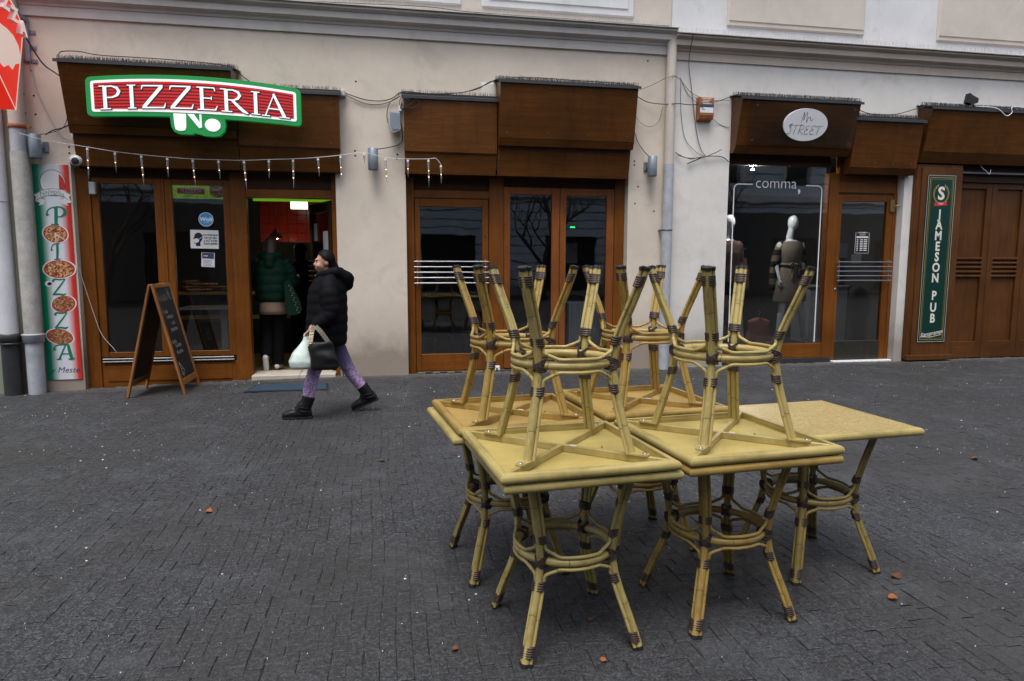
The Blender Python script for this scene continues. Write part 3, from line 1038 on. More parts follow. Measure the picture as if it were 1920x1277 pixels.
# pizzeria
s1 = thing('storefront', 'brown wooden pizzeria shop front with two windows and an open doorway', 'shop front', (-3.8, 0.12, 0))
bd(s1, 'jamb', -5.318, -5.165, -0.10, 2.60, 0.10, 0.22, 'wood_frame_v')
bd(s1, 'post', -3.575, -3.385, -0.10, 2.60, 0.10, 0.24, 'wood_frame_v')
bd(s1, 'jamb', -2.342, -2.284, -0.06, 2.60, 0.11, 0.24, 'wood_frame_v')
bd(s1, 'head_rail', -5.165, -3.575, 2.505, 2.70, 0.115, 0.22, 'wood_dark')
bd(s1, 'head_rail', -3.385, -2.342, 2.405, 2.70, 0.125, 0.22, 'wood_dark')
bd(s1, 'door_head', -3.385, -2.342, 2.295, 2.402, 0.105, 0.24, 'wood_frame_h')
bd(s1, 'mullion', -4.375, -4.340, 0.28, 2.505, 0.112, 0.2, 'wood_frame_v')
for xa, xb in ((-5.165, -4.375), (-4.340, -3.575)):
    w = bd(s1, 'window_sash', xa, xa + 0.085, 0.30, 2.503, 0.125, 0.19, 'wood_frame_v')
    bd(w, 'stile', xb - 0.085, xb, 0.30, 2.503, 0.125, 0.19, 'wood_frame_v')
    bd(w, 'top_rail', xa + 0.085, xb - 0.085, 2.435, 2.503, 0.128, 0.19, 'wood_frame_h')
    bd(w, 'bottom_rail', xa + 0.085, xb - 0.085, 0.30, 0.365, 0.128, 0.19, 'wood_frame_h')
    pane(w, xa + 0.08, xb - 0.08, 0.36, 2.44, 0.155)
for z in (0.235, 0.268):
    bd(s1, 'weather_bar', -5.15, -3.60, z, z + 0.024, 0.085, 0.16, 'steel_dull', 0.008)
bd(s1, 'base_panel', -5.165, -3.575, -0.10, 0.225, 0.118, 0.2, 'wood_frame_h')
bd(s1, 'base_moulding', -5.10, -3.64, 0.0, 0.19, 0.108, 0.118, 'wood_frame_h')
mb = MB()
mb.box(-3.385, -2.80, -0.02, 0.42, -0.08, 0.045, 0.008)
mb.box(-2.797, -2.342, -0.02, 0.42, -0.08, 0.045, 0.008)
build(mb, 'door_step', 'stone_step', s1)
# door leaf standing open into the room, hinged on the right
th = math.radians(68)


def leaf(u0, u1, w0, w1, z0, z1, bev=0.004):
    """box in the open leaf's own frame: u from the hinge, w through its thickness"""
    mb = MB()
    mb.box(u0, u1, w0, w1, z0, z1, bev)
    c, s_ = math.cos(th), math.sin(th)
    mb.v = [(-2.350 - u * c - w * s_, 0.20 + u * s_ - w * c, z) for u, w, z in mb.v]
    return mb


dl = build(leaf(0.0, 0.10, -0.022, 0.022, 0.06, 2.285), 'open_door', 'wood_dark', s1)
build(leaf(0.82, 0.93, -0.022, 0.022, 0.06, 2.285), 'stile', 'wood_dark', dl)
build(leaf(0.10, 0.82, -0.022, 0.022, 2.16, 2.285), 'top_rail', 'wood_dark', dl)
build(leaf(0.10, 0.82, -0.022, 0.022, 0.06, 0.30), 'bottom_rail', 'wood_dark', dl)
build(leaf(0.10, 0.82, -0.004, 0.004, 0.30, 2.16, 0), 'pane', 'glass_clear', dl)
for z in (1.22, 1.29, 1.36, 1.43, 1.50):
    build(leaf(0.05, 0.90, 0.050, 0.066, z, z + 0.016), 'push_bar', 'steel_dull', dl)
build(leaf(0.16, 0.36, 0.008, 0.010, 1.62, 1.90, 0), 'notice', 'paper', dl)
build(leaf(0.62, 0.76, 0.008, 0.010, 1.78, 2.02, 0), 'notice', 'paper', dl)

# closed shop in the middle
s2 = thing('storefront', 'closed brown wooden shop front with barred glass door and tall double window', 'shop front', (0.1, 0.15, 0))
bd(s2, 'jamb', -1.398, -1.292, -0.08, 2.60, 0.125, 0.26, 'wood_frame_v')
bd(s2, 'post', -0.292, -0.092, -0.08, 2.62, 0.130, 0.26, 'wood_frame_v')
bd(s2, 'jamb', 1.478, 1.618, -0.08, 2.62, 0.130, 0.26, 'wood_frame_v')
bd(s2, 'head_rail', -1.292, -0.292, 2.335, 2.44, 0.135, 0.24, 'wood_frame_h')
bd(s2, 'head_panel', -1.292, -0.292, 2.443, 2.72, 0.16, 0.24, 'wood_dark')
bd(s2, 'head_panel', -0.092, 1.478, 2.508, 2.72, 0.16, 0.24, 'wood_dark')
d = bd(s2, 'door', -1.285, -1.215, 0.02, 2.328, 0.142, 0.20, 'wood_frame_v')
bd(d, 'stile', -0.385, -0.300, 0.02, 2.328, 0.142, 0.20, 'wood_frame_v')
bd(d, 'top_rail', -1.215, -0.385, 2.222, 2.328, 0.144, 0.20, 'wood_frame_h')
bd(d, 'bottom_rail', -1.215, -0.385, 0.02, 0.252, 0.144, 0.20, 'wood_frame_h')
pane(d, -1.222, -0.378, 0.245, 2.23, 0.168)
mb = MB()
mb.lathe([(0.017, 0.02), (0.017, -0.006), (0.010, -0.008)], (-0.345, 0.142, 1.135), 14, 0, 'y')
build(mb, 'lock', 'steel', d)
mb = MB()
mb.lathe([(0.012, 0.02), (0.012, -0.004)], (-0.345, 0.142, 1.83), 12, 0, 'y')
build(mb, 'peephole', 'black_rubber', d)


def push_bars(par, x0, x1, z0, z1, y):
    for i in range(5):
        z = z0 + (z1 - z0) * i / 4
        mb = MB()
        mb.tube([(x0, y, z), (x1, y, z)], 0.0085, 10)
        build(mb, 'push_bar', 'steel', par)
    for x in (x0 + 0.045, x1 - 0.045):
        mb = MB()
        mb.tube([(x, y + 0.012, z0 - 0.035), (x, y + 0.012, z1 + 0.035)], 0.006, 8)
        for z in (z0 + 0.02, z1 - 0.02):
            mb.tube([(x, y + 0.012, z), (x, y + 0.07, z)], 0.006, 8)
        build(mb, 'bar_support', 'steel', par)


push_bars(d, -1.305, -0.305, 1.213, 1.500, 0.075)
for xa, xb in ((-0.088, 0.690), (0.697, 1.474)):
    w = bd(s2, 'window_leaf', xa, xa + 0.085, 0.03, 2.503, 0.138, 0.20, 'wood_red_v')
    bd(w, 'stile', xb - 0.11, xb, 0.03, 2.503, 0.138, 0.20, 'wood_red_v')
    bd(w, 'top_rail', xa + 0.085, xb - 0.11, 2.405, 2.503, 0.140, 0.20, 'wood_red_h')
    bd(w, 'bottom_rail', xa + 0.085, xb - 0.11, 0.03, 0.30, 0.140, 0.20, 'wood_red_h')
    pane(w, xa + 0.08, xb - 0.105, 0.295, 2.41, 0.168)
mb = MB()
for i in range(10):
    mb.box(-1.27 + i * 0.098, -1.27 + i * 0.098 + 0.097, 0.07, 0.075, 0.0, 0.016, 0, i % 2)
bd(s2, 'threshold', -1.29, 1.478, -0.08, 0.018, 0.08, 0.24, 'iron_dark')
build(mb, 'warning_tape', ['gold_paint', 'black_rubber'], s2)
mb = MB()
mb.box(-0.24, -0.15, 0.085, 0.13, -0.01, 0.075, 0.008)
mb.lathe([(0.014, 0.0), (0.014, -0.012)], (-0.195, 0.085, 0.035), 10, 1, 'y')
build(mb, 'door_stop', ['white_plastic', 'iron_dark'], s2)

# clothes shop
s3 = thing('storefront', 'clothes shop front with a large display pane and a barred glass door', 'shop front', (4.5, 0.12, 0))
bd(s3, 'base_panel', 3.105, 4.775, 0.075, 0.292, 0.10, 0.2, 'wood_frame_h')
bd(s3, 'plinth', 3.105, 4.93, -0.1, 0.073, 0.085, 0.2, 'iron_dark')
bd(s3, 'post', 4.775, 4.925, 0.074, 2.80, 0.095, 0.24, 'wood_frame_v')
bd(s3, 'head_panel', 3.105, 4.775, 2.885, 3.05, 0.11, 0.2, 'wood_dark')
bd(s3, 'jamb', 3.105, 3.145, 0.292, 2.885, 0.13, 0.18, 'iron_dark')
pane(s3, 3.145, 4.775, 0.292, 2.885, 0.115)
bd(s3, 'head_panel', 4.925, 5.925, 2.53, 3.05, 0.12, 0.2, 'wood_frame_h')
bd(s3, 'jamb', 5.872, 5.928, 0.03, 2.53, 0.11, 0.24, 'wood_frame_v')
d = bd(s3, 'door', 4.932, 5.005, 0.035, 2.50, 0.115, 0.18, 'wood_frame_v')
bd(d, 'stile', 5.765, 5.868, 0.035, 2.50, 0.115, 0.18, 'wood_frame_v')
bd(d, 'top_rail', 5.005, 5.765, 2.405, 2.50, 0.118, 0.18, 'wood_frame_h')
bd(d, 'kick_plate', 5.005, 5.765, 0.035, 0.315, 0.108, 0.18, 'kick_plate')
pane(d, 4.998, 5.772, 0.31, 2.41, 0.145)
push_bars(d, 4.925, 5.855, 1.232, 1.508, 0.045)
mb = MB()
mb.lathe([(0.020, 0.02), (0.020, -0.006), (0.010, -0.008)], (4.965, 0.115, 1.10), 14, 0, 'y')
build(mb, 'lock', 'steel', d)
mb = MB()
mb.box(5.80, 5.868, 0.085, 0.115, 2.26, 2.44, 0.004)
mb.tube([(5.86, 0.07, 2.34), (5.93, 0.05, 2.35)], 0.008, 8)
build(mb, 'hinge_plate', 'brass', d)
bd(s3, 'door_sill', 4.93, 5.93, -0.05, 0.022, 0.02, 0.2, 'white_plastic')

# pub
s4 = thing('storefront', 'closed dark brown pub shop front with folding slatted doors', 'shop front', (7.5, 0.1, 0))
po = bd(s4, 'side_post', 6.080, 6.862, 0.055, 2.95, -0.075, 0.06, 'wood_pub_v', 0.008)
bd(po, 'post_edge', 6.068, 6.160, 0.045, 2.93, -0.060, 0.10, 'wood_pub_v', 0.006)
bd(po, 'post_face', 6.150, 6.846, 0.09, 2.90, -0.098, -0.076, 'wood_pub_v', 0.006)
bd(po, 'foot_board', 6.085, 6.866, 0.02, 0.10, -0.108, 0.06, 'wood_pub_h', 0.006)
bd(s4, 'head_rail', 6.865, 10.9, 2.72, 3.05, 0.06, 0.16, 'wood_dark')
bd(s4, 'rail_track', 6.865, 10.9, 2.838, 2.872, -0.01, 0.02, 'steel_dull')
for k in range(6):
    xa = 6.93 + k * 0.655
    xb = xa + 0.648
    lf = bd(s4, 'folding_door', xa, xa + 0.10, 0.005, 2.74, 0.095, 0.15, 'wood_pub_v')
    bd(lf, 'stile', xb - 0.10, xb, 0.005, 2.74, 0.095, 0.15, 'wood_pub_v')
    bd(lf, 'top_rail', xa + 0.10, xb - 0.10, 2.63, 2.74, 0.097, 0.15, 'wood_pub_h')
    bd(lf, 'bottom_rail', xa + 0.10, xb - 0.10, 0.005, 0.27, 0.097, 0.15, 'wood_pub_h')
    bd(lf, 'panel', xa + 0.10, xb - 0.10, 0.27, 2.63, 0.128, 0.145, 'wood_pub_v')
    for j in range(5):
        z = 1.275 + j * 0.068
        bd(lf, 'slat', xa + 0.085, xb - 0.085, z, z + 0.036, 0.088, 0.13, 'wood_pub_h', 0.01)


# ------------------------------------------------------------------ rooms behind the glass
def room(label, x0, x1, y0, y1, z0, z1, mats):
    """five inward faces: floor, back, left, right, ceiling"""
    t = thing('shop_room', label, 'room', ((x0 + x1) / 2, (y0 + y1) / 2, z0), kind='structure')
    quads = [('floor', [(x0, y0, z0), (x1, y0, z0), (x1, y1, z0), (x0, y1, z0)]),
             ('back_wall', [(x0, y1, z0), (x1, y1, z0), (x1, y1, z1), (x0, y1, z1)]),
             ('side_wall', [(x0, y0, z0), (x0, y1, z0), (x0, y1, z1), (x0, y0, z1)]),
             ('side_wall', [(x1, y1, z0), (x1, y0, z0), (x1, y0, z1), (x1, y1, z1)]),
             ('ceiling', [(x0, y0, z1), (x0, y1, z1), (x1, y1, z1), (x1, y0, z1)])]
    for (nm, q), mt in zip(quads, mats):
        mb = MB()
        mb.add(q, [(0, 1, 2, 3)])
        build(mb, nm, mt, t)
    return t


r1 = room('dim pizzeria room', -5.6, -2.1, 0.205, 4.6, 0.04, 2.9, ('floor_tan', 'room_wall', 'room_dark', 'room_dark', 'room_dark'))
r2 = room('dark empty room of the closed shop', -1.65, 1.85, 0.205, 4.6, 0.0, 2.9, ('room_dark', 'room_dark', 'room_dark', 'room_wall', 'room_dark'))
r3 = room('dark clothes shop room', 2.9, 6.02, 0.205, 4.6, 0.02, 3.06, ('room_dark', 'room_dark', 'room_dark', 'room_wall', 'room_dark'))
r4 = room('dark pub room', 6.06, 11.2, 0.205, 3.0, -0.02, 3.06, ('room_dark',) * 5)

# ------------------------------------------------------------------ cane tables
TH = 0.735          # height of one table
HALF = 0.34


def leg_xy(z):
    """distance of the leg's centre line from the table axis, along x and along y"""
    pts = [(0.0, 0.232), (0.05, 0.221), (0.13, 0.199), (0.21, 0.175), (0.28, 0.157), (0.34, 0.1485), (0.38, 0.1475), (0.45, 0.155), (0.52, 0.167), (0.60, 0.183), (0.703, 0.205), (0.74, 0.212)]
    for (a, p), (b, q) in zip(pts, pts[1:]):
        if z <= b:
            return p + (q - p) * (z - a) / (b - a)
    return pts[-1][1]


S2 = math.sqrt(0.5)
ER, ET = Vector((S2, S2, 0)), Vector((-S2, S2, 0))


def leg_c(z, t=0.0, r=0.0):
    q = leg_xy(z)
    return Vector((q, q, z)) + ET * t + ER * r


def rotz(v, a):
    return Vector((v.x * math.cos(a) - v.y * math.sin(a), v.x * math.sin(a) + v.y * math.cos(a), v.z))


PART = {}
mb = MB()
zz = [0.006 + (0.697 - 0.006) * i / 26 for i in range(27)]
mb.tube([leg_c(z) for z in zz], 0.0150, 12, v0=0.03)
PART['leg'] = mesh_of(mb, 'leg', 'cane_yellow')
for nm, zc, hl, ra, rb, loops in (('binding_foot', 0.052, 0.020, 0.0290, 0.0195, 5), ('binding_low', 0.272, 0.017, 0.0290, 0.0195, 4), ('binding_high', 0.452, 0.017, 0.0290, 0.0195, 4)):
    mb = MB()
    n, m_ = 14, loops * 6
    vs = []
    for i in range(m_ + 1):
        z = zc - hl + 2 * hl * i / m_
        bump = 0.0024 * abs(math.sin(math.pi * loops * i / m_)) - (0.004 if i in (0, m_) else 0)
        c = leg_c(z, 0, -0.0055)
        for k in range(n):
            a = 2 * math.pi * k / n
            skew = 0.0016 * math.sin(a + 1.0)
            vs.append(c + ET * ((ra - 0.003 + bump) * math.cos(a)) + ER * ((rb - 0.001 + bump) * math.sin(a)) + Vector((0, 0, skew)))
    mb.add(vs, [(i * n + k, i * n + (k + 1) % n, (i + 1) * n + (k + 1) % n, (i + 1) * n + k) for i in range(m_) for k in range(n)], True)
    PART[nm] = mesh_of(mb, 'binding', 'binding')
# crossed binding where leg and ring meet
mb = MB()
for s_, dz in ((1, 0.0), (-1, 0.0), (1, 0.007), (-1, 0.007), (1, -0.007), (-1, -0.007)):
    loop = []
    for k in range(17):
        a = 2 * math.pi * k / 16
        loop.append(leg_c(0.36, 0.021 * math.cos(a), -0.012 + 0.0315 * math.sin(a)) + Vector((0, 0, s_ * 0.016 * math.cos(a) + dz)))
    mb.tube(loop, 0.0033, 5, False)
PART['binding_cross'] = mesh_of(mb, 'binding', 'binding')
mb = MB()
mb.tube([leg_c(0.0), leg_c(0.013)], 0.0167, 12)
for s_ in (1, -1):
    mb.tube([leg_c(0.0, s_ * 0.0185, -0.010), leg_c(0.012, s_ * 0.0185, -0.010)], 0.0092, 10)
PART['foot_cap'] = mesh_of(mb, 'foot_cap', 'black_rubber')
mb = MB()
c = Vector((0.205, 0.205, 0.0))
br = [(-0.012, -0.018), (0.058, -0.018), (0.067, -0.010), (0.067, 0.010), (0.058, 0.018), (-0.012, 0.018)]
mb.add([c + ER * p[0] + ET * p[1] + Vector((0, 0, z)) for z in (0.6920, 0.6986) for p in br], [tuple(range(6))[::-1], tuple(range(6, 12))] + [(i, (i + 1) % 6, 6 + (i + 1) % 6, 6 + i) for i in range(6)])
PART['bracket'] = mesh_of(mb, 'bracket', 'cane_yellow')
mb = MB()
c2 = c + ER * 0.050
mb.lathe([(0.0085, 0.6920), (0.0085, 0.6900), (0.0055, 0.6875)], (c2.x, c2.y, 0), 10)
PART['bolt'] = mesh_of(mb, 'bolt', 'steel')
mb = MB()
mb.tube([(0.190 * math.cos(2 * math.pi * k / 48), 0.190 * math.sin(2 * math.pi * k / 48), 0.36) for k in range(49)], 0.0160, 12, False, v0=0.01)
PART['ring'] = mesh_of(mb, 'ring', 'cane_yellow')


def u_rod(upper):
    """thin rod: down beside one leg, round over the ring, up beside the next"""
    z_end, z_off, z_arc = (0.697, 0.432, 0.3835) if upper else (0.008, 0.292, 0.3355)
    zs = [z_end + (z_off - z_end) * i / 9 for i in range(10)]
    a0, a1 = math.pi / 4, 3 * math.pi / 4
    A = [leg_c(z, 0.0185, -0.010) for z in zs]
    R = 0.199
    arc = []
    for i in range(13):
        a = a0 + 0.40 + (a1 - a0 - 0.80) * i / 12
        arc.append(Vector((R * math.cos(a), R * math.sin(a), z_arc)))
    B = [rotz(leg_c(z, -0.0185, -0.010), math.pi / 2) for z in zs[::-1]]
    sgn = -1 if upper else 1
    k1 = leg_c(z_off, 0.024, -0.012) + Vector((0, 0, sgn * 0.020))
    k2 = rotz(leg_c(z_off, -0.024, -0.012), math.pi / 2) + Vector((0, 0, sgn * 0.020))
    g1 = arc[0] + (A[-1] - arc[0]) * 0.35 + Vector((0, 0, sgn * 0.008))
    g2 = arc[-1] + (B[0] - arc[-1]) * 0.35 + Vector((0, 0, sgn * 0.008))
    mid = smooth_path([A[-1], k1, g1] + arc[::3] + [g2, k2, B[0]], 5)
    mb = MB()
    mb.tube(A[:-1] + mid + B[1:], 0.0070, 8, v0=0.11 if upper else 0.05)
    return mesh_of(mb, 'bent_rod', 'cane_yellow')


PART['rod_up'] = u_rod(True)
PART['rod_low'] = u_rod(False)
mb = MB()
mb.box(-HALF + 0.020, HALF - 0.020, -HALF + 0.020, HALF - 0.020, 0.7280, 0.7335, 0.002)
for f in range(len(mb.f)):      # underside gets its own finish
    if all(abs(mb.v[i][2] - 0.7280) < 1e-6 for i in mb.f[f]):
        mb.mi[f] = 1
PART['board'] = mesh_of(mb, 'tabletop', ['board_flecked', 'board_yellow'])
# edge bar, mitred: profile of (outward from the bar's centre line, height)
prof = [(-0.0205, 0.7283), (-0.0205, 0.6985), (-0.0150, 0.6970)] + [(-0.006 + 0.0160 * math.cos(a), 0.7165 + 0.0180 * math.sin(a)) for a in [math.radians(x) for x in range(-95, 96, 19)]] + [(-0.020, 0.7340)]
mb = MB()
n = len(prof)
c0 = HALF - 0.010
for part_, rounded in ((prof[2:], True), (prof[:3], False), ([prof[-1], prof[0]], False)):
    if rounded:
        runs = [part_]
    else:
        runs = [part_[i:i + 2] for i in range(len(part_) - 1)]
    for run in runs:
        k_ = len(run)
        vs = [(sx * (c0 + p[0]), -(c0 + p[0]), p[1]) for sx in (-1, 1) for p in run]
        mb.add(vs, [(i, i + 1, k_ + i + 1, k_ + i) for i in range(k_ - 1)], rounded, 0, [[(i / n, 0.03), ((i + 1) / n, 0.03), ((i + 1) / n, 0.10), (i / n, 0.10)] for i in range(k_ - 1)])
PART['edge'] = mesh_of(mb, 'edge_bar', 'cane_yellow')
mb = MB()
L = (HALF - 0.0325) * math.sqrt(2) - 0.005
for a, b in ((-L, L),):
    mb.box(a, b, -0.0085, 0.0085, 0.6992, 0.7278, 0.002)
PART['brace'] = mesh_of(mb, 'brace', 'cane_yellow')
mb = MB()
for a, b in ((-L, -0.0088), (0.0088, L)):
    mb.box(a, b, -0.0085, 0.0085, 0.6990, 0.7278, 0.002)
PART['brace2'] = mesh_of(mb, 'brace', 'cane_yellow')
mb = MB()
mb.box(0.035, 0.062, -0.006, 0.006, 0.6980, 0.6988)
PART['sticker'] = mesh_of(mb, 'sticker', 'white_plastic')
mb = MB()
mb.tube([(0.17, 0.0, 0.7278), (0.17, 0.0, 0.719)], 0.004, 6)
mb.tube([(-0.05, 0.26, 0.7278), (-0.05, 0.26, 0.719)], 0.004, 6)
PART['plug'] = mesh_of(mb, 'plug', 'cane_yellow')


def table(label, x, y, rot, inverted, paint, under, group, dz=0.0, legpaint=None):
    t = thing('cane_table', label, 'table', (x, y, 0), group)
    if inverted:
        t.location = (x, y, 2 * TH + 0.0015 + dz)
        t.rotation_euler = (math.pi, 0, rot)
    else:
        t.location = (x, y, dz)
        t.rotation_euler = (0, 0, rot)

    def put(nm, key, par, a=0.0, mats=None):
        o = place(nm, PART[key], par, (0, 0, 0), (0, 0, a))
        for i, mt in enumerate(mats or []):
            o.material_slots[i].link = 'OBJECT'
            o.material_slots[i].material = MAT[mt]
        return o
    lp = legpaint or paint
    put('tabletop', 'board', t, 0, ['board_flecked', under])
    for k in range(4):
        put('edge_bar', 'edge', t, k * math.pi / 2, [paint])
    put('brace', 'brace', t, math.pi / 4, [paint])
    put('brace', 'brace2', t, -math.pi / 4, [paint])
    put('sticker', 'sticker', t, math.pi / 4 + (0 if inverted else math.pi))
    put('plug', 'plug', t, 0.0, [under])
    put('ring', 'ring', t, 0, [lp])
    for k in range(4):
        a = k * math.pi / 2
        lg = put('leg', 'leg', t, a, [lp])
        for b in ('binding_foot', 'binding_low', 'binding_cross', 'binding_high'):
            put('binding', b, lg)
        put('foot_cap', 'foot_cap', lg)
        put('bracket', 'bracket', lg, 0, [paint])
        put('bolt', 'bolt', lg)
        put('bent_rod', 'rod_up', t, a, [lp])
        put('bent_rod', 'rod_low', t, a, [lp])
    return t


GU, GD = 'cane tables standing on the paving', 'cane tables turned over on top of others'
R0 = 0.082
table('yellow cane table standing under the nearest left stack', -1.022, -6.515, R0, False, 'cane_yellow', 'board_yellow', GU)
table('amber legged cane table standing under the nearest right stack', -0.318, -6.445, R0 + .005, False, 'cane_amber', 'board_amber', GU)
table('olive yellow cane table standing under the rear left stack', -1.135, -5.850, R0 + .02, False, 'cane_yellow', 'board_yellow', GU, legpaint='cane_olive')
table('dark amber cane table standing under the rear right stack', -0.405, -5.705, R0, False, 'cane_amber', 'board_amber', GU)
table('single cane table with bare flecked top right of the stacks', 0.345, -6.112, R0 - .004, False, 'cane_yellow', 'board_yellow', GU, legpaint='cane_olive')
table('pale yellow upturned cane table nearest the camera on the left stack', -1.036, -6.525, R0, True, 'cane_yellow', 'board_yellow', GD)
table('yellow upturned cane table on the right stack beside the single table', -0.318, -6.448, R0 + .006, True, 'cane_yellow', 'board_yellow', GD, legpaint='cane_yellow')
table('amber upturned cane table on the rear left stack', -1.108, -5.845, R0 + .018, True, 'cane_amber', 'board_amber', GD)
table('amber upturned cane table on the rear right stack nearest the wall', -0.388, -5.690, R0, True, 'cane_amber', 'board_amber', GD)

# ------------------------------------------------------------------ downpipes
def vpipe(mb, x, y, r, z0, z1, n=18):
    mb.tube([(x, y, z0), (x, y, z1)], r, n)
    return mb


t = thing('downpipe', 'white painted downpipe with a black cast iron foot at the left edge', 'downpipe', (-6.045, -0.13, -0.1))
build(vpipe(MB(), -6.045, -0.125, 0.093, 0.60, 4.9), 'pipe', 'pipe_white', t)
f = build(vpipe(MB(), -6.045, -0.125, 0.098, -0.12, 0.56), 'foot', 'iron_dark', t)
mb = MB()
mb.lathe([(0.105, 0.545), (0.118, 0.55), (0.118, 0.635), (0.108, 0.645)], (-6.045, -0.125, 0), 20)
mb.lathe([(0.11, 0.515), (0.121, 0.518), (0.121, 0.538), (0.11, 0.541)], (-6.045, -0.125, 0), 20)
build(mb, 'socket', 'iron_dark', f)
mb = MB()
mb.lathe([(0.096, 2.17), (0.097, 2.168), (0.097, 2.172)], (-6.045, -0.125, 0), 18)
build(mb, 'joint', 'iron_dark', t)
t = thing('downpipe', 'worn grey downpipe with a zinc foot beside the striped pizza banner', 'downpipe', (-5.79, -0.13, -0.1))
build(vpipe(MB(), -5.798, -0.12, 0.092, 0.62, 2.74), 'pipe', 'pipe_worn', t)
build(vpipe(MB(), -5.798, -0.12, 0.082, 2.74, 3.05), 'pipe', 'pipe_zinc', t)
build(vpipe(MB(), -5.798, -0.12, 0.084, 3.05, 4.9), 'pipe', 'pipe_beige', t)
f = build(vpipe(MB(), -5.798, -0.12, 0.092, -0.12, 0.57), 'foot', 'pipe_zinc', t)
mb = MB()
mb.lathe([(0.095, 0.535), (0.110, 0.54), (0.113, 0.615), (0.120, 0.625), (0.120, 0.635), (0.10, 0.64)], (-5.798, -0.12, 0), 20)
build(mb, 'socket', 'pipe_zinc', f)
mb = MB()
mb.lathe([(0.087, 3.00), (0.091, 3.002), (0.091, 3.048), (0.087, 3.05)], (-5.798, -0.12, 0), 18)
mb.box(-5.705, -5.66, -0.125, -0.10, 3.01, 3.04)
build(mb, 'clamp', 'rust_box', t)
t = thing('downpipe', 'beige downpipe with a zinc lower length between the two plastered buildings', 'downpipe', (2.16, -0.1, 0))
build(vpipe(MB(), 2.165, -0.085, 0.066, 2.83, 4.46), 'pipe', 'pipe_beige', t)
build(vpipe(MB(), 2.165, -0.085, 0.070, -0.05, 2.83), 'pipe', 'pipe_zinc', t)
mb = MB()
mb.lathe([(0.071, 1.93), (0.075, 1.932), (0.075, 1.946), (0.071, 1.948)], (2.165, -0.085, 0), 18)
mb.box(2.07, 2.10, -0.09, 0.0, 1.93, 1.948)
build(mb, 'clamp', 'steel_dull', t)
mb = MB()
mb.box(2.196, 2.214, -0.012, 0.01, -0.1, 4.2, 0.003)
build(mb, 'wall_joint', 'joint_soil', b1)


# ------------------------------------------------------------------ wall lamps, loudspeaker, camera and boxes
def wall_lamp(label, x, ztop, arm):
    t = thing('wall_lamp', label, 'lamp', (x, 0, ztop - 0.27), 'grey cylinder wall lamps')
    y = -0.115
    mb = MB()
    mb.lathe([(0.050, ztop - 0.262), (0.060, ztop - 0.268), (0.064, ztop - 0.262), (0.064, ztop - 0.004), (0.060, ztop), (0.050, ztop - 0.004)], (x, y, 0), 24)
    build(mb, 'lamp_body', 'lamp_grey', t)
    mb = MB()
    mb.lathe([(0.0645, ztop - 0.24), (0.0655, ztop - 0.238), (0.0645, ztop - 0.236)], (x, y, 0), 24)
    build(mb, 'rim', 'lamp_grey', t)
    mb = MB()
    mb.box(x + arm - 0.028, x + arm + 0.028, -0.028, 0.0, ztop - 0.185, ztop - 0.065, 0.006)
    mb.box(x + arm * .6 - 0.02, x + arm * .6 + 0.02, -0.09, -0.02, ztop - 0.15, ztop - 0.10, 0.004)
    build(mb, 'wall_bracket', 'lamp_grey', t)
    return t


wall_lamp('grey cylinder wall lamp at the left above the striped banner', -5.630, 2.944, 0.07)
wall_lamp('grey cylinder wall lamp on the pier between two shops', -1.807, 2.912, 0.0)
wall_lamp('grey cylinder wall lamp left of the beige downpipe', 1.915, 2.926, -0.055)

t = thing('loudspeaker', 'small grey outdoor loudspeaker beside the shallow brown canopy', 'loudspeaker', (-1.535, -0.12, 3.11))
mb = MB()
mb.prism([(-1.60, 3.36), (-1.60, 3.20), (-1.575, 3.12), (-1.545, 3.105), (-1.475, 3.13), (-1.462, 3.16), (-1.462, 3.345), (-1.48, 3.365), (-1.58, 3.372)], 'y', -0.16, -0.05)
build(mb, 'cabinet', 'box_grey', t)
mb = MB()
mb.prism([(-1.588, 3.35), (-1.588, 3.205), (-1.562, 3.135), (-1.478, 3.145), (-1.472, 3.34)], 'y', -0.172, -0.160)
build(mb, 'grille', 'lamp_grey', t)
mb = MB()
mb.box(-1.53, -1.49, -0.06, 0.0, 3.20, 3.30, 0.004)
build(mb, 'wall_bracket', 'iron_dark', t)

t = thing('security_camera', 'white dome security camera above the striped banner', 'camera', (-5.215, -0.1, 2.6))
mb = MB()
mb.ball((-5.215, -0.085, 2.668), (0.078, 0.075, 0.066), 22)
build(mb, 'housing', 'white_plastic', t)
mb = MB()
mb.lathe([(0.040, 0.012), (0.042, 0.0), (0.034, -0.010), (0.020, -0.013)], (-5.210, -0.148, 2.655), 18, 0, 'y')
build(mb, 'lens', 'black_rubber', t)
mb = MB()
mb.lathe([(0.05, 0.0), (0.05, -0.03)], (-5.235, 0.0, 2.69), 16, 0, 'y')
build(mb, 'mount', 'white_plastic', t)


def small_box(name, label, x0, x1, z0, z1, d, mat, cat='box', y=0.0):
    mb = MB()
    mb.box(x0, x1, y - d, y, z0, z1, 0.006)
    mb.box(x0 + 0.008, x1 - 0.008, y - d - 0.004, y - d, z0 + 0.008, z1 - 0.008, 0.002)
    return build(mb, name, mat, label=label, cat=cat)


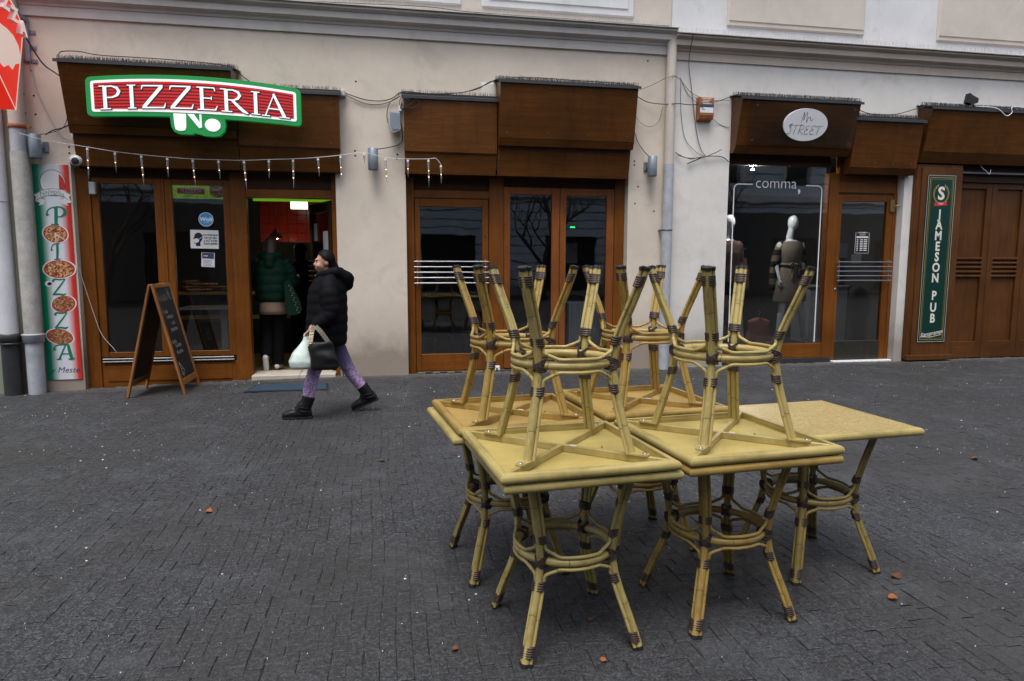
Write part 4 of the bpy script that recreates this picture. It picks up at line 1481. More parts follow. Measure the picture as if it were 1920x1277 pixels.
small_box('junction_box', 'white junction box beside the top of the pizzeria canopy', -5.275, -5.205, 3.18, 3.29, 0.06, 'white_plastic')
small_box('cable_clip_box', 'slim white cable box below the pizzeria canopy end', -5.275, -5.235, 2.93, 3.03, 0.05, 'white_plastic')
small_box('junction_box', 'white junction box at the right end of the middle canopy', 1.615, 1.69, 3.70, 3.775, 0.07, 'white_plastic')
small_box('junction_box', 'grey junction box at the top right corner of the pizzeria canopy', -2.20, -2.13, 3.54, 3.615, 0.07, 'box_grey')
small_box('junction_box', 'small white box beside the loudspeaker cables', -1.475, -1.435, 3.39, 3.47, 0.05, 'white_plastic')
small_box('plastic_box', 'worn white plastic box by the pizzeria window top', -5.16, -5.09, 2.29, 2.44, 0.05, 'box_grey', 'box', 0.10)
small_box('panel_cover', 'cream cover plate on the wall above the middle canopies', -0.42, -0.19, 3.60, 3.80, 0.02, 'cream_paint', 'panel')

t = thing('gas_box', 'rusty orange utility box with a blue white label on the white wall', 'box', (2.66, 0, 3.42))
mb = MB()
mb.prism([(0.0, 3.43), (-0.10, 3.45), (-0.12, 3.50), (-0.12, 3.73), (0.0, 3.75)], 'x', 2.575, 2.785)
build(mb, 'case', 'rust_box', t)
mb = MB()
mb.box(2.583, 2.777, -0.1225, -0.1205, 3.575, 3.60)
mb.box(2.583, 2.777, -0.1225, -0.1205, 3.60, 3.645, 0, 1)
mb.box(2.583, 2.777, -0.1225, -0.1205, 3.53, 3.575, 0, 0)
build(mb, 'label_plate', ['paper', 'print_blue'], t)
mb = MB()
T = wallT(2.68, 0, -0.1215)
for i in range(4):
    mb.ribbon([(-.07 + .012 * (i % 2), 3.715 - i * .022), (.065 - .02 * (i % 3), 3.715 - i * .022)], .008, T, .0006)
build(mb, 'lettering', 'cream_paint', t)

# floodlight and its cable
t = thing('floodlight', 'small black floodlight standing on the pub canopy', 'floodlight', (6.72, -0.25, 3.74))
mb = MB()
mb.prism([(6.62, 3.80), (6.65, 3.93), (6.70, 3.90), (6.80, 3.86), (6.79, 3.80), (6.71, 3.77)], 'y', -0.32, -0.24)
build(mb, 'lamp_housing', 'black_rubber', t)
mb = MB()
mb.tube([(6.64, -0.28, 3.745), (6.66, -0.28, 3.80)], 0.008, 6)
mb.tube([(6.76, -0.28, 3.745), (6.75, -0.28, 3.80)], 0.008, 6)
build(mb, 'bracket', 'black_rubber', t)


# ------------------------------------------------------------------ cables
def cable(label, pts, r=0.005, mat='black_rubber', per=8, n=6):
    mb = MB()
    mb.tube(smooth_path(pts, per), r, n)
    return build(mb, 'cable', mat, label=label, cat='cable')


cable('black cable from the neon sign to the pizzeria canopy', [(-5.55, -0.32, 3.95), (-5.45, -0.22, 3.72), (-5.33, -0.2, 3.62), (-5.22, -0.25, 3.55)], 0.008)
cable('thin dark cable hanging from the pizzeria canopy to the left lamp', [(-5.27, -0.03, 3.72), (-5.31, -0.02, 3.50), (-5.30, -0.02, 3.22), (-5.36, -0.02, 3.05), (-5.50, -0.03, 2.98), (-5.60, -0.1, 2.945)], 0.004)
cable('thick black cable looping from the canopy end to the left lamp', [(-5.24, -0.05, 3.24), (-5.25, -0.05, 3.12), (-5.33, -0.05, 3.05), (-5.45, -0.08, 3.00), (-5.52, -0.1, 2.945)], 0.007)
cable('grey cable hanging down the wall from the steel bracket', [(-5.66, -0.02, 3.80), (-5.62, -0.02, 3.50), (-5.53, -0.02, 3.25), (-5.40, -0.02, 2.98), (-5.28, -0.03, 2.90)], 0.005, 'box_grey')
cable('white cable at the dome camera', [(-5.25, -0.03, 2.88), (-5.20, -0.04, 2.78), (-5.14, -0.05, 2.73)], 0.005, 'white_plastic')
cable('thin white wire down the pizzeria door frame beside the banner', [(-5.345, -0.01, 1.62), (-5.30, 0.05, 1.30), (-5.22, 0.09, 0.90), (-5.14, 0.10, 0.60), (-5.02, 0.11, 0.42), (-4.99, 0.12, 0.36)], 0.003, 'white_plastic')
cable('black cable lying along the spikes over the pizzeria sign', [(-5.24, -0.30, 3.76), (-5.18, -0.40, 3.80), (-5.0, -0.42, 3.81), (-4.8, -0.35, 3.80), (-4.4, -0.3, 3.81), (-3.9, -0.3, 3.80), (-3.45, -0.3, 3.77), (-3.34, -0.3, 3.70), (-3.18, -0.24, 3.60), (-2.9, -0.2, 3.57), (-2.5, -0.15, 3.565), (-2.16, -0.05, 3.57)], 0.005)
cable('black cable sagging across the pier from pizzeria canopy to loudspeaker', [(-2.14, -0.04, 3.585), (-1.9, -0.03, 3.52), (-1.7, -0.03, 3.51), (-1.55, -0.04, 3.55), (-1.42, -0.1, 3.62), (-1.1, -0.15, 3.60), (-0.7, -0.15, 3.63), (-0.45, -0.2, 3.70), (-0.24, -0.25, 3.80)], 0.006)
cable('second thin cable sagging across the pier', [(-2.14, -0.03, 3.57), (-1.9, -0.02, 3.475), (-1.68, -0.02, 3.475), (-1.5, -0.03, 3.55), (-1.42, -0.1, 3.60), (-0.9, -0.12, 3.61), (-0.5, -0.14, 3.68), (-0.3, -0.2, 3.78), (0.1, -0.3, 3.82), (0.8, -0.3, 3.815), (1.55, -0.28, 3.80), (1.64, -0.1, 3.76)], 0.0045)
mb = MB()
for k in range(4):
    loop = []
    for i in range(25):
        a = 2 * math.pi * i / 24
        loop.append((-1.395 + 0.05 * k * .4 + (0.075 + .012 * k) * math.cos(a), -0.225 - 0.008 * k + .004 * math.sin(3 * a + k), 3.455 + (0.085 - .008 * k) * math.sin(a + k)))
    mb.tube(loop, 0.004, 5, False)
build(mb, 'cable_coil', 'black_rubber', label='coil of spare black cable at the corner of the middle canopy', cat='cable')
cable('black cable from the loudspeaker down to the pier lamp', [(-1.44, -0.05, 3.50), (-1.455, -0.03, 3.30), (-1.43, -0.03, 3.10), (-1.47, -0.03, 2.99), (-1.60, -0.05, 2.94), (-1.75, -0.1, 2.905)], 0.006)
cable('black cable hanging behind the loudspeaker', [(-1.45, -0.04, 3.58), (-1.58, -0.03, 3.50), (-1.625, -0.03, 3.35), (-1.61, -0.04, 3.24)], 0.005)
cable('black cable from the middle canopy to the lamp by the downpipe', [(1.64, -0.05, 3.70), (1.65, -0.03, 3.40), (1.72, -0.03, 3.15), (1.82, -0.04, 3.0), (1.88, -0.1, 2.92)], 0.005)
cable('thin black loop between canopy end and downpipe', [(1.65, -0.03, 3.60), (1.72, -0.03, 3.42), (1.88, -0.03, 3.33), (2.02, -0.03, 3.40), (2.08, -0.03, 3.6)], 0.0028)
cable('long black cable from the middle canopy past the downpipe to the oval sign', [(1.68, -0.07, 3.72), (1.85, -0.05, 3.65), (2.06, -0.1, 3.62), (2.25, -0.17, 3.62), (2.5, -0.06, 3.64), (2.85, -0.05, 3.70), (3.10, -0.2, 3.78)], 0.0055)
cable('thin cable sagging over the downpipe to the white wall', [(1.68, -0.06, 3.78), (1.9, -0.05, 3.87), (2.1, -0.16, 3.96), (2.25, -0.12, 3.97), (2.5, -0.03, 3.80), (2.8, -0.03, 3.72), (3.05, -0.04, 3.73)], 0.0035)
cable('dark cable running down from the cornice over the rusty box', [(2.40, -0.22, 4.50), (2.43, -0.05, 4.20), (2.50, -0.03, 3.80), (2.58, -0.03, 3.3), (2.66, -0.03, 3.05), (2.74, -0.03, 2.96)], 0.0045)
cable('thin dark wire crossing behind the rusty box', [(2.32, -0.03, 4.0), (2.45, -0.02, 3.78), (2.60, -0.13, 3.60), (2.9, -0.02, 3.42), (3.08, -0.02, 3.36)], 0.003)
cable('thin dark wire hanging left of the rusty box', [(2.33, -0.03, 3.95), (2.35, -0.02, 3.55), (2.42, -0.02, 3.20), (2.58, -0.03, 3.02), (2.72, -0.03, 2.96)], 0.003)
mb = MB()
mb.tube(smooth_path([(2.28, -0.03, 3.0), (2.42, -0.06, 2.93), (2.62, -0.05, 2.935), (2.80, -0.04, 2.965), (2.98, -0.03, 2.96), (3.08, -0.03, 2.90)], 6), 0.006, 6)
mb.tube([(2.45, -0.05, 2.85), (2.70, -0.05, 2.955)], 0.008, 6)
mb.tube([(2.30, -0.05, 2.96), (2.50, -0.07, 2.91), (2.66, -0.05, 2.95)], 0.004, 6)
mb.tube([(2.72, -0.05, 2.95), (2.86, -0.08, 3.01), (2.93, -0.1, 3.05)], 0.006, 6)
build(mb, 'cable_bundle', 'black_rubber', label='frayed bundle of cable ends below the rusty box', cat='cable')
cable('black cable sagging between the oval sign box and the pub canopy', [(4.92, -0.2, 3.66), (5.2, -0.12, 3.62), (5.6, -0.1, 3.63), (5.95, -0.12, 3.72), (6.10, -0.2, 3.76)], 0.006)
cable('white cable hanging over the pub canopy edge', [(6.80, -0.27, 3.76), (7.05, -0.30, 3.75), (7.15, -0.335, 3.71), (7.27, -0.34, 3.63), (7.36, -0.34, 3.68), (7.37, -0.33, 3.76), (7.6, -0.3, 3.77)], 0.006, 'white_plastic')
cable('thin dark cable along the left building cornice top', [(-5.9, -0.12, 4.63), (-4, -0.13, 4.62), (-2.6, -0.12, 4.62), (-1.2, -0.14, 4.645), (-0.6, -0.20, 4.60), (0.5, -0.19, 4.60), (1.6, -0.16, 4.61), (2.1, -0.14, 4.62)], 0.004)
cable('twisted grey cable tails under the pub canopy', [(7.17, -0.06, 2.96), (7.22, -0.07, 2.90), (7.28, -0.06, 2.88), (7.33, -0.07, 2.83), (7.36, -0.06, 2.90)], 0.005, 'box_grey')

# drilled holes left in the plaster
mb = MB()
for (x, z) in ((-5.66, 3.68), (-5.76, 3.41), (-5.655, 3.40), (-5.76, 3.20), (-5.65, 3.19), (-5.32, 2.83), (-5.32, 2.76), (-2.03, 2.89), (-2.03, 2.83), (-1.50, 2.86), (-1.51, 2.81), (1.70, 2.87), (1.70, 2.82), (-2.0, 3.74), (1.72, 2.3), (2.0, 2.2), (1.76, 2.53), (1.86, 4.2)):
    mb.lathe([(0.011, 0.002), (0.012, -0.0015), (0.006, -0.002)], (x, 0, z), 9, 0, 'y')
build(mb, 'plug_holes', 'joint_soil', b1)

# ------------------------------------------------------------------ icicle light string
pts = [(-5.72, 2.93), (-5.475, 2.863), (-5.031, 2.800), (-4.742, 2.758), (-4.462, 2.731), (-4.180, 2.712), (-3.902, 2.699), (-3.615, 2.697), (-3.327, 2.699), (-3.040, 2.718), (-2.759, 2.733), (-2.467, 2.759), (-2.198, 2.794), (-1.913, 2.835), (-1.655, 2.781), (-1.379, 2.773), (-1.123, 2.781), (-1.03, 2.79), (-0.966, 2.718)]
bots = [2.431, 2.522, 2.370, 2.473, 2.372, 2.466, 2.343, 2.487, 2.377, 2.530, 2.440, 2.692, 2.429, 2.549, 2.430, None, 2.478]
t = thing('light_string', 'string of clear icicle lights hung in front of the pizzeria', 'light string', (-3.3, -0.25, 2.3))
mb = MB()
mb.tube(smooth_path([(x, -0.25, z) for x, z in pts], 4), 0.0032, 5)
build(mb, 'cord', 'white_plastic', t)
icl = NT('icicle_plastic')
icl.setp(col=(0.85, 0.86, 0.88), rough=0.18)
icl.b.inputs["Transmission Weight"].default_value = 0.75
icl.b.inputs["IOR"].default_value = 1.3
for (x, z), zb in zip(pts[2:], bots):
    if zb is None:
        continue
    L = z - zb
    sl = RND.uniform(-0.06, 0.14)
    P = [Vector((x + sl * (z - q) * .5, -0.25, q)) for q in (z - 0.01, z - 0.035, z - 0.06, z - L * .45, z - L * .75, zb)]
    mb = MB()
    mb.tube(P[1:], [0.012, 0.0145, 0.0105, 0.006, 0.001], 8)
    ic = build(mb, 'icicle', 'icicle_plastic', t)
    mb = MB()
    mb.tube([P[0], P[1]], [0.012, 0.0155], 8)
    build(mb, 'cap', 'white_plastic', ic)
    if L > 0.2:
        mb = MB()
        for f in ((0.35, 0.6) if L > 0.3 else (0.45,)):
            q = P[1].lerp(P[-1], f) + Vector((0, -0.011 * (1.1 - f), 0))
            mb.ball(q, 0.0055, 6)
        build(mb, 'bulb', 'bulb_warm', ic)

# ------------------------------------------------------------------ lit PIZZERIA UNO sign
sg = thing('shop_sign', 'lit arched red sign with white capitals and green border over the pizzeria', 'sign', (-3.77, -0.5, 2.93))
SXC, SHW = -3.768, 1.148


def arch(x, k):
    """height shift of the arched sign at x"""
    t_ = (x - SXC) / SHW
    return k * (1 - t_ * t_) - 0.012 * t_


def sign_outline(ins, ztop, zbot, kt, kb, n=24, r=0.06):
    x0, x1 = SXC - SHW + ins, SXC + SHW - ins
    top = [(x0 + (x1 - x0) * i / n, ztop - ins * .9 + arch(x0 + (x1 - x0) * i / n, kt)) for i in range(n + 1)]
    bot = [(x1 + (x0 - x1) * i / n, zbot + ins * .9 + arch(x1 + (x0 - x1) * i / n, kb)) for i in range(n + 1)]

    def rnd(p, a, b):
        p, a, b = Vector(p), Vector(a), Vector(b)
        u, w = (a - p).normalized() * r, (b - p).normalized() * r
        return [tuple(p + u * (1 - s_) ** 2 + w * s_ ** 2) for s_ in (0, .25, .5, .75, 1)]
    tl, tr_, br_, bl = top[0], top[-1], bot[0], bot[-1]
    return rnd(tl, bl, top[1])[::1] + top[2:-2] + rnd(tr_, top[-2], br_) + rnd(br_, tr_, bot[1]) + bot[2:-2] + rnd(bl, bot[-2], tl)


ZT, ZB = 3.508, 3.085
out = sign_outline(0.0, ZT, ZB, 0.078, 0.045)
uno = [(-4.06, 3.14), (-4.05, 3.02), (-4.02, 2.965), (-3.97, 2.94), (-3.83, 2.938), (-3.80, 2.955), (-3.735, 2.94), (-3.70, 2.928), (-3.60, 2.922), (-3.53, 2.935), (-3.48, 2.985), (-3.463, 3.05), (-3.47, 3.12)]
mb = MB()
mb.prism(out, 'y', -0.50, -0.43)
build(mb, 'sign_body', 'lit_green', sg)
mb = MB()
mb.prism(uno + [(-3.48, 3.16), (-4.05, 3.17)], 'y', -0.499, -0.431)
bu = build(mb, 'lower_body', 'lit_green', sg)
mb = MB()
mb.prism(sign_outline(0.052, ZT, ZB, 0.078, 0.045, r=0.03), 'y', -0.505, -0.4995)
build(mb, 'white_field', 'lit_white', sg)
mb = MB()
red = sign_outline(0.082, ZT, ZB, 0.078, 0.045, r=0.008)
mb.prism(red, 'y', -0.508, -0.504)
rf = build(mb, 'red_field', 'lit_red', sg)
mb = MB()
T = lambda u, v, off=0.0: (u, -0.5085 - off, v)
for k in range(8):
    f = (k + 0.6) / 8.4
    line = []
    for i in range(25):
        x = SXC - SHW + 0.09 + (2 * SHW - 0.18) * i / 24
        a, b = ZB + 0.075 + arch(x, 0.045), ZT - 0.075 + arch(x, 0.078)
        line.append((x, a + (b - a) * f))
    mb.ribbon(line, 0.014, T)
build(mb, 'red_stripes', 'lit_redline', rf)
for s_ in (-4.5, -3.0):
    mb = MB()
    mb.box(s_ - 0.03, s_ + 0.03, -0.432, -0.30, 3.25, 3.31)
    build(mb, 'standoff', 'iron_dark', sg)

# roman capitals as brush strokes: (points, widths); unit height
CAP = {
    'P': (0.72, [([(.20, .02), (.20, .98)], .15), ([(.20, .95), (.42, .96), (.60, .88), (.66, .73), (.60, .58), (.44, .49), (.26, .49)], [.06, .06, .11, .14, .11, .06, .05]), ([(.04, .02), (.38, .02)], .045), ([(.02, .97), (.20, .97)], .05)]),
    'I': (0.40, [([(.20, .02), (.20, .98)], .15), ([(.03, .02), (.37, .02)], .045), ([(.03, .98), (.37, .98)], .045)]),
    'Z': (0.80, [([(.08, .96), (.74, .96)], .06), ([(.70, .94), (.10, .05)], .14), ([(.05, .035), (.76, .035)], .06), ([(.09, .97), (.05, .80)], [.07, .03]), ([(.75, .03), (.80, .22)], [.07, .03])]),
    'E': (0.68, [([(.18, .02), (.18, .98)], .15), ([(.03, .02), (.62, .03)], .05), ([(.03, .97), (.58, .97)], .05), ([(.20, .52), (.48, .52)], .05), ([(.60, .03), (.66, .20)], [.07, .03]), ([(.57, .97), (.60, .82)], [.07, .03]), ([(.48, .60), (.48, .44)], .035)]),
    'R': (0.86, [([(.20, .02), (.20, .98)], .15), ([(.20, .95), (.42, .96), (.58, .88), (.63, .74), (.56, .60), (.42, .52), (.26, .52)], [.06, .06, .11, .14, .11, .06, .05]), ([(.38, .52), (.62, .20), (.76, .05), (.88, -.02)], [.10, .14, .12, .04]), ([(.04, .02), (.38, .02)], .045), ([(.02, .97), (.20, .97)], .05)]),
    'A': (0.86, [([(.40, .98), (.12, .03)], [.04, .06]), ([(.38, 1.0), (.72, .03)], [.10, .15]), ([(.22, .34), (.58, .34)], .05), ([(.0, .02), (.26, .02)], .045), ([(.56, .02), (.88, .02)], .045)]),
}
letters = [('P', -4.783, -4.554), ('I', -4.497, -4.391), ('Z', -4.357, -4.093), ('Z', -4.060, -3.800), ('E', -3.768, -3.534), ('R', -3.513, -3.214), ('I', -3.180, -3.066), ('A', -3.060, -2.756)]
for ch, xa, xb in letters:
    w, strokes = CAP[ch]
    xc = (xa + xb) / 2
    z0 = 3.147 + arch(xc, 0.068) + 0.0
    slope = -2 * 0.062 * (xc - SXC) / SHW ** 2
    H_ = 0.258

    def put_letter(grow, off, dx, dz):
        m_ = MB()
        for k, (p, wd) in enumerate(strokes):
            q = [(xa + dx + u / w * (xb - xa), z0 + dz + v * H_ + slope * (xa + u / w * (xb - xa) - xc)) for u, v in p]
            if grow:
                a, b = Vector(q[0]), Vector(q[-1])
                q[0] = tuple(a + (a - Vector(q[1])).normalized() * grow)
                q[-1] = tuple(b + (b - Vector(q[-2])).normalized() * grow)
            ww = [x * H_ + 2 * grow for x in wd] if isinstance(wd, list) else wd * H_ + 2 * grow
            m_.ribbon(q, ww, T, off + k * 0.00015)
        return m_
    o = build(put_letter(0.0, 0.0045, 0, 0), 'letter', 'lit_white', sg)
    build(put_letter(0.008, 0.0020, 0.004, -0.004), 'letter_shadow', 'ink_black', o)
mb = MB()
T2 = lambda u, v, off=0.0: (u, -0.5065 - off, v)
mb.poly([(-4.02, 3.165), (-3.885, 3.165), (-3.888, 3.02), (-3.90, 2.985), (-3.93, 2.975), (-3.975, 2.975), (-4.003, 2.99), (-4.012, 3.03)], T2)
mb.poly([(-3.872, 3.165), (-3.80, 3.165), (-3.742, 3.075), (-3.742, 3.165), (-3.72, 3.165), (-3.72, 3.02), (-3.75, 3.01)], T2)
mb.poly([(-3.603 + 0.085 * math.cos(a), 3.05 + 0.072 * math.sin(a)) for a in [2 * math.pi * i / 28 for i in range(28)]], T2)
build(mb, 'letter_field', 'lit_white', bu)

# ------------------------------------------------------------------ neon pizza slice sign sticking out from the wall
ng = thing('neon_sign', 'red lit pizza slice sign on a steel bracket, cut by the left edge', 'sign', (-5.65, -0.6, 3.1))
slice_ = [(-0.56, 3.125), (-0.27, 4.03), (-0.30, 4.12), (-0.42, 4.24), (-0.62, 4.34), (-0.90, 4.40), (-1.2, 4.38), (-1.45, 4.28), (-1.5, 4.1)]
sliceX = [(y, z) for y, z in slice_]
mb = MB()
mb.prism(sliceX, 'x', -5.76, -5.60)
nb = build(mb, 'sign_body', 'neon_red', ng)
TX = lambda u, v, off=0.0: (-5.5985 + off, u, v)
mb = MB()
edge = sliceX + [sliceX[0]]
mb.ribbon(edge, 0.022, TX, 0.001)
build(mb, 'white_rim', 'neon_white', nb)
mb = MB()
mb.poly([(-0.50, 3.62), (-0.38, 3.66), (-0.375, 3.72), (-0.40, 3.84), (-0.50, 3.92), (-0.62, 3.95), (-0.85, 3.97), (-1.1, 3.94), (-1.1, 3.55), (-0.95, 3.52), (-0.85, 3.56), (-0.75, 3.52), (-0.65, 3.57), (-0.57, 3.54)], TX, 0.004)
build(mb, 'topping_field', 'neon_white', nb)
for k, ch in enumerate('AZZIP'):
    y = -0.36 - k * 0.17
    zc = 4.03 + 0.09 * (k if k < 3 else 2) ** 0.8
    mb = MB()
    text_into(mb, ch, 0.20, (lambda yy, z_: (lambda u, v, off=0.0: (-5.5485 + off, yy + u, z_ + v)))(y, zc), bold=0.010)
    n0 = len(mb.v)
    mb.v = mb.v + [(x - 0.045, y_, z) for x, y_, z in mb.v]
    ed = {}
    for f in list(mb.f):
        for i in range(len(f)):
            e = (min(f[i], f[(i + 1) % len(f)]), max(f[i], f[(i + 1) % len(f)]))
            ed[e] = ed.get(e, 0) + 1
    for (a, b), c in ed.items():
        if c == 1:
            mb.f.append((a, b, b + n0, a + n0))
            mb.mi.append(1)
            mb.sm.append(False)
            mb.uv.append([(0, 0)] * 4)
    build(mb, 'raised_letter', ['neon_white', 'vinyl_white'], nb)
mb = MB()
mb.box(-5.69, -5.645, -0.055, -0.01, 3.77, 4.24, 0.004)
bk = build(mb, 'bracket', 'steel_bracket', ng)
for z in (3.78, 3.93, 4.10):
    mb = MB()
    mb.box(-5.73 if z < 3.8 else -5.69, -5.585, -0.012, 0.0, z - 0.02, z + 0.025, 0.002)
    mb.lathe([(0.008, 0.0), (0.008, -0.02)], (-5.605, 0, z), 8, 0, 'y')
    build(mb, 'bracket_plate', 'steel_bracket', bk)
mb = MB()
mb.box(-5.692, -5.643, -1.3, -0.012, 4.20, 4.25, 0.003)
build(mb, 'arm', 'steel_bracket', bk)

# ------------------------------------------------------------------ vertical PIZZA banner
bn = thing('banner', 'tall green white red banner reading PIZZA with four pizzas', 'banner', (-5.53, 0, 0.06))
BX0, BX1, BZ0, BZ1 = -5.728, -5.342, 0.062, 2.622
t = NT('tricolour')
sep = t.n("ShaderNodeSeparateXYZ")
t.l(t.coord('pos'), sep.inputs[0])
fx = t.math('DIVIDE', t.math('SUBTRACT', sep.outputs[0], BX0), BX1 - BX0)
t.setp(col=t.ramp(fx, [(0.0, (0.0, 0.17, 0.085)), (0.14, (0.0, 0.20, 0.105)), (0.36, (0.70, 0.72, 0.78)), (0.70, (0.70, 0.72, 0.78)), (0.90, (0.60, 0.045, 0.03)), (1.0, (0.52, 0.02, 0.015))]), rough=0.35)
mb = MB()
mb.box(BX0, BX1, -0.012, -0.001, BZ0, BZ1, 0.001)
panel = build(mb, 'panel', 'tricolour', bn)
bw, bh = BX1 - BX0, BZ1 - BZ0
TB = lambda u, v, off=0.0: (BX0 + u * bw, -0.0125 - off, BZ1 - v * bh)


def stroke_letter(mb, strokes, cx, cy, w, h, off=0.0015):
    for k, (p, wd) in enumerate(strokes):
        q = smooth_path([Vector((u, v, 0)) for u, v in p], 5)
        m_ = len(q)
        ww = [np.interp(i / (m_ - 1), np.linspace(0, 1, len(wd)), wd) * w * bw * 1.35 for i in range(m_)] if isinstance(wd, list) else wd * w * bw * 1.35
        TL = lambda u, v, o_=0.0: (BX0 + bw * cx + u, -0.0125 - o_, BZ1 - bh * cy + v)
        mb.ribbon([((a.x - .5) * w * bw, (a.y - .5) * h * bh) for a in q], ww, TL, off + k * .0002)


CAL = {
    'P': [([(.52, .96), (.50, .5), (.46, .05)], [.14, .15, .13]), ([(.20, .05), (.48, .03), (.62, .06)], .07), ([(.05, .52), (.0, .66), (.14, .88), (.45, .98), (.80, .98), (1.0, .82), (.98, .62), (.78, .48), (.55, .47)], [.16, .06, .05, .06, .07, .13, .13, .07, .04])],
    'I': [([(.62, .96), (.58, .5), (.50, .05)], [.18, .20, .16]), ([(.20, .04), (.5, .03), (.85, .08)], .09), ([(.05, .55), (.0, .70), (.2, .9), (.6, .98), (.9, .99)], [.20, .08, .08, .09, .05])],
    'Z': [([(.08, .80), (.20, .95), (.55, .93), (.95, .97)], [.14, .10, .09, .07]), ([(.95, .96), (.5, .5), (.04, .04)], [.06, .09, .10]), ([(.03, .05), (.4, .08), (.75, .04), (.95, .12)], [.08, .11, .12, .04])],
    'A': [([(.02, .62), (.0, .78), (.15, .93), (.50, .97), (.78, .96)], [.15, .06, .06, .08, .06]), ([(.62, .96), (.42, .5), (.22, .05)], [.06, .07, .08]), ([(.76, .97), (.82, .5), (.92, .06)], [.10, .14, .13]), ([(.08, .04), (.22, .04), (.34, .06)], .06), ([(.72, .05), (.92, .03), (1.08, .10)], [.06, .08, .03]), ([(.34, .38), (.6, .38), (.84, .38)], .05)],
}
for ch, cx, cy, w, h in (('P', .575, .234, .50, .085), ('I', .52, .397, .28, .078), ('Z', .52, .561, .40, .080), ('Z', .51, .718, .40, .080), ('A', .52, .868, .52, .075)):
    mb = MB()
    stroke_letter(mb, CAL[ch], cx, cy, w, h)
    build(mb, 'letter', 'print_green', panel)
mb = MB()
text_into(mb, 'v Meste', 0.100, wallT(BX0 + bw * 0.52, BZ1 - bh * 0.955, -0.0125), shear=0.25, off=0.001)
build(mb, 'lettering', 'print_blue', panel)
# ring and ribbon at the head of the banner
mb = MB()
TC = wallT(BX0 + bw * 0.55, BZ1 - bh * 0.083, -0.0125)
mb.poly([(0.135 * math.cos(a), 0.150 * math.sin(a)) for a in [2 * math.pi * i / 36 for i in range(36)]], TC, 0.0008)
mb.ribbon([(0.135 * math.cos(a), 0.150 * math.sin(a)) for a in [2 * math.pi * i / 36 for i in range(37)]], 0.006, TC, 0.0012, 1)
mb.poly([(0.02 + 0.11 * math.cos(a), -0.015 + 0.135 * math.sin(a)) for a in [-1.2 + 2.3 * i / 12 for i in range(13)]], TC, 0.0016, 2)
mb.ribbon([(-0.19, -0.17), (-0.10, -0.115), (0, -0.10), (0.10, -0.115), (0.16, -0.165)], 0.072, TC, 0.0022)
mb.poly([(-0.19, -0.17), (-0.10, -0.20), (-0.11, -0.25), (-0.17, -0.265), (-0.15, -0.235), (-0.20, -0.215)], TC, 0.0019)
mb.poly([(0.16, -0.16), (0.06, -0.20), (0.08, -0.235), (0.15, -0.265), (0.135, -0.235), (0.19, -0.225)], TC, 0.0019)
for s_ in (-1, 1):
    mb.ribbon([(-0.19, -0.17 + s_ * .036), (-0.10, -0.115 + s_ * .036), (0, -0.10 + s_ * .036), (0.10, -0.115 + s_ * .036), (0.16, -0.165 + s_ * .036)], 0.004, TC, 0.0026, 1)
build(mb, 'ribbon_print', ['paper', 'ink_black', 'print_red'], panel)
mb = MB()
text_into(mb, 'Najlepšia', 0.072, lambda u, v, off=0.0: TC(u - 0.015, v - 0.100 - 2.3 * u * u, off), off=0.0032, bold=-0.0005)
build(mb, 'lettering', 'print_green', panel)


def pizza_material(name, dark):
    t = NT(name)
    v = t.coord('pos')
    vo = t.n("ShaderNodeTexVoronoi")
    vo.inputs["Scale"].default_value = 55
    t.l(v, vo.inputs["Vector"])
    n_ = t.noise(v, 70, 4, .7)
    c = t.ramp(t.mix(.5, vo.outputs["Color"], n_), [(0.25, (0.03, 0.035, 0.015)), (0.38, (0.30, 0.03, 0.012)), (0.52, tuple(x * dark for x in (0.50, 0.20, 0.05))), (0.66, tuple(x * dark for x in (0.75, 0.58, 0.34)))])
    t.setp(col=c, rough=0.6)


pizza_material('pizza_print', 0.9)
pizza_material('pizza_dark', 0.55)
for cx, cy, rx, ry, mt, tilt, cut in ((.52, .315, .345, .041, 'pizza_print', -.15, True), (.56, .478, .445, .042, 'pizza_print', .02, False), (.61, .641, .345, .039, 'pizza_dark', .20, False), (.44, .795, .385, .037, 'pizza_dark', -.22, False)):
    mb = MB()
    TP = wallT(BX0 + bw * cx, BZ1 - bh * cy, -0.0125)

    def oval(k, n=36):
        o_ = []
        for i in range(n):
            a = 2 * math.pi * i / n
            u, v = rx * bw * k * math.cos(a), ry * bh * k * math.sin(a)
            o_.append((u * math.cos(tilt) - v * math.sin(tilt), u * math.sin(tilt) + v * math.cos(tilt)))
        return o_
    mb.poly(oval(1.08), TP, 0.0006)
    mb.poly(oval(0.98), TP, 0.0010, 1)
    mb.poly(oval(0.88), TP, 0.0014, 2)
    if cut:
        mb.ribbon([(0.0, 0.0), (0.10, -0.075)], 0.008, TP, 0.002)
        mb.ribbon([(0.0, 0.0), (0.0, -0.105)], 0.008, TP, 0.0021)
    build(mb, 'pizza_picture', ['paper', 'print_red', mt], panel)
mb = MB()
TP = wallT(BX0 + bw * 0.235, BZ1 - bh * 0.546, -0.0125)
mb.poly([(0.042 * math.cos(2 * math.pi * i / 20), 0.036 * math.sin(2 * math.pi * i / 20)) for i in range(20)], TP, 0.001)
mb.poly([(-0.02, 0.0), (0.0, 0.02), (0.025, 0.018), (0.035, -0.005), (0.01, -0.022), (-0.012, -0.016)], TP, 0.0015, 1)
build(mb, 'round_sticker', ['paper', 'ink_black'], panel)

# ------------------------------------------------------------------ chalkboard A-frame
af = thing('chalkboard_sign', 'wooden A-frame chalkboard standing before the pizzeria window', 'chalkboard', (-4.27, -0.5, -0.04))
AX, AZ, FZ = -4.268, 1.235, -0.042


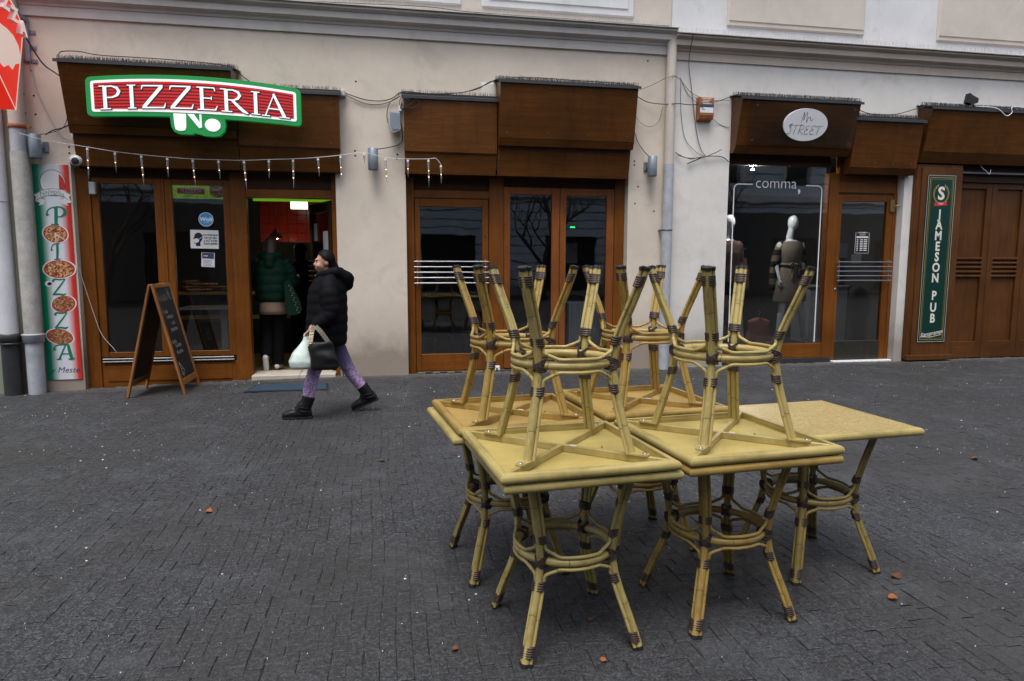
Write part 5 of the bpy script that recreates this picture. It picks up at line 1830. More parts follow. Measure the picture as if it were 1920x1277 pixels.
def af_leaf(sgn, name):
    """one leaf; a runs down from the hinge, y across"""
    foot = Vector((AX + sgn * 0.305, 0, FZ))
    top = Vector((AX + sgn * 0.012, 0, AZ))
    dn = (foot - top)
    L = dn.length
    dn.normalize()
    nrm = Vector((-dn.z, 0, dn.x)) * (1 if sgn > 0 else -1)
    if nrm.x * sgn < 0:
        nrm = -nrm
    y0, y1 = -0.835, -0.165

    def bx(a0, a1, ya, yb, n0, n1, nm, mat, par):
        mb = MB()
        mb.box(a0, a1, ya, yb, n0, n1, 0.003)
        mb.v = [tuple(top + dn * a + nrm * w + Vector((0, y, 0))) for a, y, w in mb.v]
        return build(mb, nm, mat, par)
    st = bx(0.0, L, y0, y0 + 0.055, -0.012, 0.012, 'frame_leg', 'wood_aframe', af)
    bx(0.0, L, y1 - 0.055, y1, -0.012, 0.012, 'frame_leg', 'wood_aframe', af)
    bx(0.0, 0.045, y0 + 0.055, y1 - 0.055, -0.011, 0.011, 'top_rail', 'wood_aframe', af)
    bx(1.115, 1.185, y0 + 0.055, y1 - 0.055, -0.011, 0.011, 'bottom_rail', 'wood_aframe', af)
    bx(0.045, 1.115, y0 + 0.055, y1 - 0.055, -0.004, 0.004, 'board', 'chalkboard', af)
    return lambda u, v, off=0.0: tuple(top + dn * v + nrm * (0.0045 + off) + Vector((0, y0 + 0.055 + u, 0)))


af_leaf(-1, 'rear')
TA = af_leaf(1, 'face')
mb = MB()
for y in (-0.75, -0.25):
    mb.box(AX - 0.022, AX + 0.022, y - 0.03, y + 0.03, AZ - 0.002, AZ + 0.004)
build(mb, 'hinge', 'brass', af)
# hand-written chalk: wavering strokes grouped like words
def scribble(u0, v0, w, h, n, seed):
    rr = random.Random(seed)
    u = u0
    mb = MB()
    while u < u0 + w:
        k = rr.choice((0, 1, 2))
        hh = h * rr.uniform(0.5, 1.0)
        if k == 0:
            p = [(u, v0 - hh), (u + h * .1, v0), (u + h * .4, v0 - h * .35), (u + h * .55, v0)]
        elif k == 1:
            p = [(u + h * .25 + h * .25 * math.cos(a), v0 - h * .28 + h * .26 * math.sin(a)) for a in [i * 0.9 for i in range(8)]]
        else:
            p = [(u, v0 - h * .5), (u + h * .15, v0), (u + h * .35, v0 - h * .5), (u + h * .5, v0 + h * .2)]
        mb.ribbon(p, 0.0048, TA, 0.0006 + 0.0001 * (int(u * 300) % 7))
        u += h * rr.uniform(.55, .75)
    build(mb, 'chalk_word', 'chalk', af)


scribble(0.05, 0.20, 0.26, 0.12, 5, 1)
scribble(0.36, 0.15, 0.10, 0.10, 2, 2)
mb = MB()
mb.ribbon([(0.40, 0.06), (0.44, 0.18), (0.50, 0.19)], 0.005, TA, 0.0016)
build(mb, 'chalk_stroke', 'chalk', af)
mb = MB()
for v0, u0, w, h, sd in ((0.345, 0.05, 0.16, .065, 3), (0.41, 0.13, 0.22, .06, 4), (0.485, 0.22, 0.14, .05, 5), (0.56, 0.14, 0.24, .06, 6), (0.70, 0.05, 0.16, .065, 7), (0.755, 0.13, 0.22, .06, 8), (0.83, 0.12, 0.22, .055, 9)):
    scribble(u0, v0, w, h, 4, sd)
mb.ribbon([(0.06, 0.92), (0.20, 1.04), (0.10, 1.10), (0.06, 0.92)], 0.008, TA, 0.0014)
build(mb, 'chalk_slice', 'chalk', af)
for (a, b) in ((.10, 1.0), (.13, 1.04), (.11, 1.06)):
    mb = MB()
    mb.ribbon([(a, b), (a + .012, b + .012)], 0.012, TA, 0.0018)
    build(mb, 'chalk_dot', 'chalk', af)

# door mat
mb = MB()
mb.prism([(-3.31, -0.93), (-3.25, -0.50), (-2.40, -0.52), (-2.36, -0.96)], 'z', -0.018, 0.006)
mt = build(mb, 'door_mat', 'black_rubber', label='dark blue door mat before the pizzeria step', cat='mat')
mb = MB()
mb.prism([(-3.275, -0.90), (-3.225, -0.525), (-2.425, -0.545), (-2.39, -0.93)], 'z', 0.0, 0.0125)
build(mb, 'pile', 'mat_blue', mt)

# weeds at the foot of the pier
mb = MB()
rr = random.Random(3)
for k in range(26):
    x, y = -2.16 + rr.gauss(0, 0.05), -0.03 - rr.random() * 0.06
    h = rr.uniform(0.03, 0.11)
    a = rr.random() * 6.28
    tip = Vector((x + math.cos(a) * h * .7, y - abs(math.sin(a)) * h * .5, h))
    b = Vector((x, y, -0.02))
    sd = Vector((-math.sin(a), math.cos(a), 0)) * 0.006
    mid = b.lerp(tip, .55) + Vector((0, 0, .02))
    mb.add([b - sd * .4, b + sd * .4, mid + sd, mid - sd, tip], [(0, 1, 2, 3), (3, 2, 4)])
build(mb, 'weed', 'weed', label='small green weed growing at the foot of the pier', cat='plant')

# ------------------------------------------------------------------ signs on the right-hand shops
mg = thing('shop_sign', 'clear acrylic plate with a handwritten white oval on a canopy box', 'sign', (4.05, -0.27, 3.12))
# the plate lies parallel to the tilted canopy board
A0, A1 = Vector((0, -0.352, 3.66)), Vector((0, -0.213, 3.125))
va = (A0 - A1).normalized()
na = Vector((0, -va.z, va.y)).normalized()
if na.y > 0:
    na = -na
LV = (A0 - A1).length


def TM(u, v, off=0.0):
    p = A1 + va * v + na * off
    return (3.235 + u, p.y, p.z)


def slab(poly, o0, o1, nm, mat, par):
    mb = MB()
    n = len(poly)
    mb.add([TM(u, v, o0) for u, v in poly] + [TM(u, v, o1) for u, v in poly], [tuple(range(n))[::-1], tuple(range(n, 2 * n))] + [(i, (i + 1) % n, n + (i + 1) % n, n + i) for i in range(n)])
    return build(mb, nm, mat, par)


PW = 1.60
rc = 0.03
corner = [(rc, 0), (PW - rc, 0), (PW, rc), (PW, LV - rc), (PW - rc, LV), (rc, LV), (0, LV - rc), (0, rc)]
pl = slab(corner, 0.02, 0.026, 'acrylic_plate', 'glass_clear', mg)
for u in (0.06, PW - 0.06):
    for v in (0.05, LV - 0.05):
        mb = MB()
        p, q = Vector(TM(u, v, -0.015)), Vector(TM(u, v, 0.030))
        mb.tube([p, q], 0.013, 12)
        build(mb, 'standoff', 'steel', mg)
ov = [(0.815 + 0.335 * math.cos(2 * math.pi * i / 44), LV * 0.5 + 0.215 * math.sin(2 * math.pi * i / 44)) for i in range(44)]
od = slab(ov, 0.027, 0.045, 'oval', 'vinyl_white', mg)
mb = MB()
ms = [([(-.075, .03), (-.06, .14), (-.05, .155), (-.045, .06), (-.03, .12), (-.005, .165), (.0, .08), (.005, .03), (.02, .09), (.05, .10), (.065, .055), (.10, .08)], .006),
      ([(-.205, -.035), (-.235, -.005), (-.20, .005), (-.20, .0)], .006), ([(-.20, .0), (-.245, -.02), (-.21, -.06), (-.225, -.12), (-.29, -.125)], .006),
      ([(-.19, -.015), (-.05, .0)], .005), ([(-.135, -.01), (-.165, -.125)], .006),
      ([(-.07, -.005), (-.095, -.125)], .006), ([(-.08, -.01), (-.02, -.015), (-.035, -.06), (-.085, -.07), (-.02, -.13)], .005),
      ([(.07, -.01), (.015, -.025), (.02, -.055), (.045, -.06), (.0, -.08), (.01, -.125), (.06, -.115)], .006),
      ([(.155, -.005), (.10, -.02), (.105, -.055), (.13, -.06), (.085, -.08), (.095, -.125), (.145, -.115)], .006),
      ([(.15, -.02), (.27, -.005)], .005), ([(.215, -.01), (.185, -.13)], .006)]
for k, (p, w) in enumerate(ms):
    q = smooth_path([Vector((a, b, 0)) for a, b in p], 5)
    mb.ribbon([(0.815 + a.x, LV * 0.5 + a.y) for a in q], w, TM, 0.0462 + k * 0.0002)
build(mb, 'lettering', 'ink_black', od)

jg = thing('pub_sign', 'tall dark green pub sign with gold lines and white vertical capitals', 'sign', (6.47, -0.1, 0.3))
JX0, JX1, JZ0, JZ1 = 6.238, 6.715, 0.298, 2.790
mb = MB()
mb.box(JX0, JX1, -0.112, -0.0985, JZ0, JZ1, 0.002)
jb = build(mb, 'panel', 'pub_green', jg)
TJ = lambda u, v, off=0.0: (u, -0.1122 - off, v)
mb = MB()
for ins, w in ((0.006, 0.006), (0.038, 0.010), (0.060, 0.004)):
    q = [(JX0 + ins, JZ0 + ins), (JX1 - ins, JZ0 + ins), (JX1 - ins, JZ1 - ins), (JX0 + ins, JZ1 - ins)]
    for i in range(4):
        a, b = Vector(q[i]), Vector(q[(i + 1) % 4])
        mb.ribbon([a, b], w, TJ, 0.0006 + i * 0.0001, 1 if ins < .01 else 0)
build(mb, 'border_lines', ['gold_paint', 'box_grey'], jb)
jc = (JX0 + JX1) / 2
for ch, z in zip('JAMESON', [2.213 - 0.158 * k for k in range(7)]):
    mb = MB()
    text_into(mb, ch, 0.185, wallT(jc, z, -0.1122), bold=0.006, off=0.0008, sx=0.86)
    build(mb, 'letter', 'cream_paint', jb)
for ch, z in zip('PUB', (1.00, 0.82, 0.655)):
    mb = MB()
    text_into(mb, ch, 0.185, wallT(jc, z, -0.1122), bold=0.006, off=0.0008, sx=0.86)
    build(mb, 'letter', 'cream_paint', jb)
mb = MB()
text_into(mb, 'S', 0.26, wallT(jc, 2.515, -0.1122), bold=0.008, off=0.0020)
text_into(mb, 'A', 0.05, wallT(jc + .005, 2.555, -0.1122), off=0.0026, mi=1)
text_into(mb, 'P', 0.05, wallT(jc + .005, 2.475, -0.1122), off=0.0026, mi=1)
for s_ in (-1, 1):
    for k in range(8):
        a = -1.15 + k * 0.31
        c = Vector((jc + s_ * 0.125 * math.cos(a), 2.515 + 0.135 * math.sin(a)))
        d_ = Vector((-s_ * math.sin(a) * .6 + s_ * .5 * math.cos(a), math.cos(a))).normalized()
        n_ = Vector((-d_.y, d_.x))
        mb.poly([tuple(c - d_ * .028), tuple(c + n_ * .014), tuple(c + d_ * .034), tuple(c - n_ * .014)], TJ, 0.0008 + k * .0001, 1)
mb.poly([(jc - 0.125, 2.385), (jc - 0.10, 2.36), (jc - .125, 2.335), (jc + .125, 2.352), (jc + 0.10, 2.38), (jc + 0.125, 2.405)], TJ, 0.0024, 2)
text_into(mb, '1869', 0.046, wallT(jc, 2.372, -0.1122), off=0.003)
build(mb, 'emblem', ['cream_paint', 'gold_paint', 'print_red'], jb)
mb = MB()
text_into(mb, 'Staropramen', 0.092, lambda u, v, off=0.0: (jc + u, -0.1122 - off, 0.43 + v + 0.16 * u), shear=0.3, bold=0.001, off=0.0008, sx=0.80)
mb.ribbon([(jc - 0.19, 0.385), (jc - 0.02, 0.375), (jc + 0.17, 0.41)], 0.008, TJ, 0.0012)
build(mb, 'script_lettering', 'cream_paint', jb)

# ------------------------------------------------------------------ prints on the clothes shop's glass
wd = thing('window_lettering', 'thin white outline and lettering on the clothes shop display pane', 'lettering', (3.95, 0.11, 0.3))
TW = lambda u, v, off=0.0: (u, 0.1135 - off, v)


def arc_pts(cx, cz, r, a0, a1, n=6):
    return [(cx + r * math.cos(a0 + (a1 - a0) * i / n), cz + r * math.sin(a0 + (a1 - a0) * i / n)) for i in range(n + 1)]


mb = MB()
mb.ribbon([(3.255, 0.31), (3.255, 2.50)] + arc_pts(3.325, 2.545, 0.07, math.pi, math.pi / 2) + [(3.545, 2.615)], 0.016, TW)
build(mb, 'frame_line', 'vinyl_white', wd)
mb = MB()
mb.ribbon([(4.395, 2.615), (4.545, 2.615)] + arc_pts(4.585, 2.545, 0.07, math.pi / 2, 0) + [(4.655, 0.31)], 0.016, TW)
build(mb, 'frame_line', 'vinyl_white', wd)
mb = MB()
text_into(mb, 'comma', 0.225, wallT(3.915, 2.635, 0.1135), bold=-0.0020, sx=1.0)
text_into(mb, ',', 0.27, wallT(4.285, 2.605, 0.1135), bold=0.004)
build(mb, 'lettering', 'vinyl_white', wd)

op = thing('hours_sign', 'black opening hours sticker on the clothes shop door', 'sign', (5.395, 0.14, 1.62))
T5 = wallT(5.395, 1.79, 0.1445)
mb = MB()
mb.box(5.268, 5.522, 0.1435, 0.1448, 1.625, 1.965)
ob_ = build(mb, 'sticker', 'ink_black', op)
mb = MB()
T5 = wallT(5.395, 1.795, 0.1435)
mb.ribbon([(-.055, .15), (-.115, .15), (-.115, -.155), (.115, -.155), (.115, .15), (.055, .15)], 0.005, T5, 0.0006)
text_into(mb, 'M STREET', 0.026, wallT(5.395, 1.945, 0.1435), bold=.0008, off=0.0007)
mb.ribbon([(-.05, .118), (.05, .118)], .006, T5, .0008)
mb.ribbon([(-.10, .085), (.10, .085)], .022, T5, .0008)
for i in range(7):
    z = .045 - i * .026
    for u0, u1 in ((-.09, -.068), (-.035, .012), (.028, .085)):
        mb.ribbon([(u0, z), (u1, z)], .012, T5, .0008)
build(mb, 'lettering', 'vinyl_white', ob_)


def paper_on(label, x0, x1, z0, z1, y, mat='paper', tilt=0.0):
    mb = MB()
    c = ((x0 + x1) / 2, (z0 + z1) / 2)
    pts = [(x0, z0), (x1, z0), (x1, z1), (x0, z1)]
    pts = [(c[0] + (p[0] - c[0]) * math.cos(tilt) - (p[1] - c[1]) * math.sin(tilt), c[1] + (p[0] - c[0]) * math.sin(tilt) + (p[1] - c[1]) * math.cos(tilt)) for p in pts]
    mb.prism(pts, 'y', y - 0.0012, y)
    return build(mb, 'notice', mat, label=label, cat='notice')


paper_on('white sheet behind the clothes shop door bars', 5.235, 5.405, 1.49, 1.62, 0.158)
o = paper_on('pale green printed sheet inside the clothes shop door', 5.01, 5.17, 1.57, 1.79, 0.158, 'room_pale')

# ------------------------------------------------------------------ prints on the pizzeria window
o = paper_on('white face mask notice on the pizzeria window', -4.072, -3.740, 1.655, 1.885, 0.1530, 'paper', -0.02)
base = LOC[o.name]
mb = MB()
TN = wallT(-4.045, 1.77, 0.1515)
head = [(.035, -.085), (.035, -.06), (.012, -.045), (.018, -.01), (.005, .01), (.02, .035), (.025, .06), (.055, .082), (.09, .08), (.115, .055), (.118, .02), (.105, -.015), (.088, -.04), (.088, -.085)]
mb.poly([(u, v) for u, v in head], TN, 0.0006)
mb.poly([(.018, .008), (.055, .012), (.075, -.005), (.072, -.03), (.035, -.048), (.016, -.04)], TN, 0.0012, 1)
mb.ribbon([(.07, .0), (.115, .03)], .005, TN, 0.0014, 1)
for i, s_ in enumerate(('DO PREDAJNE', 'VSTUP IBA', 'S RÚŠKOM', 'ĎAKUJEME!')):
    text_into(mb, s_, 0.027 + 0.006 * (i > 0), wallT(-3.835, 1.822 - i * 0.036, 0.1515), bold=.001, off=.0007)
build(mb, 'print', ['ink_black', 'paper'], o)
mb = MB()
TN = wallT(-3.878, 2.017, 0.1530)
mb.prism([(-3.878 + 0.088 * math.cos(2 * math.pi * i / 32), 2.017 + 0.088 * math.sin(2 * math.pi * i / 32)) for i in range(32)], 'y', 0.1525, 0.1540)
o = build(mb, 'round_sticker', 'paper', label='round blue delivery sticker on the pizzeria window', cat='sticker')
mb = MB()
TN = wallT(-3.878, 2.017, 0.1525)
mb.poly([(0.080 * math.cos(2 * math.pi * i / 32), 0.080 * math.sin(2 * math.pi * i / 32)) for i in range(32)], TN, 0.0006)
text_into(mb, 'Wolt', 0.068, TN, bold=.003, shear=.15, off=.0012, mi=1)
mb.ribbon([(-.035, -.038), (.035, -.038)], .004, TN, .0014, 1)
build(mb, 'print', ['print_cyan', 'vinyl_white'], o)
o = paper_on('small blue and white sheet low on the pizzeria window', -3.955, -3.798, 1.425, 1.605, 0.1530, 'paper', -0.05)
mb = MB()
TN = wallT(-3.876, 1.515, 0.1515)
mb.poly([(-.072, .018), (.070, .010), (.074, .084), (-.068, .090)], TN, .0006)
for i in range(5):
    mb.ribbon([(-.06, -.004 - i * .016), (.05 - .02 * (i % 2), -.010 - i * .016)], .004, TN, .0008)
mb.ribbon([(-.05, .05), (.0, .048)], .010, TN, .0012, 1)
build(mb, 'print', ['print_blue', 'paper'], o)
t = thing('window_banner', 'lime green pizza strip at the top of the right pizzeria window', 'banner', (-3.97, 0.16, 2.27))
lime = NT('lime_print')
v = lime.coord('pos')
lime.setp(col=lime.ramp(lime.noise(lime.coord('pos', (1, 1, 2.0)), 9.0, 4.0, .6, 1.5), [(0.35, (0.06, 0.22, 0.01)), (0.52, (0.22, 0.46, 0.02)), (0.70, (0.50, 0.68, 0.10))]), rough=0.4)
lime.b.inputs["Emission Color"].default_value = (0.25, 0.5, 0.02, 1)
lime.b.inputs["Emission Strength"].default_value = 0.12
mb = MB()
mb.box(-4.255, -3.665, 0.166, 0.170, 2.272, 2.434)
pn = build(mb, 'panel', 'lime_print', t)
mb = MB()
TN = wallT(-4.04, 2.36, 0.1655)
mb.poly([(-.16, -.03), (.16, -.035), (.16, .04), (-.16, .04)], TN, 0.0004)
text_into(mb, 'PIZZERIA', 0.068, wallT(-4.04, 2.365, 0.1655), off=.0010, mi=1, sx=.9)
text_into(mb, 'UNO', 0.050, wallT(-4.04, 2.308, 0.1655), off=.0010, mi=2)
build(mb, 'print', ['print_red', 'paper', 'print_green'], pn)
mb = MB()
TN = wallT(-3.725, 2.40, 0.1655)
pz = [(max(-.10, min(.058, 0.115 * math.cos(a))), max(-.12, min(.032, 0.115 * math.sin(a)))) for a in [2 * math.pi * i / 30 for i in range(30)]]
mb.poly(pz, TN, .0006)
mb.poly([(u * .8, v * .8) for u, v in pz], TN, .0011, 1)
build(mb, 'pizza_picture', ['bubble_crust', 'pizza_print'], pn)
mb = MB()
mb.box(-3.37, -2.36, 0.50, 0.51, 2.285, 2.325)
build(mb, 'lit_strip', 'menu_lime', label='glowing lime strip inside the top of the open doorway', cat='light strip')

# ------------------------------------------------------------------ inside the pizzeria
t = thing('counter', 'pizza counter with a yellow wooden top deep in the pizzeria', 'counter', (-3.7, 2.4, 0.04))
mb = MB()
mb.box(-5.3, -2.15, 2.2, 2.7, 0.98, 1.02, 0.006)
build(mb, 'counter_top', 'counter_top', t)
mb = MB()
mb.box(-5.3, -2.15, 2.26, 2.66, 0.04, 0.979)
build(mb, 'counter_body', 'room_dark', t)
mb = MB()
mb.box(-5.3, -2.15, 2.24, 2.26, 0.60, 0.66)
build(mb, 'counter_rail', 'counter_top', t)
for i, (x, y, z, r) in enumerate(((-4.55, 2.38, 1.05, 0.20), (-4.05, 2.40, 1.05, 0.16), (-4.50, 2.55, 1.13, 0.20), (-3.95, 2.55, 1.12, 0.14), (-2.80, 2.38, 1.06, 0.16), (-2.75, 2.55, 1.14, 0.15), (-3.45, 2.40, 1.05, 0.15))):
    mb = MB()
    mb.lathe([(r * .5, z), (r * .92, z - .002), (r, z + .012), (r * .95, z + .024), (r * .86, z + .018), (0.001, z + .018)], (x, y, 0), 22)
    build(mb, 'pizza', 'pizza_print', label=['whole pizza on the counter behind the mask notice', 'smaller pizza on the counter right of the notice', 'pizza on the rear shelf left', 'pizza on the rear shelf centre', 'pizza on the counter right of the green jacket', 'pizza on the rear shelf right', 'pizza on the counter behind the green jacket'][i], cat='pizza', group='pizzas on the counter')
t = thing('shelf', 'narrow wooden pizza shelf standing on the counter', 'shelf', (-3.7, 2.55, 1.02))
mb = MB()
mb.box(-4.8, -2.4, 2.42, 2.69, 1.09, 1.105)
build(mb, 'board', 'counter_top', t)
for x in (-4.78, -3.6, -2.43):
    mb = MB()
    mb.box(x, x + .02, 2.5, 2.6, 1.021, 1.089)
    build(mb, 'support', 'steel_dull', t)
for i, (x, lb) in enumerate(((-3.62, 'red tile wall panel left'), )):
    tw = thing('tiled_panel', 'red tiled wall panel above the oven inside the pizzeria', 'tiles', (-2.95, 3.2, 1.85))
    mb = MB()
    mb.box(-3.75, -2.15, 3.215, 3.25, 1.82, 2.70)
    build(mb, 'backing', 'room_dark', tw)
    mb = MB()
    mb.box(-.073, .073, -.005, .005, -.073, .073, .004)
    tm = mesh_of(mb, 'tile', 'tile_red')
    bl = LOC[tw.name]
    for ix in range(10):
        for iz in range(5):
            place('tile', tm, tw, (-3.66 + ix * .152 - bl.x, 3.2095 - bl.y, 1.91 + iz * .152 - bl.z))
mb = MB()
mb.box(-3.14, -2.88, 2.48, 2.52, 2.335, 2.455, .004)
build(mb, 'menu_board', 'menu_white', label='small glowing white menu board hanging inside the doorway', cat='menu')
for x, lb in ((-3.33, 'red hanging lamp over the counter above the green jacket'), (-4.45, 'red hanging lamp over the counter behind the left window')):
    t = thing('hanging_lamp', lb, 'lamp', (x, 2.1, 1.85))
    mb = MB()
    mb.lathe([(.11, 1.85), (.112, 1.86), (.07, 1.93), (.03, 1.97), (.02, 2.0)], (x, 2.1, 0), 18)
    build(mb, 'shade', 'print_red', t)
    mb = MB()
    mb.tube([(x, 2.1, 2.0), (x, 2.1, 2.89)], .006, 6)
    build(mb, 'cord', 'black_rubber', t)
    mb = MB()
    mb.ball((x, 2.1, 1.865), .035, 10)
    build(mb, 'bulb', 'lamp_bulb', t)
for (x, z, lb) in ((-2.70, 1.36, 'bright lit strip above the counter beside the door'), (-3.42, 1.35, 'bright lit strip above the counter behind the post')):
    mb = MB()
    mb.box(x - .06, x + .06, 2.68, 2.72, z, z + .025)
    build(mb, 'lit_strip', 'spot_white', label=lb, cat='lamp')
t = thing('window_table', 'pale table inside behind the right pizzeria window', 'table', (-4.1, 1.2, 0.04))
mb = MB()
mb.box(-4.47, -3.62, 0.95, 1.45, 0.83, 0.862, .006)
build(mb, 'tabletop', 'table_white', t)
mb = MB()
mb.box(-3.98, -3.90, 1.16, 1.24, 0.05, 0.829)
build(mb, 'leg', 'table_white', t)
mb = MB()
mb.box(-4.15, -3.73, 1.0, 1.4, 0.041, 0.06)
build(mb, 'foot_plate', 'steel_dull', t)
mb = MB()
mb.box(-4.45, -4.05, 1.55, 1.9, 0.045, 0.62, .02)
build(mb, 'stool_box', 'wood_dark', label='dark wooden box seat behind the window table', cat='seat')

# ------------------------------------------------------------------ inside the closed shop
t = thing('radiator', 'white ribbed radiator behind the right window of the closed shop', 'radiator', (1.2, 0.5, 0.1))
for k in range(15):
    mb = MB()
    mb.box(0.92 + k * .04, 0.955 + k * .04, 0.45, 0.53, 0.24, 0.90, .008)
    build(mb, 'rib', 'radiator', t)
mb = MB()
mb.box(0.90, 1.53, 0.47, 0.51, 0.20, 0.238)
mb.box(0.90, 1.53, 0.47, 0.51, 0.902, 0.93)
build(mb, 'header', 'radiator', t)
mb = MB()
mb.box(1.44, 1.60, 0.30, 0.42, 0.05, 2.42, .01)
build(mb, 'curtain_post', 'room_pale', label='pale wall edge inside the right window of the closed shop', cat='post')
mb = MB()
mb.box(1.58, 1.80, 3.2, 3.24, 2.10, 2.22)
mb.box(1.69, 1.78, 3.19, 3.20, 2.125, 2.15, 0, 1)
build(mb, 'exit_lamp', ['room_dark', 'exit_green'], label='green emergency lamp glowing inside the closed shop', cat='lamp')
t = thing('wall_picture', 'framed notice on the side wall of the closed shop', 'picture', (1.25, 1.6, 1.5))
mb = MB()
mb.box(1.10, 1.42, 1.6, 1.62, 1.42, 1.86, .01)
build(mb, 'frame', 'wood_dark', t)
mb = MB()
mb.box(1.15, 1.37, 1.595, 1.599, 1.48, 1.80)
build(mb, 'sheet', 'room_pale', t)


def dining_set(x, y, n):
    t = thing('dining_table', ['dark dining table behind the barred door of the closed shop', 'dark dining table deep in the closed shop'][n], 'table', (x, y, 0))
    mb = MB()
    mb.box(x - .45, x + .45, y - .4, y + .4, .72, .75, .005)
    build(mb, 'tabletop', 'wood_aframe', t)
    for sx in (-1, 1):
        for sy in (-1, 1):
            mb = MB()
            mb.box(x + sx * .40 - .03, x + sx * .40 + .03, y + sy * .35 - .03, y + sy * .35 + .03, .003, .719)
            build(mb, 'leg', 'wood_dark', t)
    for k, dx in enumerate((-.3, .3)):
        c = thing('dining_chair', '%s dark chair pulled up to the dining table %s' % (('left', 'right')[k], ('behind the barred door', 'deep in the closed shop')[n]), 'chair', (x + dx, y - .5, 0), 'chairs in the closed shop')
        cx, cy = x + dx, y - .5
        mb = MB()
        mb.box(cx - .2, cx + .2, cy - .2, cy + .2, .43, .46, .01)
        build(mb, 'seat', 'wood_dark', c)
        for sx in (-1, 1):
            for sy in (-1, 1):
                mb = MB()
                mb.box(cx + sx * .17 - .018, cx + sx * .17 + .018, cy + sy * .17 - .018, cy + sy * .17 + .018, .003, .90 if sy < 0 else .429)
                build(mb, 'leg', 'wood_dark', c)
        mb = MB()
        mb.box(cx - .15, cx + .15, cy - .18, cy - .16, .66, .88, .008)
        build(mb, 'backrest', 'wood_dark', c)


dining_set(-0.85, 1.5, 0)
dining_set(0.15, 2.6, 1)

# ------------------------------------------------------------------ people
LEG = NT('leggings_print')
v = LEG.coord('pos')
sep = LEG.n("ShaderNodeSeparateXYZ")
LEG.l(v, sep.inputs[0])
ns = LEG.noise(LEG.coord('pos', (1, 1, 1.3)), 38.0, 3.0, .65)
grad = LEG.ramp(sep.outputs[2], [(0.16, (0.66, 0.42, 0.62)), (0.36, (0.46, 0.32, 0.54)), (0.52, (0.16, 0.12, 0.25)), (0.68, (0.035, 0.03, 0.07))])
LEG.setp(col=LEG.mix(LEG.ramp(ns, [(0.49, 0.0), (0.55, 0.72)]), grad, (0.10, 0.07, 0.16)), rough=0.8)


def head_shape(c, fwd, s=1.0, hair=False):
    """skull with jaw, nose, ears; fwd is the facing direction in XY"""
    f = Vector(fwd).normalized()
    sd = Vector((-f.y, f.x, 0))
    c = Vector(c)
    q = lambda a, b, z: tuple(c + f * a * s + sd * b * s + Vector((0, 0, z * s)))
    mb = MB()
    mb.ball(q(-.012, 0, .022), (.083 * s, .083 * s, .092 * s), 18)
    mb.ball(q(.030, 0, -.030), (.062 * s, .062 * s, .068 * s), 16)
    mb.ball(q(.034, 0, -.080), (.038 * s, .038 * s, .030 * s), 12)
    limb(mb, [q(.078, 0, .008), q(.098, 0, -.026)], [.009 * s, .0115 * s], 8)
    mb.ball(q(.080, 0, -.058), (.013 * s, .022 * s, .009 * s), 8)
    mb.ball(q(.077, 0, -.071), (.013 * s, .020 * s, .009 * s), 8)
    mb.ball(q(.072, 0, .022), (.02 * s, .05 * s, .012 * s), 8)
    for b in (-1, 1):
        mb.ball(q(-.008, b * .079, -.008), (.020 * s, .013 * s, .030 * s), 8)
        mb.ball(q(.062, b * .036, -.035), (.026 * s, .024 * s, .026 * s), 8)
    limb(mb, [q(-.018, 0, -.06), q(-.028, 0, -.15)], [.054 * s, .058 * s], 12)
    return mb


def eyes(par, c, fwd, s=1.0):
    f = Vector(fwd).normalized()
    sd = Vector((-f.y, f.x, 0))
    c = Vector(c)
    for b in (-1, 1):
        p = c + f * .069 * s + sd * b * .031 * s + Vector((0, 0, .002 * s))
        mb = MB()
        mb.ball(tuple(p), (.010 * s, .010 * s, .0065 * s), 10, 0)
        mb.ball(tuple(p + f * .0050 * s), .0072 * s, 8, 1)
        build(mb, 'eye', ['vinyl_white', 'ink_black'], par)
        mb = MB()
        mb.tube([tuple(p + f * .006 * s + sd * k * .017 * s + Vector((0, 0, .018 * s - abs(k) * .004 * s))) for k in (-1, 0, 1)], .0035 * s, 6)
        build(mb, 'eyebrow', 'hair_black', par)


def hair_cap(par, c, fwd, s, mat, extra=()):
    """hair that follows the skull and stops at a hairline round the face"""
    f = Vector(fwd).normalized()
    sd = Vector((-f.y, f.x, 0))
    c = Vector(c)
    q = lambda a, b, z: tuple(c + f * a * s + sd * b * s + Vector((0, 0, z * s)))
    mb = MB()
    mb.ball(q(-.014, 0, .026), (.0925 * s, .0925 * s, .097 * s), 24)
    mb.ball(q(-.045, 0, -.030), (.066 * s, .074 * s, .080 * s), 18)
    for (a, b, z, r) in extra:
        mb.ball(q(a, b, z), r * s, 14)
    m2 = remeshed(mb, .008, 4)
    keep = []
    for fc in m2.f:
        p = sum((Vector(m2.v[i]) for i in fc), Vector()) / len(fc) - c
        a, z = p.dot(f) / s, p.z / s
        if a < np.interp(z, [-.12, -.05, -.01, .03, .06, .085, .11], [-.045, -.035, -.022, .020, .046, .066, .12]):
            keep.append(fc)
    used = sorted({i for fc in keep for i in fc})
    ix = {v: i for i, v in enumerate(used)}
    out = MB()
    out.add([(m2.v[i][0], m2.v[i][1], m2.v[i][2]) for i in used], [tuple(ix[i] for i in fc) for fc in keep], True)
    # strands combed back give the surface its relief
    return build(out, 'hair', mat, par)


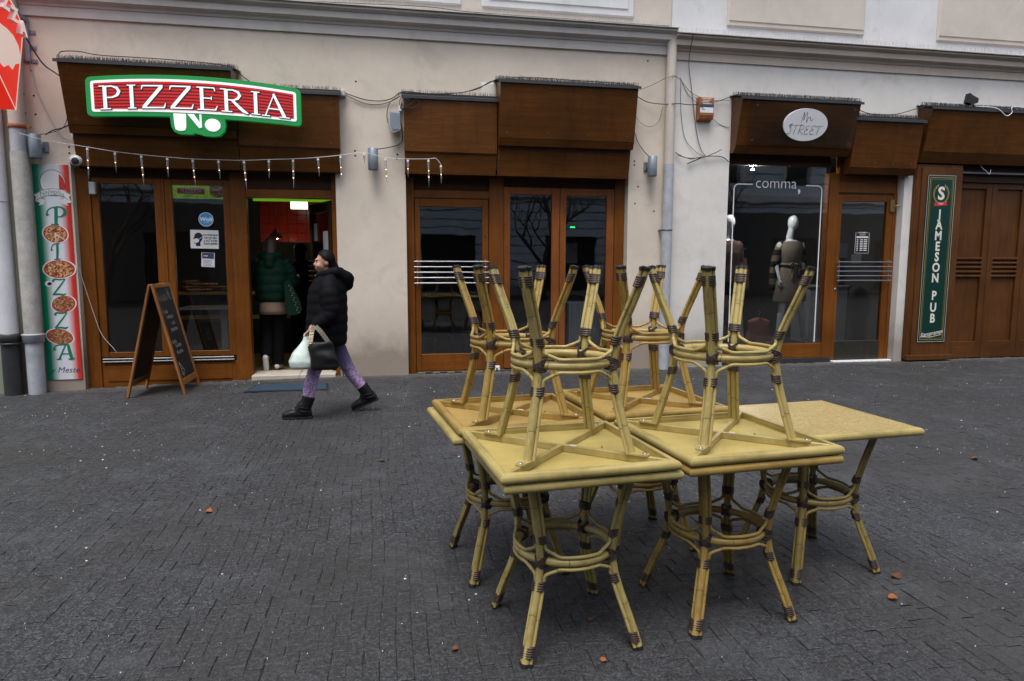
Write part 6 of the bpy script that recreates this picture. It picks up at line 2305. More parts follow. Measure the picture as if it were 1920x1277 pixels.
def hand_shape(mb, wrist, d, palm_n, curl=0.9, s=1.0, side=1):
    """palm and five bent fingers; d points from the wrist along the hand, palm_n out of the palm"""
    w, d, pn = Vector(wrist), Vector(d).normalized(), Vector(palm_n).normalized()
    sd = d.cross(pn).normalized() * side
    for k in range(4):
        u = (k - 1.5) * .018 * s
        limb(mb, [w + sd * u * .7 + d * .01 * s, w + sd * u + d * .082 * s], [.0145 * s, .0115 * s], 8)
        L = (.062, .074, .068, .052)[k] * s
        p = w + sd * u + d * .082 * s
        dirn = d.copy()
        pts = [p]
        for j in range(3):
            ax = dirn.cross(pn).normalized()
            dirn = (Matrix.Rotation(curl * (0.75 if j == 0 else 0.9), 3, ax) @ dirn).normalized()
            p = p + dirn * L * (.45, .32, .26)[j]
            pts.append(p)
        limb(mb, pts, [.0105 * s, .0095 * s, .009 * s, .0075 * s], 8)
    p = w + d * .030 * s - sd * .024 * s
    pts = [p, p + (d * .6 - sd * .65 + pn * .35).normalized() * .036 * s, p + (d * .9 - sd * .35 + pn * .7).normalized() * .066 * s]
    limb(mb, pts, [.0155 * s, .0125 * s, .009 * s], 8)
    return mb


def boot(heel, toe, ankle, s=1.0):
    """ankle boot on the line heel -> toe with a shaft up to the ankle"""
    h, t_, a = Vector(heel), Vector(toe), Vector(ankle)
    d = (t_ - h).normalized()
    up = (a - h)
    up = (up - d * up.dot(d)).normalized()
    mb = MB()
    q = lambda k, z: tuple(h + d * k + up * z)
    limb(mb, [q(.02, .045), q(.10, .045), q(.17, .042), q(.225, .034)], [.044, .044, .047, .038], 12)
    m1 = Vector(q(.05, .085)).lerp(a, .45)
    mb.tube([q(.045, .03), q(.05, .085), tuple(m1), tuple(a)], [.048, .056, .058, .063], 14)
    limb(mb, [q(.115, .070), q(.065, .12)], [.042, .056], 10)
    mb = remeshed(mb, .010, 4)
    sole = MB()
    sd = d.cross(up)
    out = [(-.025, 0), (-.015, .034), (.08, .036), (.17, .046), (.235, .03), (.262, 0), (.235, -.03), (.17, -.042), (.08, -.032), (-.015, -.034)]
    n = len(out)
    sole.add([h + d * a_ + sd * b - up * 0.0 for a_, b in out] + [h + d * a_ + sd * b + up * .020 for a_, b in out], [tuple(range(n)), tuple(range(n, 2 * n))] + [(i, (i + 1) % n, n + (i + 1) % n, n + i) for i in range(n)])
    strap = MB()
    for z in (.04, .075):
        c = h + d * .052 + up * (z + .03)
        ring = [c + (d * math.cos(x) * .060 + sd * math.sin(x) * .058) + up * (.012 * math.cos(x)) for x in [2 * math.pi * i / 18 for i in range(19)]]
        strap.tube(ring, .006, 5, False)
    return mb, sole, strap


# --- walking woman, seen from her left, going left
WY = -2.29
w = thing('person', 'person in black puffer coat and lilac patterned leggings walking left with bags', 'person', (-2.25, WY, 0))
hc = (-2.262, WY, 1.488)
fw = (-1, -0.22, 0)
body = head_shape(hc, fw, 0.98)
limb(body, [(-2.235, WY, 1.38), (-2.235, WY, 1.28), (-2.23, WY, 1.05), (-2.24, WY, .80)], [.06, .13, .135, .13], 14)
limb(body, [(-2.262, WY - .085, .77), (-2.385, WY - .10, .430), (-2.452, WY - .115, .10)], [.085, .055, .035], 12)
limb(body, [(-2.235, WY + .085, .77), (-2.060, WY + .10, .418), (-1.905, WY + .115, .19)], [.085, .055, .035], 12)
limb(body, [(-2.225, WY - .17, 1.27), (-2.20, WY - .235, 1.02), (-2.375, WY - .235, .875)], [.055, .045, .030], 10)
limb(body, [(-2.225, WY + .17, 1.27), (-2.16, WY + .23, 1.02), (-2.20, WY + .22, .80)], [.055, .045, .030], 10)
hand_shape(body, (-2.375, WY - .235, .875), (-.75, 0, -.65), (.5, 0, -.85), 1.0, .92)
hand_shape(body, (-2.20, WY + .22, .80), (-.15, 0, -1), (-.2, -1, 0), .5, .92, -1)
body = remeshed(body, .0085, 3, .4)
bo = build(body, 'body', 'skin', w)
eyes(w, hc, fw, .98)
# hair: cap, drawn back into a knot inside the hood
hair_cap(w, hc, fw, .98, 'hair_black', ((-.085, 0, -.045, .050), (-.10, 0, -.085, .045), (-.10, 0, -.12, .04)))
# coat with quilted bands, collar and hood
mb = MB()
R_ = [(.695, -2.268, .192, .235), (.80, -2.262, .196, .245), (.92, -2.255, .196, .245), (1.03, -2.248, .190, .235), (1.14, -2.245, .186, .228), (1.23, -2.238, .178, .225), (1.30, -2.222, .160, .205), (1.345, -2.222, .125, .150), (1.385, -2.235, .092, .100), (1.40, -2.24, .080, .085)]
rings = []
for i in range(57):
    z = .695 + (1.40 - .695) * i / 56
    c = [float(np.interp(z, [r[0] for r in R_], [r[j] for r in R_])) for j in (1, 2, 3)]
    puff = 1 + .050 * (abs(math.sin(math.pi * (z - .70) / .098)) ** 0.55 - .7) if z < 1.33 else 1
    rings.append((c[0], WY, z, c[1] * puff, c[2] * puff))
mb.loft(rings, 32)


def puffy(mb, pts, rads, step=.065):
    P = smooth_path(pts, 14)
    acc, out_r, L = 0, [], [0]
    for i in range(1, len(P)):
        acc += (P[i] - P[i - 1]).length
        L.append(acc)
    for i, l in enumerate(L):
        r = float(np.interp(l / acc, np.linspace(0, 1, len(rads)), rads))
        out_r.append(r * (1 + .10 * (abs(math.sin(math.pi * l / step)) ** .6 - .6)))
    mb.tube(P, out_r, 16)
    return mb


puffy(mb, [(-2.222, WY - .12, 1.305), (-2.21, WY - .215, 1.20), (-2.195, WY - .245, 1.03), (-2.25, WY - .245, .955), (-2.355, WY - .235, .89)], [.085, .090, .082, .072, .055])
puffy(mb, [(-2.222, WY + .12, 1.305), (-2.19, WY + .215, 1.20), (-2.15, WY + .24, 1.02), (-2.19, WY + .225, .83)], [.085, .088, .075, .055])
limb(mb, [(-2.15, WY - .13, 1.395), (-2.085, WY - .06, 1.345), (-2.065, WY, 1.325), (-2.085, WY + .06, 1.345), (-2.15, WY + .13, 1.395)], [.050, .070, .080, .070, .050], 12)
limb(mb, [(-2.13, WY, 1.375), (-2.055, WY, 1.275)], [.07, .062], 12)
limb(mb, [(-2.31, WY - .075, 1.365), (-2.22, WY - .125, 1.385), (-2.15, WY - .12, 1.40)], [.034, .042, .05], 10)
limb(mb, [(-2.31, WY + .075, 1.365), (-2.22, WY + .125, 1.385), (-2.15, WY + .12, 1.40)], [.034, .042, .05], 10)
build(remeshed(mb, .0115, 2, .4), 'coat', 'cloth_puffer', w)
for sg_, pts, rads in ((-1, [(-2.262, WY - .085, .80), (-2.33, WY - .092, .60), (-2.385, WY - .10, .430), (-2.425, WY - .108, .28), (-2.452, WY - .115, .13)], [.098, .080, .062, .060, .046]), (1, [(-2.235, WY + .085, .80), (-2.15, WY + .092, .60), (-2.060, WY + .10, .418), (-1.98, WY + .108, .30), (-1.915, WY + .115, .20)], [.098, .080, .062, .058, .046])):
    mb = MB()
    P = smooth_path(pts, 6)
    rr_ = [float(np.interp(i / (len(P) - 1), np.linspace(0, 1, len(rads)), rads)) for i in range(len(P))]
    mb.tube(P, rr_, 16)
    build(mb, 'legging', 'leggings_print', w)
g1 = gz(-2.5, -2.4)
for heel, toe, ank in (((-2.425, WY - .118, g1 + .006), (-2.69, WY - .125, g1 + .006), (-2.430, WY - .113, .215)), ((-1.800, WY + .122, .105), (-2.020, WY + .128, .012), (-1.948, WY + .112, .262))):
    a, b, c = boot(heel, toe, ank)
    o = build(a, 'boot', 'leather_black', w)
    build(b, 'sole', 'black_rubber', o)
    build(c, 'strap', 'leather_black', o)

# carrier bag and handbag held in the left hand
HB = Vector((-2.425, WY - .235, .835))
t = thing('carrier_bag', 'white green plastic carrier bag held by the walking person', 'bag', (-2.47, WY - .25, .5))
mb = MB()
prof_ = [(.50, -2.47, .085, .05), (.515, -2.468, .112, .075), (.57, -2.465, .122, .085), (.64, -2.455, .105, .07), (.71, -2.44, .060, .042), (.765, -2.43, .028, .022), (.80, -2.428, .020, .016)]
rings = []
n = 26
vs = []
zs = np.linspace(.50, .80, 22)
for i, z in enumerate(zs):
    c = [float(np.interp(z, [r[0] for r in prof_], [r[j] for r in prof_])) for j in (1, 2, 3)]
    for k in range(n):
        a = 2 * math.pi * k / n
        f = 1 + .10 * mnoise.noise((math.cos(a) * 2.2, math.sin(a) * 2.2, z * 9)) + .05 * math.sin(a * 7 + z * 20) * (z - .5) * 3
        vs.append((c[0] + c[1] * f * math.cos(a), WY - .25 + c[2] * f * math.sin(a), z))
mb.add(vs, [(i * n + k, i * n + (k + 1) % n, (i + 1) * n + (k + 1) % n, (i + 1) * n + k) for i in range(21) for k in range(n)] + [tuple(range(n))[::-1]], True)
build(mb, 'bag_body', 'bag_white', t)
mb = MB()
for dx in (-.012, .012):
    mb.tube(smooth_path([(-2.428 + dx, WY - .25, .79), (-2.430 + dx, WY - .245, .815), (-2.432, WY - .238, .828)], 3), .008, 6)
build(mb, 'handle', 'bag_white', t)
t = thing('handbag', 'black slouchy handbag with pale chain straps held by the walking person', 'bag', (-2.27, WY - .30, .5))
mb = MB()
rings = [(-2.265, WY - .315, .495, .10, .03), (-2.262, WY - .315, .512, .122, .05), (-2.262, WY - .315, .58, .134, .058), (-2.275, WY - .315, .66, .118, .050), (-2.295, WY - .315, .73, .112, .032), (-2.30, WY - .315, .755, .105, .018)]
mb.loft([tuple(float(np.interp(z, [r[2] for r in rings], [r[j] for r in rings])) if j != 2 else float(z) for j in range(5)) for z in np.linspace(.495, .755, 16)], 26)
mb.v = [(x + .016 * mnoise.noise((x * 9, z * 11, 3)), y + .018 * mnoise.noise((x * 14, z * 14, 0)), z + (.018 * mnoise.noise((x * 16, 0, 5)) if z > .70 else 0)) for x, y, z in mb.v]
build(mb, 'bag_body', 'leather_black', t)
for path in ([(-2.385, WY - .325, .73), (-2.375, WY - .33, .80), (-2.36, WY - .335, .87), (-2.34, WY - .335, .90)], [(-2.215, WY - .325, .74), (-2.25, WY - .335, .80), (-2.29, WY - .345, .86), (-2.33, WY - .335, .90)]):
    P = smooth_path(path, 3)
    for i in range(0, len(P) - 1):
        c, d_ = P[i], (P[min(i + 1, len(P) - 1)] - P[i]).normalized()
        s_ = Vector((d_.z, 0, -d_.x))
        mb = MB()
        for o_ in (-.008, .006):
            mb.tube([c + d_ * o_ - s_ * .020, c + d_ * (o_ + .006) + s_ * .020], .0058, 6)
        build(mb, 'chain_link', 'chain_gold', t)
mb = MB()
mb.tube(smooth_path([(-2.34, WY - .335, .90), (-2.345, WY - .31, .905), (-2.37, WY - .27, .885)], 4), .007, 6)
build(mb, 'strap', 'leather_black', t)

# --- person in the green jacket, back to the street, stepping into the pizzeria
GXc, GY = -3.172, 0.52
w = thing('person', 'person in a green puffer jacket and black trousers stepping into the pizzeria', 'person', (GXc, GY, 0.05))
hc = (GXc + .01, GY + .03, 1.700)
body = head_shape(hc, (0.15, 1, 0), 1.0)
limb(body, [(GXc, GY, 1.58), (GXc, GY, 1.45), (GXc, GY, 1.2), (GXc, GY, .98)], [.06, .13, .14, .14], 14)
limb(body, [(GXc - .085, GY, .95), (GXc - .09, GY + .04, .55), (GXc - .09, GY - .12, .22)], [.085, .055, .04], 12)
limb(body, [(GXc + .085, GY, .95), (GXc + .06, GY + .03, .52), (GXc + .035, GY - .02, .13)], [.085, .055, .04], 12)
limb(body, [(GXc + .19, GY, 1.47), (GXc + .25, GY + .05, 1.20), (GXc + .30, GY + .25, 1.28)], [.055, .045, .030], 10)
limb(body, [(GXc - .19, GY, 1.47), (GXc - .22, GY + .05, 1.20), (GXc - .15, GY + .25, 1.10)], [.055, .045, .030], 10)
hand_shape(body, (GXc + .30, GY + .25, 1.28), (.1, 1, .1), (-1, .2, 0), .5, .95)
hand_shape(body, (GXc - .15, GY + .25, 1.10), (.3, 1, 0), (1, 0, 0), .5, .95)
build(remeshed(body, .011, 3, .4), 'body', 'skin', w)
eyes(w, hc, (0.15, 1, 0), 1.0)
mb = MB()
mb.ball((hc[0], hc[1] - .02, hc[2] + .03), (.098, .102, .098), 18)
limb(mb, [(hc[0], hc[1] - .055, hc[2]), (hc[0] - .005, hc[1] - .085, hc[2] - .12), (hc[0] - .01, hc[1] - .115, hc[2] - .20)], [.088, .088, .06], 12)
limb(mb, [(hc[0] - .06, hc[1] - .02, hc[2]), (hc[0] - .075, hc[1] - .05, hc[2] - .16)], [.045, .035], 10)
limb(mb, [(hc[0] + .06, hc[1] - .02, hc[2]), (hc[0] + .075, hc[1] - .05, hc[2] - .16)], [.045, .035], 10)
build(remeshed(mb, .012, 4), 'hair', 'hair_brown', w)
mb = MB()
R_ = [(.955, .185, .150), (1.00, .212, .178), (1.12, .225, .190), (1.25, .228, .190), (1.38, .228, .185), (1.48, .205, .165), (1.54, .150, .130), (1.60, .10, .10)]
rings = []
for i in range(50):
    z = .955 + (1.60 - .955) * i / 49
    c = [float(np.interp(z, [r[0] for r in R_], [r[j] for r in R_])) for j in (1, 2)]
    pf = 1 + .05 * (abs(math.sin(math.pi * (z - .96) / .115)) ** .55 - .7)
    rings.append((GXc, GY, z, c[0] * pf, c[1] * pf))
mb.loft(rings, 30)
puffy(mb, [(GXc + .15, GY, 1.50), (GXc + .225, GY + .02, 1.36), (GXc + .255, GY + .06, 1.21), (GXc + .29, GY + .20, 1.26)], [.085, .085, .072, .055])
puffy(mb, [(GXc - .15, GY, 1.50), (GXc - .21, GY + .02, 1.36), (GXc - .22, GY + .06, 1.21), (GXc - .16, GY + .20, 1.12)], [.085, .085, .072, .055])
limb(mb, [(GXc - .10, GY - .05, 1.575), (GXc, GY - .125, 1.53), (GXc + .10, GY - .05, 1.575)], [.06, .085, .06], 12)
limb(mb, [(GXc, GY - .12, 1.53), (GXc, GY - .155, 1.45)], [.085, .06], 12)
build(remeshed(mb, .012, 2, .4), 'jacket', 'cloth_green', w)
mb = MB()
mb.loft([(GXc, GY, .795, .172, .145), (GXc, GY, .85, .176, .150), (GXc, GY, .93, .178, .150), (GXc, GY, 1.0, .175, .148)], 24)
build(mb, 'jumper', 'cloth_tan', w)
for pts, rads in (([(GXc - .080, GY, .92), (GXc - .09, GY + .045, .55), (GXc - .09, GY - .04, .36), (GXc - .09, GY - .13, .24)], [.105, .085, .078, .072]), ([(GXc + .080, GY, .92), (GXc + .06, GY + .035, .52), (GXc + .045, GY + .01, .30), (GXc + .035, GY - .02, .115)], [.105, .085, .080, .078])):
    mb = MB()
    P = smooth_path(pts, 6)
    mb.tube(P, [float(np.interp(i / (len(P) - 1), np.linspace(0, 1, 4), rads)) for i in range(len(P))], 14)
    build(mb, 'trouser_leg', 'cloth_black', w)
for hl, up_ in (((GXc - .095, GY - .17, .20), (0, .32, -.95)), ((GXc + .035, GY - .07, .062), (.12, 1, 0))):
    mb = MB()
    h, d_ = Vector(hl), Vector(up_).normalized()
    q = h + d_ * .17
    limb(mb, [tuple(h + Vector((0, 0, .03))), tuple(h + d_ * .08 + Vector((0, 0, .025))), tuple(q + Vector((0, 0, .02)))], [.038, .040, .036], 10)
    build(remeshed(mb, .010, 3), 'shoe', 'shoe_white', w)
t = thing('tote_bag', 'dark green tote bag with pale studs hanging from the green jacket arm', 'bag', (-2.89, 0.42, 0.8))
mb = MB()
mb.prism([(-2.985, 1.23), (-2.93, 1.27), (-2.80, .98), (-2.775, .86), (-2.82, .80), (-2.93, .785), (-2.985, .83)], 'y', .30, .37)
build(mb, 'bag_body', 'cloth_green', t)
for k in range(12):
    mb = MB()
    x, z = -2.93 + .009 * k + .02 * (k % 2), 1.18 - .032 * k
    mb.ball((x, .299, z), .0055, 6)
    build(mb, 'stud', 'chain_gold', t)

# --- second customer further in, mostly hidden
w = thing('person', 'dark clothed customer with dark hair at the counter behind the green jacket', 'person', (-2.93, 1.75, .05))
PX, PY = -2.93, 1.75
hc = (PX, PY, 1.655)
body = head_shape(hc, (0.1, 1, 0), 1.0)
limb(body, [(PX, PY, 1.52), (PX, PY, 1.4), (PX, PY, 1.1), (PX, PY, .9)], [.06, .13, .14, .14], 14)
for s_ in (-1, 1):
    limb(body, [(PX + s_ * .085, PY, .9), (PX + s_ * .09, PY, .5), (PX + s_ * .09, PY - .02, .10)], [.085, .058, .042], 12)
    limb(body, [(PX + s_ * .18, PY, 1.42), (PX + s_ * .22, PY + .06, 1.16), (PX + s_ * .16, PY + .28, 1.22)], [.055, .045, .03], 10)
    hand_shape(body, (PX + s_ * .16, PY + .28, 1.22), (0, 1, .1), (-s_, 0, 0), .5, .95)
build(remeshed(body, .012, 3, .4), 'body', 'skin', w)
eyes(w, hc, (0.1, 1, 0), 1.0)
mb = MB()
mb.ball((hc[0], hc[1] - .015, hc[2] + .03), (.098, .10, .098), 18)
limb(mb, [(hc[0], hc[1] - .05, hc[2]), (hc[0], hc[1] - .07, hc[2] - .12)], [.085, .08], 12)
build(remeshed(mb, .013, 4), 'hair', 'hair_black', w)
mb = MB()
mb.loft([(PX, PY, .78, .20, .16), (PX, PY, 1.0, .205, .165), (PX, PY, 1.3, .215, .165), (PX, PY, 1.44, .18, .14), (PX, PY, 1.52, .09, .09)], 24)
for s_ in (-1, 1):
    limb(mb, [(PX + s_ * .15, PY, 1.42), (PX + s_ * .23, PY + .06, 1.17), (PX + s_ * .17, PY + .24, 1.21)], [.08, .07, .05], 12)
build(remeshed(mb, .014, 3), 'coat', 'cloth_black', w)
for s_ in (-1, 1):
    mb = MB()
    mb.tube([(PX + s_ * .085, PY, .85), (PX + s_ * .09, PY, .5), (PX + s_ * .09, PY - .02, .10)], [.1, .075, .06], 12)
    build(mb, 'trouser_leg', 'cloth_black', w)
    a, b, c = boot((PX + s_ * .09, PY - .06, .045), (PX + s_ * .10, PY + .2, .045), (PX + s_ * .09, PY, .19))
    o = build(a, 'boot', 'leather_black', w)
    build(b, 'sole', 'black_rubber', o)


# ------------------------------------------------------------------ clothes shop window display
mb = MB()
mb.box(3.12, 4.76, 0.21, 1.15, 0.03, 0.262, .004)
build(mb, 'display_platform', 'room_wall', label='low display platform behind the clothes shop pane', cat='platform')


def mannequin(label, x, y, z0, faceless=True):
    t = thing('mannequin', label, 'mannequin', (x, y, z0), 'white shop mannequins')
    b = MB()
    s = 1.06
    P = lambda a, c, h: (x + a * s, y + c * s, z0 + h * s)
    b.ball(P(.02, 0, 1.735), (.072 * s, .085 * s, .112 * s), 18)
    limb(b, [P(.0, .005, 1.64), P(-.02, .01, 1.52)], [.047, .055], 12)
    b.loft([P(0, 0, .92)[:2] + (z0 + .92 * s, .165, .11), P(0, 0, 1.0)[:2] + (z0 + 1.0 * s, .165, .11), P(0, 0, 1.13)[:2] + (z0 + 1.13 * s, .125, .09), P(0, 0, 1.30)[:2] + (z0 + 1.3 * s, .155, .115), P(0, 0, 1.42)[:2] + (z0 + 1.42 * s, .175, .09), P(0, 0, 1.49)[:2] + (z0 + 1.49 * s, .09, .06)], 20)
    for sd in (-1, 1):
        limb(b, [P(sd * .175, 0, 1.42), P(sd * .215, .02, 1.16), P(sd * .20, -.06, .93)], [.047, .038, .024], 10)
        hand_shape(b, P(sd * .20, -.06, .93), (sd * .05, -.15, -1), (-sd, 0, 0), .25, .95, sd)
    limb(b, [P(-.085, 0, .93), P(-.115, -.02, .50), P(-.135, .02, .09)], [.088, .056, .035], 12)
    limb(b, [P(.085, 0, .93), P(.19, -.03, .51), P(.29, .03, .09)], [.088, .056, .035], 12)
    limb(b, [P(-.135, .02, .05), P(-.14, -.10, .022)], [.034, .026], 10)
    limb(b, [P(.29, .03, .05), P(.32, -.09, .022)], [.034, .026], 10)
    build(remeshed(b, .0115, 4, .45), 'body', 'mannequin_white', t)
    return t, P, s


STR = NT('striped_knit')
sep = STR.n("ShaderNodeSeparateXYZ")
STR.l(STR.coord('pos'), sep.inputs[0])
st_ = STR.math('FRACT', STR.math('MULTIPLY', sep.outputs[2], 5.6))
STR.setp(col=STR.mix(STR.math('GREATER_THAN', st_, 0.5), (0.012, 0.011, 0.012), (0.17, 0.135, 0.095)), rough=0.95)
STR.bump(STR.noise(STR.coord('pos'), 160, 3), .4, .004)
t, P, s = mannequin('white mannequin in a taupe dress and striped cardigan in the display window', 4.475, 0.55, 0.262)
mb = MB()
rings = []
for h, rx, ry in ((.60, .245, .17), (.62, .25, .175), (.80, .225, .16), (1.0, .185, .135), (1.10, .148, .108), (1.13, .140, .103), (1.17, .148, .112), (1.30, .172, .130), (1.42, .186, .105), (1.47, .13, .085)):
    q = P(0, 0, h)
    rings.append((q[0] + (.02 if h < .9 else 0), q[1], q[2], rx * s, ry * s))
mb.loft(rings, 30, 0, False)
mb.v = [(a + (.010 * math.sin(a * 55 + b * 40) if c < z_ else 0), b, c) for (a, b, c), z_ in zip(mb.v, [P(0, 0, 1.0)[2]] * len(mb.v))]
build(mb, 'dress', 'cloth_taupe', t)
mb = MB()
q = P(0, 0, 1.135)
ring = [(q[0] + .155 * math.cos(a), q[1] + .118 * math.sin(a), q[2]) for a in [2 * math.pi * i / 24 for i in range(25)]]
mb.tube(ring, .022, 8, False)
mb.tube(smooth_path([(q[0] + .0, q[1] - .13, q[2]), (q[0] - .06, q[1] - .15, q[2] + .03), (q[0] - .09, q[1] - .14, q[2] - .03), (q[0], q[1] - .14, q[2])], 4), .012, 6)
mb.tube(smooth_path([(q[0], q[1] - .135, q[2]), (q[0] - .03, q[1] - .145, q[2] - .10), (q[0] - .05, q[1] - .15, q[2] - .22)], 4), .014, 6)
build(mb, 'belt', 'cloth_taupe', t)
mb = MB()
for sd in (-1, 1):
    limb(mb, [P(sd * .15, .01, 1.43), P(sd * .205, .02, 1.30), P(sd * .225, .03, 1.15 if sd < 0 else 1.20)], [.058, .062, .064], 12)
limb(mb, [P(-.215, .04, 1.20), P(-.23, .06, 1.0), P(-.22, .06, .80)], [.062, .060, .056], 12)
limb(mb, [P(-.15, .07, 1.40), P(.15, .07, 1.40)], [.06, .06], 10)
build(remeshed(mb, .014, 3), 'cardigan', 'striped_knit', t)
mb = MB()
q = P(.10, -.15, 1.02)
mb.box(q[0] - .06, q[0] + .06, q[1] - .025, q[1] + .025, q[2] - .06, q[2] + .06, .012)
mb.tube([(q[0], q[1], q[2] + .05), P(.08, -.11, 1.3), P(.10, -.06, 1.47)], .005, 6)
build(mb, 'small_bag', 'cloth_brown', t)
t, P, s = mannequin('white mannequin in a brown jacket half hidden by the window edge', 3.45, 0.60, 0.262)
mb = MB()
rings = []
for h, rx, ry in ((.88, .215, .15), (1.0, .205, .15), (1.13, .18, .135), (1.30, .19, .145), (1.42, .195, .115), (1.48, .12, .085)):
    q = P(0, 0, h)
    rings.append((q[0], q[1], q[2], rx * s, ry * s))
mb.loft(rings, 26)
for sd in (-1, 1):
    limb(mb, [P(sd * .165, 0, 1.41), P(sd * .22, .02, 1.16), P(sd * .205, -.05, .97)], [.07, .058, .045], 12)
build(remeshed(mb, .014, 3), 'jacket', 'cloth_brown', t)
mb = MB()
rings = []
for h, rx, ry in ((.70, .21, .15), (.90, .19, .14), (1.02, .16, .12)):
    q = P(0, 0, h)
    rings.append((q[0], q[1], q[2], rx * s, ry * s))
mb.loft(rings, 26)
build(mb, 'skirt', 'cloth_black', t)

rk = thing('clothes_rack', 'steel clothes rail behind the display mannequins', 'clothes rack', (3.95, 1.25, .27))
mb = MB()
mb.tube([(3.45, 1.3, 1.72), (4.15, 1.3, 1.72)], .014, 8)
build(mb, 'rail', 'steel', rk)
for x in (3.5, 4.1):
    mb = MB()
    mb.tube([(x, 1.3, .025), (x, 1.3, 1.72)], .012, 8)
    mb.tube([(x, 1.05, .035), (x, 1.55, .035)], .012, 8)
    build(mb, 'upright', 'steel', rk)


def garment(label, x, y, ztop, w_, h_, d_, mat, cat, flare=1.0, sleeves=True):
    t = thing(cat.replace(' ', '_'), label, cat, (x, y, ztop - h_), 'clothes hanging in the shop window')
    mb = MB()
    n = 26
    vs = []
    zs = np.linspace(0, 1, 16)
    for i, f in enumerate(zs):
        wd_ = w_ * (0.30 + 0.70 * min(1, f / .12)) * (1 + (flare - 1) * f)
        for k in range(n):
            a = 2 * math.pi * k / n
            fold = 1 + .16 * f * math.sin(5 * a + x * 7) + .07 * mnoise.noise((x * 5 + math.cos(a), f * 4, math.sin(a)))
            vs.append((x + wd_ / 2 * math.cos(a) * (1 + .04 * math.sin(9 * f)), y + d_ / 2 * math.sin(a) * fold, ztop - f * h_))
    mb.add(vs, [(i * n + k, i * n + (k + 1) % n, (i + 1) * n + (k + 1) % n, (i + 1) * n + k) for i in range(15) for k in range(n)], True)
    build(mb, 'cloth', mat, t)
    if sleeves:
        for sd in (-1, 1):
            mb = MB()
            P = smooth_path([(x + sd * w_ * .42, y, ztop - .06), (x + sd * w_ * .56, y - .02, ztop - .30), (x + sd * w_ * .55, y - .03, ztop - .58)], 5)
            mb.tube(P, [.055 + .006 * math.sin(i * 1.7) for i in range(len(P))], 10)
            build(mb, 'sleeve', mat, t)
    mb = MB()
    mb.tube(smooth_path([(x, y, ztop), (x, y, ztop + .05), (x + .025, y, ztop + .085), (x, y, ztop + .11), (x - .02, y, ztop + .085)], 4), .0035, 5)
    mb.tube([(x - w_ * .4, y, ztop - .05), (x, y, ztop + .005), (x + w_ * .4, y, ztop - .05)], .006, 6)
    build(mb, 'hanger', 'steel', t)
    return t


garment('brown fur trimmed coat hanging behind the mannequin', 3.93, 1.3, 1.62, .40, .85, .20, 'cloth_brown', 'coat')
garment('dark taupe jacket hanging on the rail near the window edge', 3.62, 1.3, 1.62, .38, .70, .18, 'cloth_tan', 'jacket')
garment('dark trousers hanging below the coat in the window', 3.92, 1.42, 1.0, .28, .75, .14, 'cloth_jeans', 'trousers', 1.0, False)
garment('rust leather skirt hanging low beside the mannequin legs', 3.93, 0.45, .66, .34, .36, .12, 'cloth_rust', 'skirt', 1.25, False)
mb = MB()
mb.lathe([(.021, .0), (.022, -.008), (.015, -.011)], (3.66, .34, 2.86), 14)
build(mb, 'ceiling_spot', 'shop_spot', label='lit ceiling spot behind the display pane', cat='lamp')
mb = MB()
mb.tube([(3.66, .34, 2.861), (3.66, .34, 3.055)], .010, 10)
build(mb, 'spot_stem', 'steel_dull', bpy.data.objects['ceiling_spot'])
mb = MB()
mb.box(4.22, 4.44, 3.4, 3.44, 2.62, 2.68)
build(mb, 'exit_lamp', 'exit_green', label='green emergency lamp glowing inside the clothes shop', cat='lamp')
t = thing('counter', 'white shop counter behind the clothes shop door', 'counter', (5.6, 1.4, .02))
mb = MB()
mb.box(5.28, 6.0, 1.2, 1.7, .03, 1.08, .01)
build(mb, 'counter_body', 'room_pale', t)
mb = MB()
mb.box(5.25, 6.01, 1.17, 1.73, 1.082, 1.12, .01)
build(mb, 'counter_top', 'table_white', t)
mb = MB()
mb.ball((5.78, 1.35, 1.72), (.10, .10, .115), 16)
limb(mb, [(5.78, 1.35, 1.60), (5.78, 1.36, 1.45), (5.78, 1.36, 1.13)], [.05, .13, .12], 14)
build(remeshed(mb, .014, 4), 'bust', 'mannequin_white', label='white bust on the counter behind the clothes shop door', cat='bust')

# ------------------------------------------------------------------ across the street, behind the camera: seen only as reflections
ob_ = thing('building', 'grey blue rusticated building across the street behind the viewer', 'building', (0, -21, 0))
holes = []
for k in range(-7, 9):
    x = k * 3.6
    holes.append((x - .62, x + .62, 5.2, 7.6))
for k in range(-4, 5):
    x = k * 5.6 + 1.2
    holes.append((x - 1.2, x + 1.2, .2, 2.7))
mb = rect_wall(-34, 34, -.2, 9.2, holes, 0, .35)
mb.v = [(x, -21.0 - y, z) for x, y, z in mb.v]
build(mb, 'wall', 'plaster_far', ob_)
for ga, gb in ((-34, -6.6), (9.0, 34)):
    mb = rect_wall(ga, gb, -.2, 3.9, [h for h in holes if h[2] < 4 and ga < h[0] and h[1] < gb], 0, .3)
    mb.v = [(x, -20.96 - y, z) for x, y, z in mb.v]
    build(mb, 'ground_floor', 'far_shopfronts', ob_)
mb = MB()
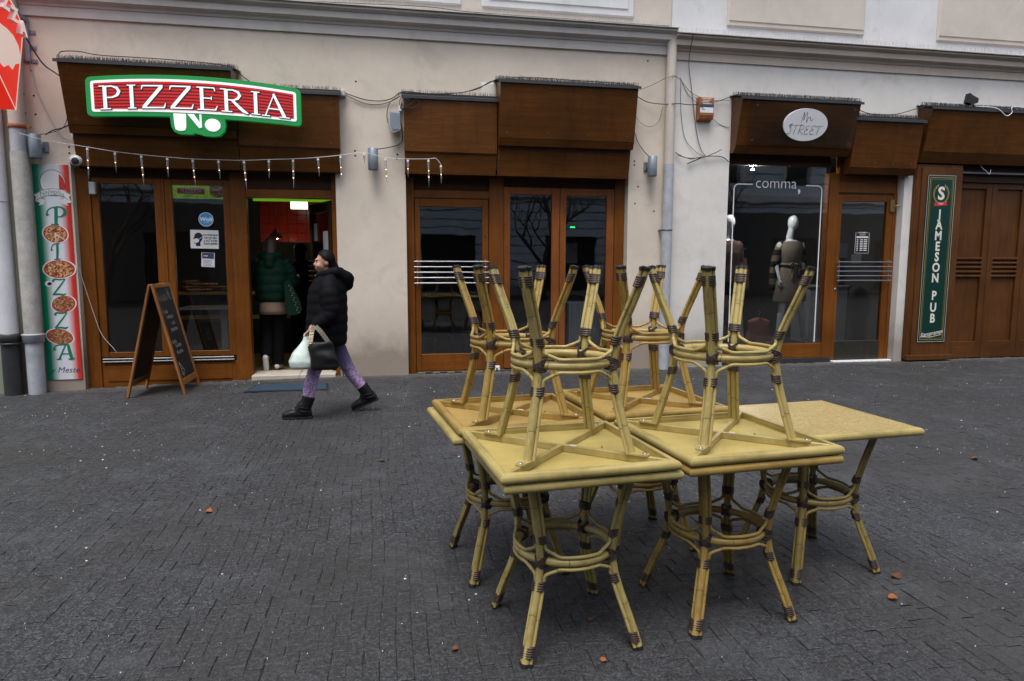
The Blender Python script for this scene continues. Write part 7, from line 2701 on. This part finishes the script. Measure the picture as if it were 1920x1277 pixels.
for i in range(23):
    z = .35 + i * .38
    if z < 4.4 or z > 5.0:
        mb.box(-34, 34, -21.0, -20.985, z, z + .03)
for h in holes:
    pass
g = build(mb, 'course_lines', 'joint_soil', ob_)
mb = MB()
mb.box(-34, 34, -21.0, -20.75, 4.35, 4.75, .05)
mb.box(-34, 34, -21.0, -20.6, 9.0, 9.4, .05)
build(mb, 'string_course', 'plaster_upper', ob_)
for h in holes:
    mb = MB()
    mb.box(h[0], h[1], -21.33, -21.30, h[2], h[3])
    wn_ = build(mb, 'window', 'room_dark', ob_)
    if h[2] > 4:
        mb = MB()
        mb.box(h[0] - .2, h[1] + .2, -21.0, -20.9, h[3] + .05, h[3] + .3, .03)
        mb.box(h[0] - .2, h[0], -21.0, -20.93, h[2], h[3], .03)
        mb.box(h[1], h[1] + .2, -21.0, -20.93, h[2], h[3], .03)
        build(mb, 'surround', 'plaster_upper', wn_)
for k, (x, y, sd) in enumerate(((-3.2, -17.0, 4), (4.6, -17.2, 9), (12.5, -16.8, 12), (-11.5, -17.1, 20))):
    t = thing('bare_tree', 'bare street tree across the road behind the viewer, %s' % ('opposite the pier', 'opposite the downpipe', 'opposite the pub', 'opposite the green house')[k], 'tree', (x, y, 0), 'bare trees across the street')
    rr = random.Random(sd)
    mb = MB()
    br_ = MB()

    def grow(m_, p, d_, L, r, lvl):
        n_ = 4
        pts, q, dd = [p], p, d_
        for i in range(n_):
            dd = (dd + Vector((rr.gauss(0, .12), rr.gauss(0, .12), .05))).normalized()
            q = q + dd * L / n_
            pts.append(q)
        m_.tube(pts, [r * (1 - .5 * i / n_) for i in range(n_ + 1)], 7)
        if lvl < 4:
            for j in range(3 if lvl else 4):
                a = rr.random() * 6.28
                nd = (dd * .75 + Vector((math.cos(a), math.sin(a), .35)) * .8).normalized()
                grow(br_, pts[2 + (j % 3)], nd, L * .66, r * .5, lvl + 1)
    grow(mb, Vector((x, y, -.1)), Vector((0, 0, 1)), 2.8, .17, 0)
    build(mb, 'trunk', 'bark', t)
    build(br_, 'crown', 'bark', t)
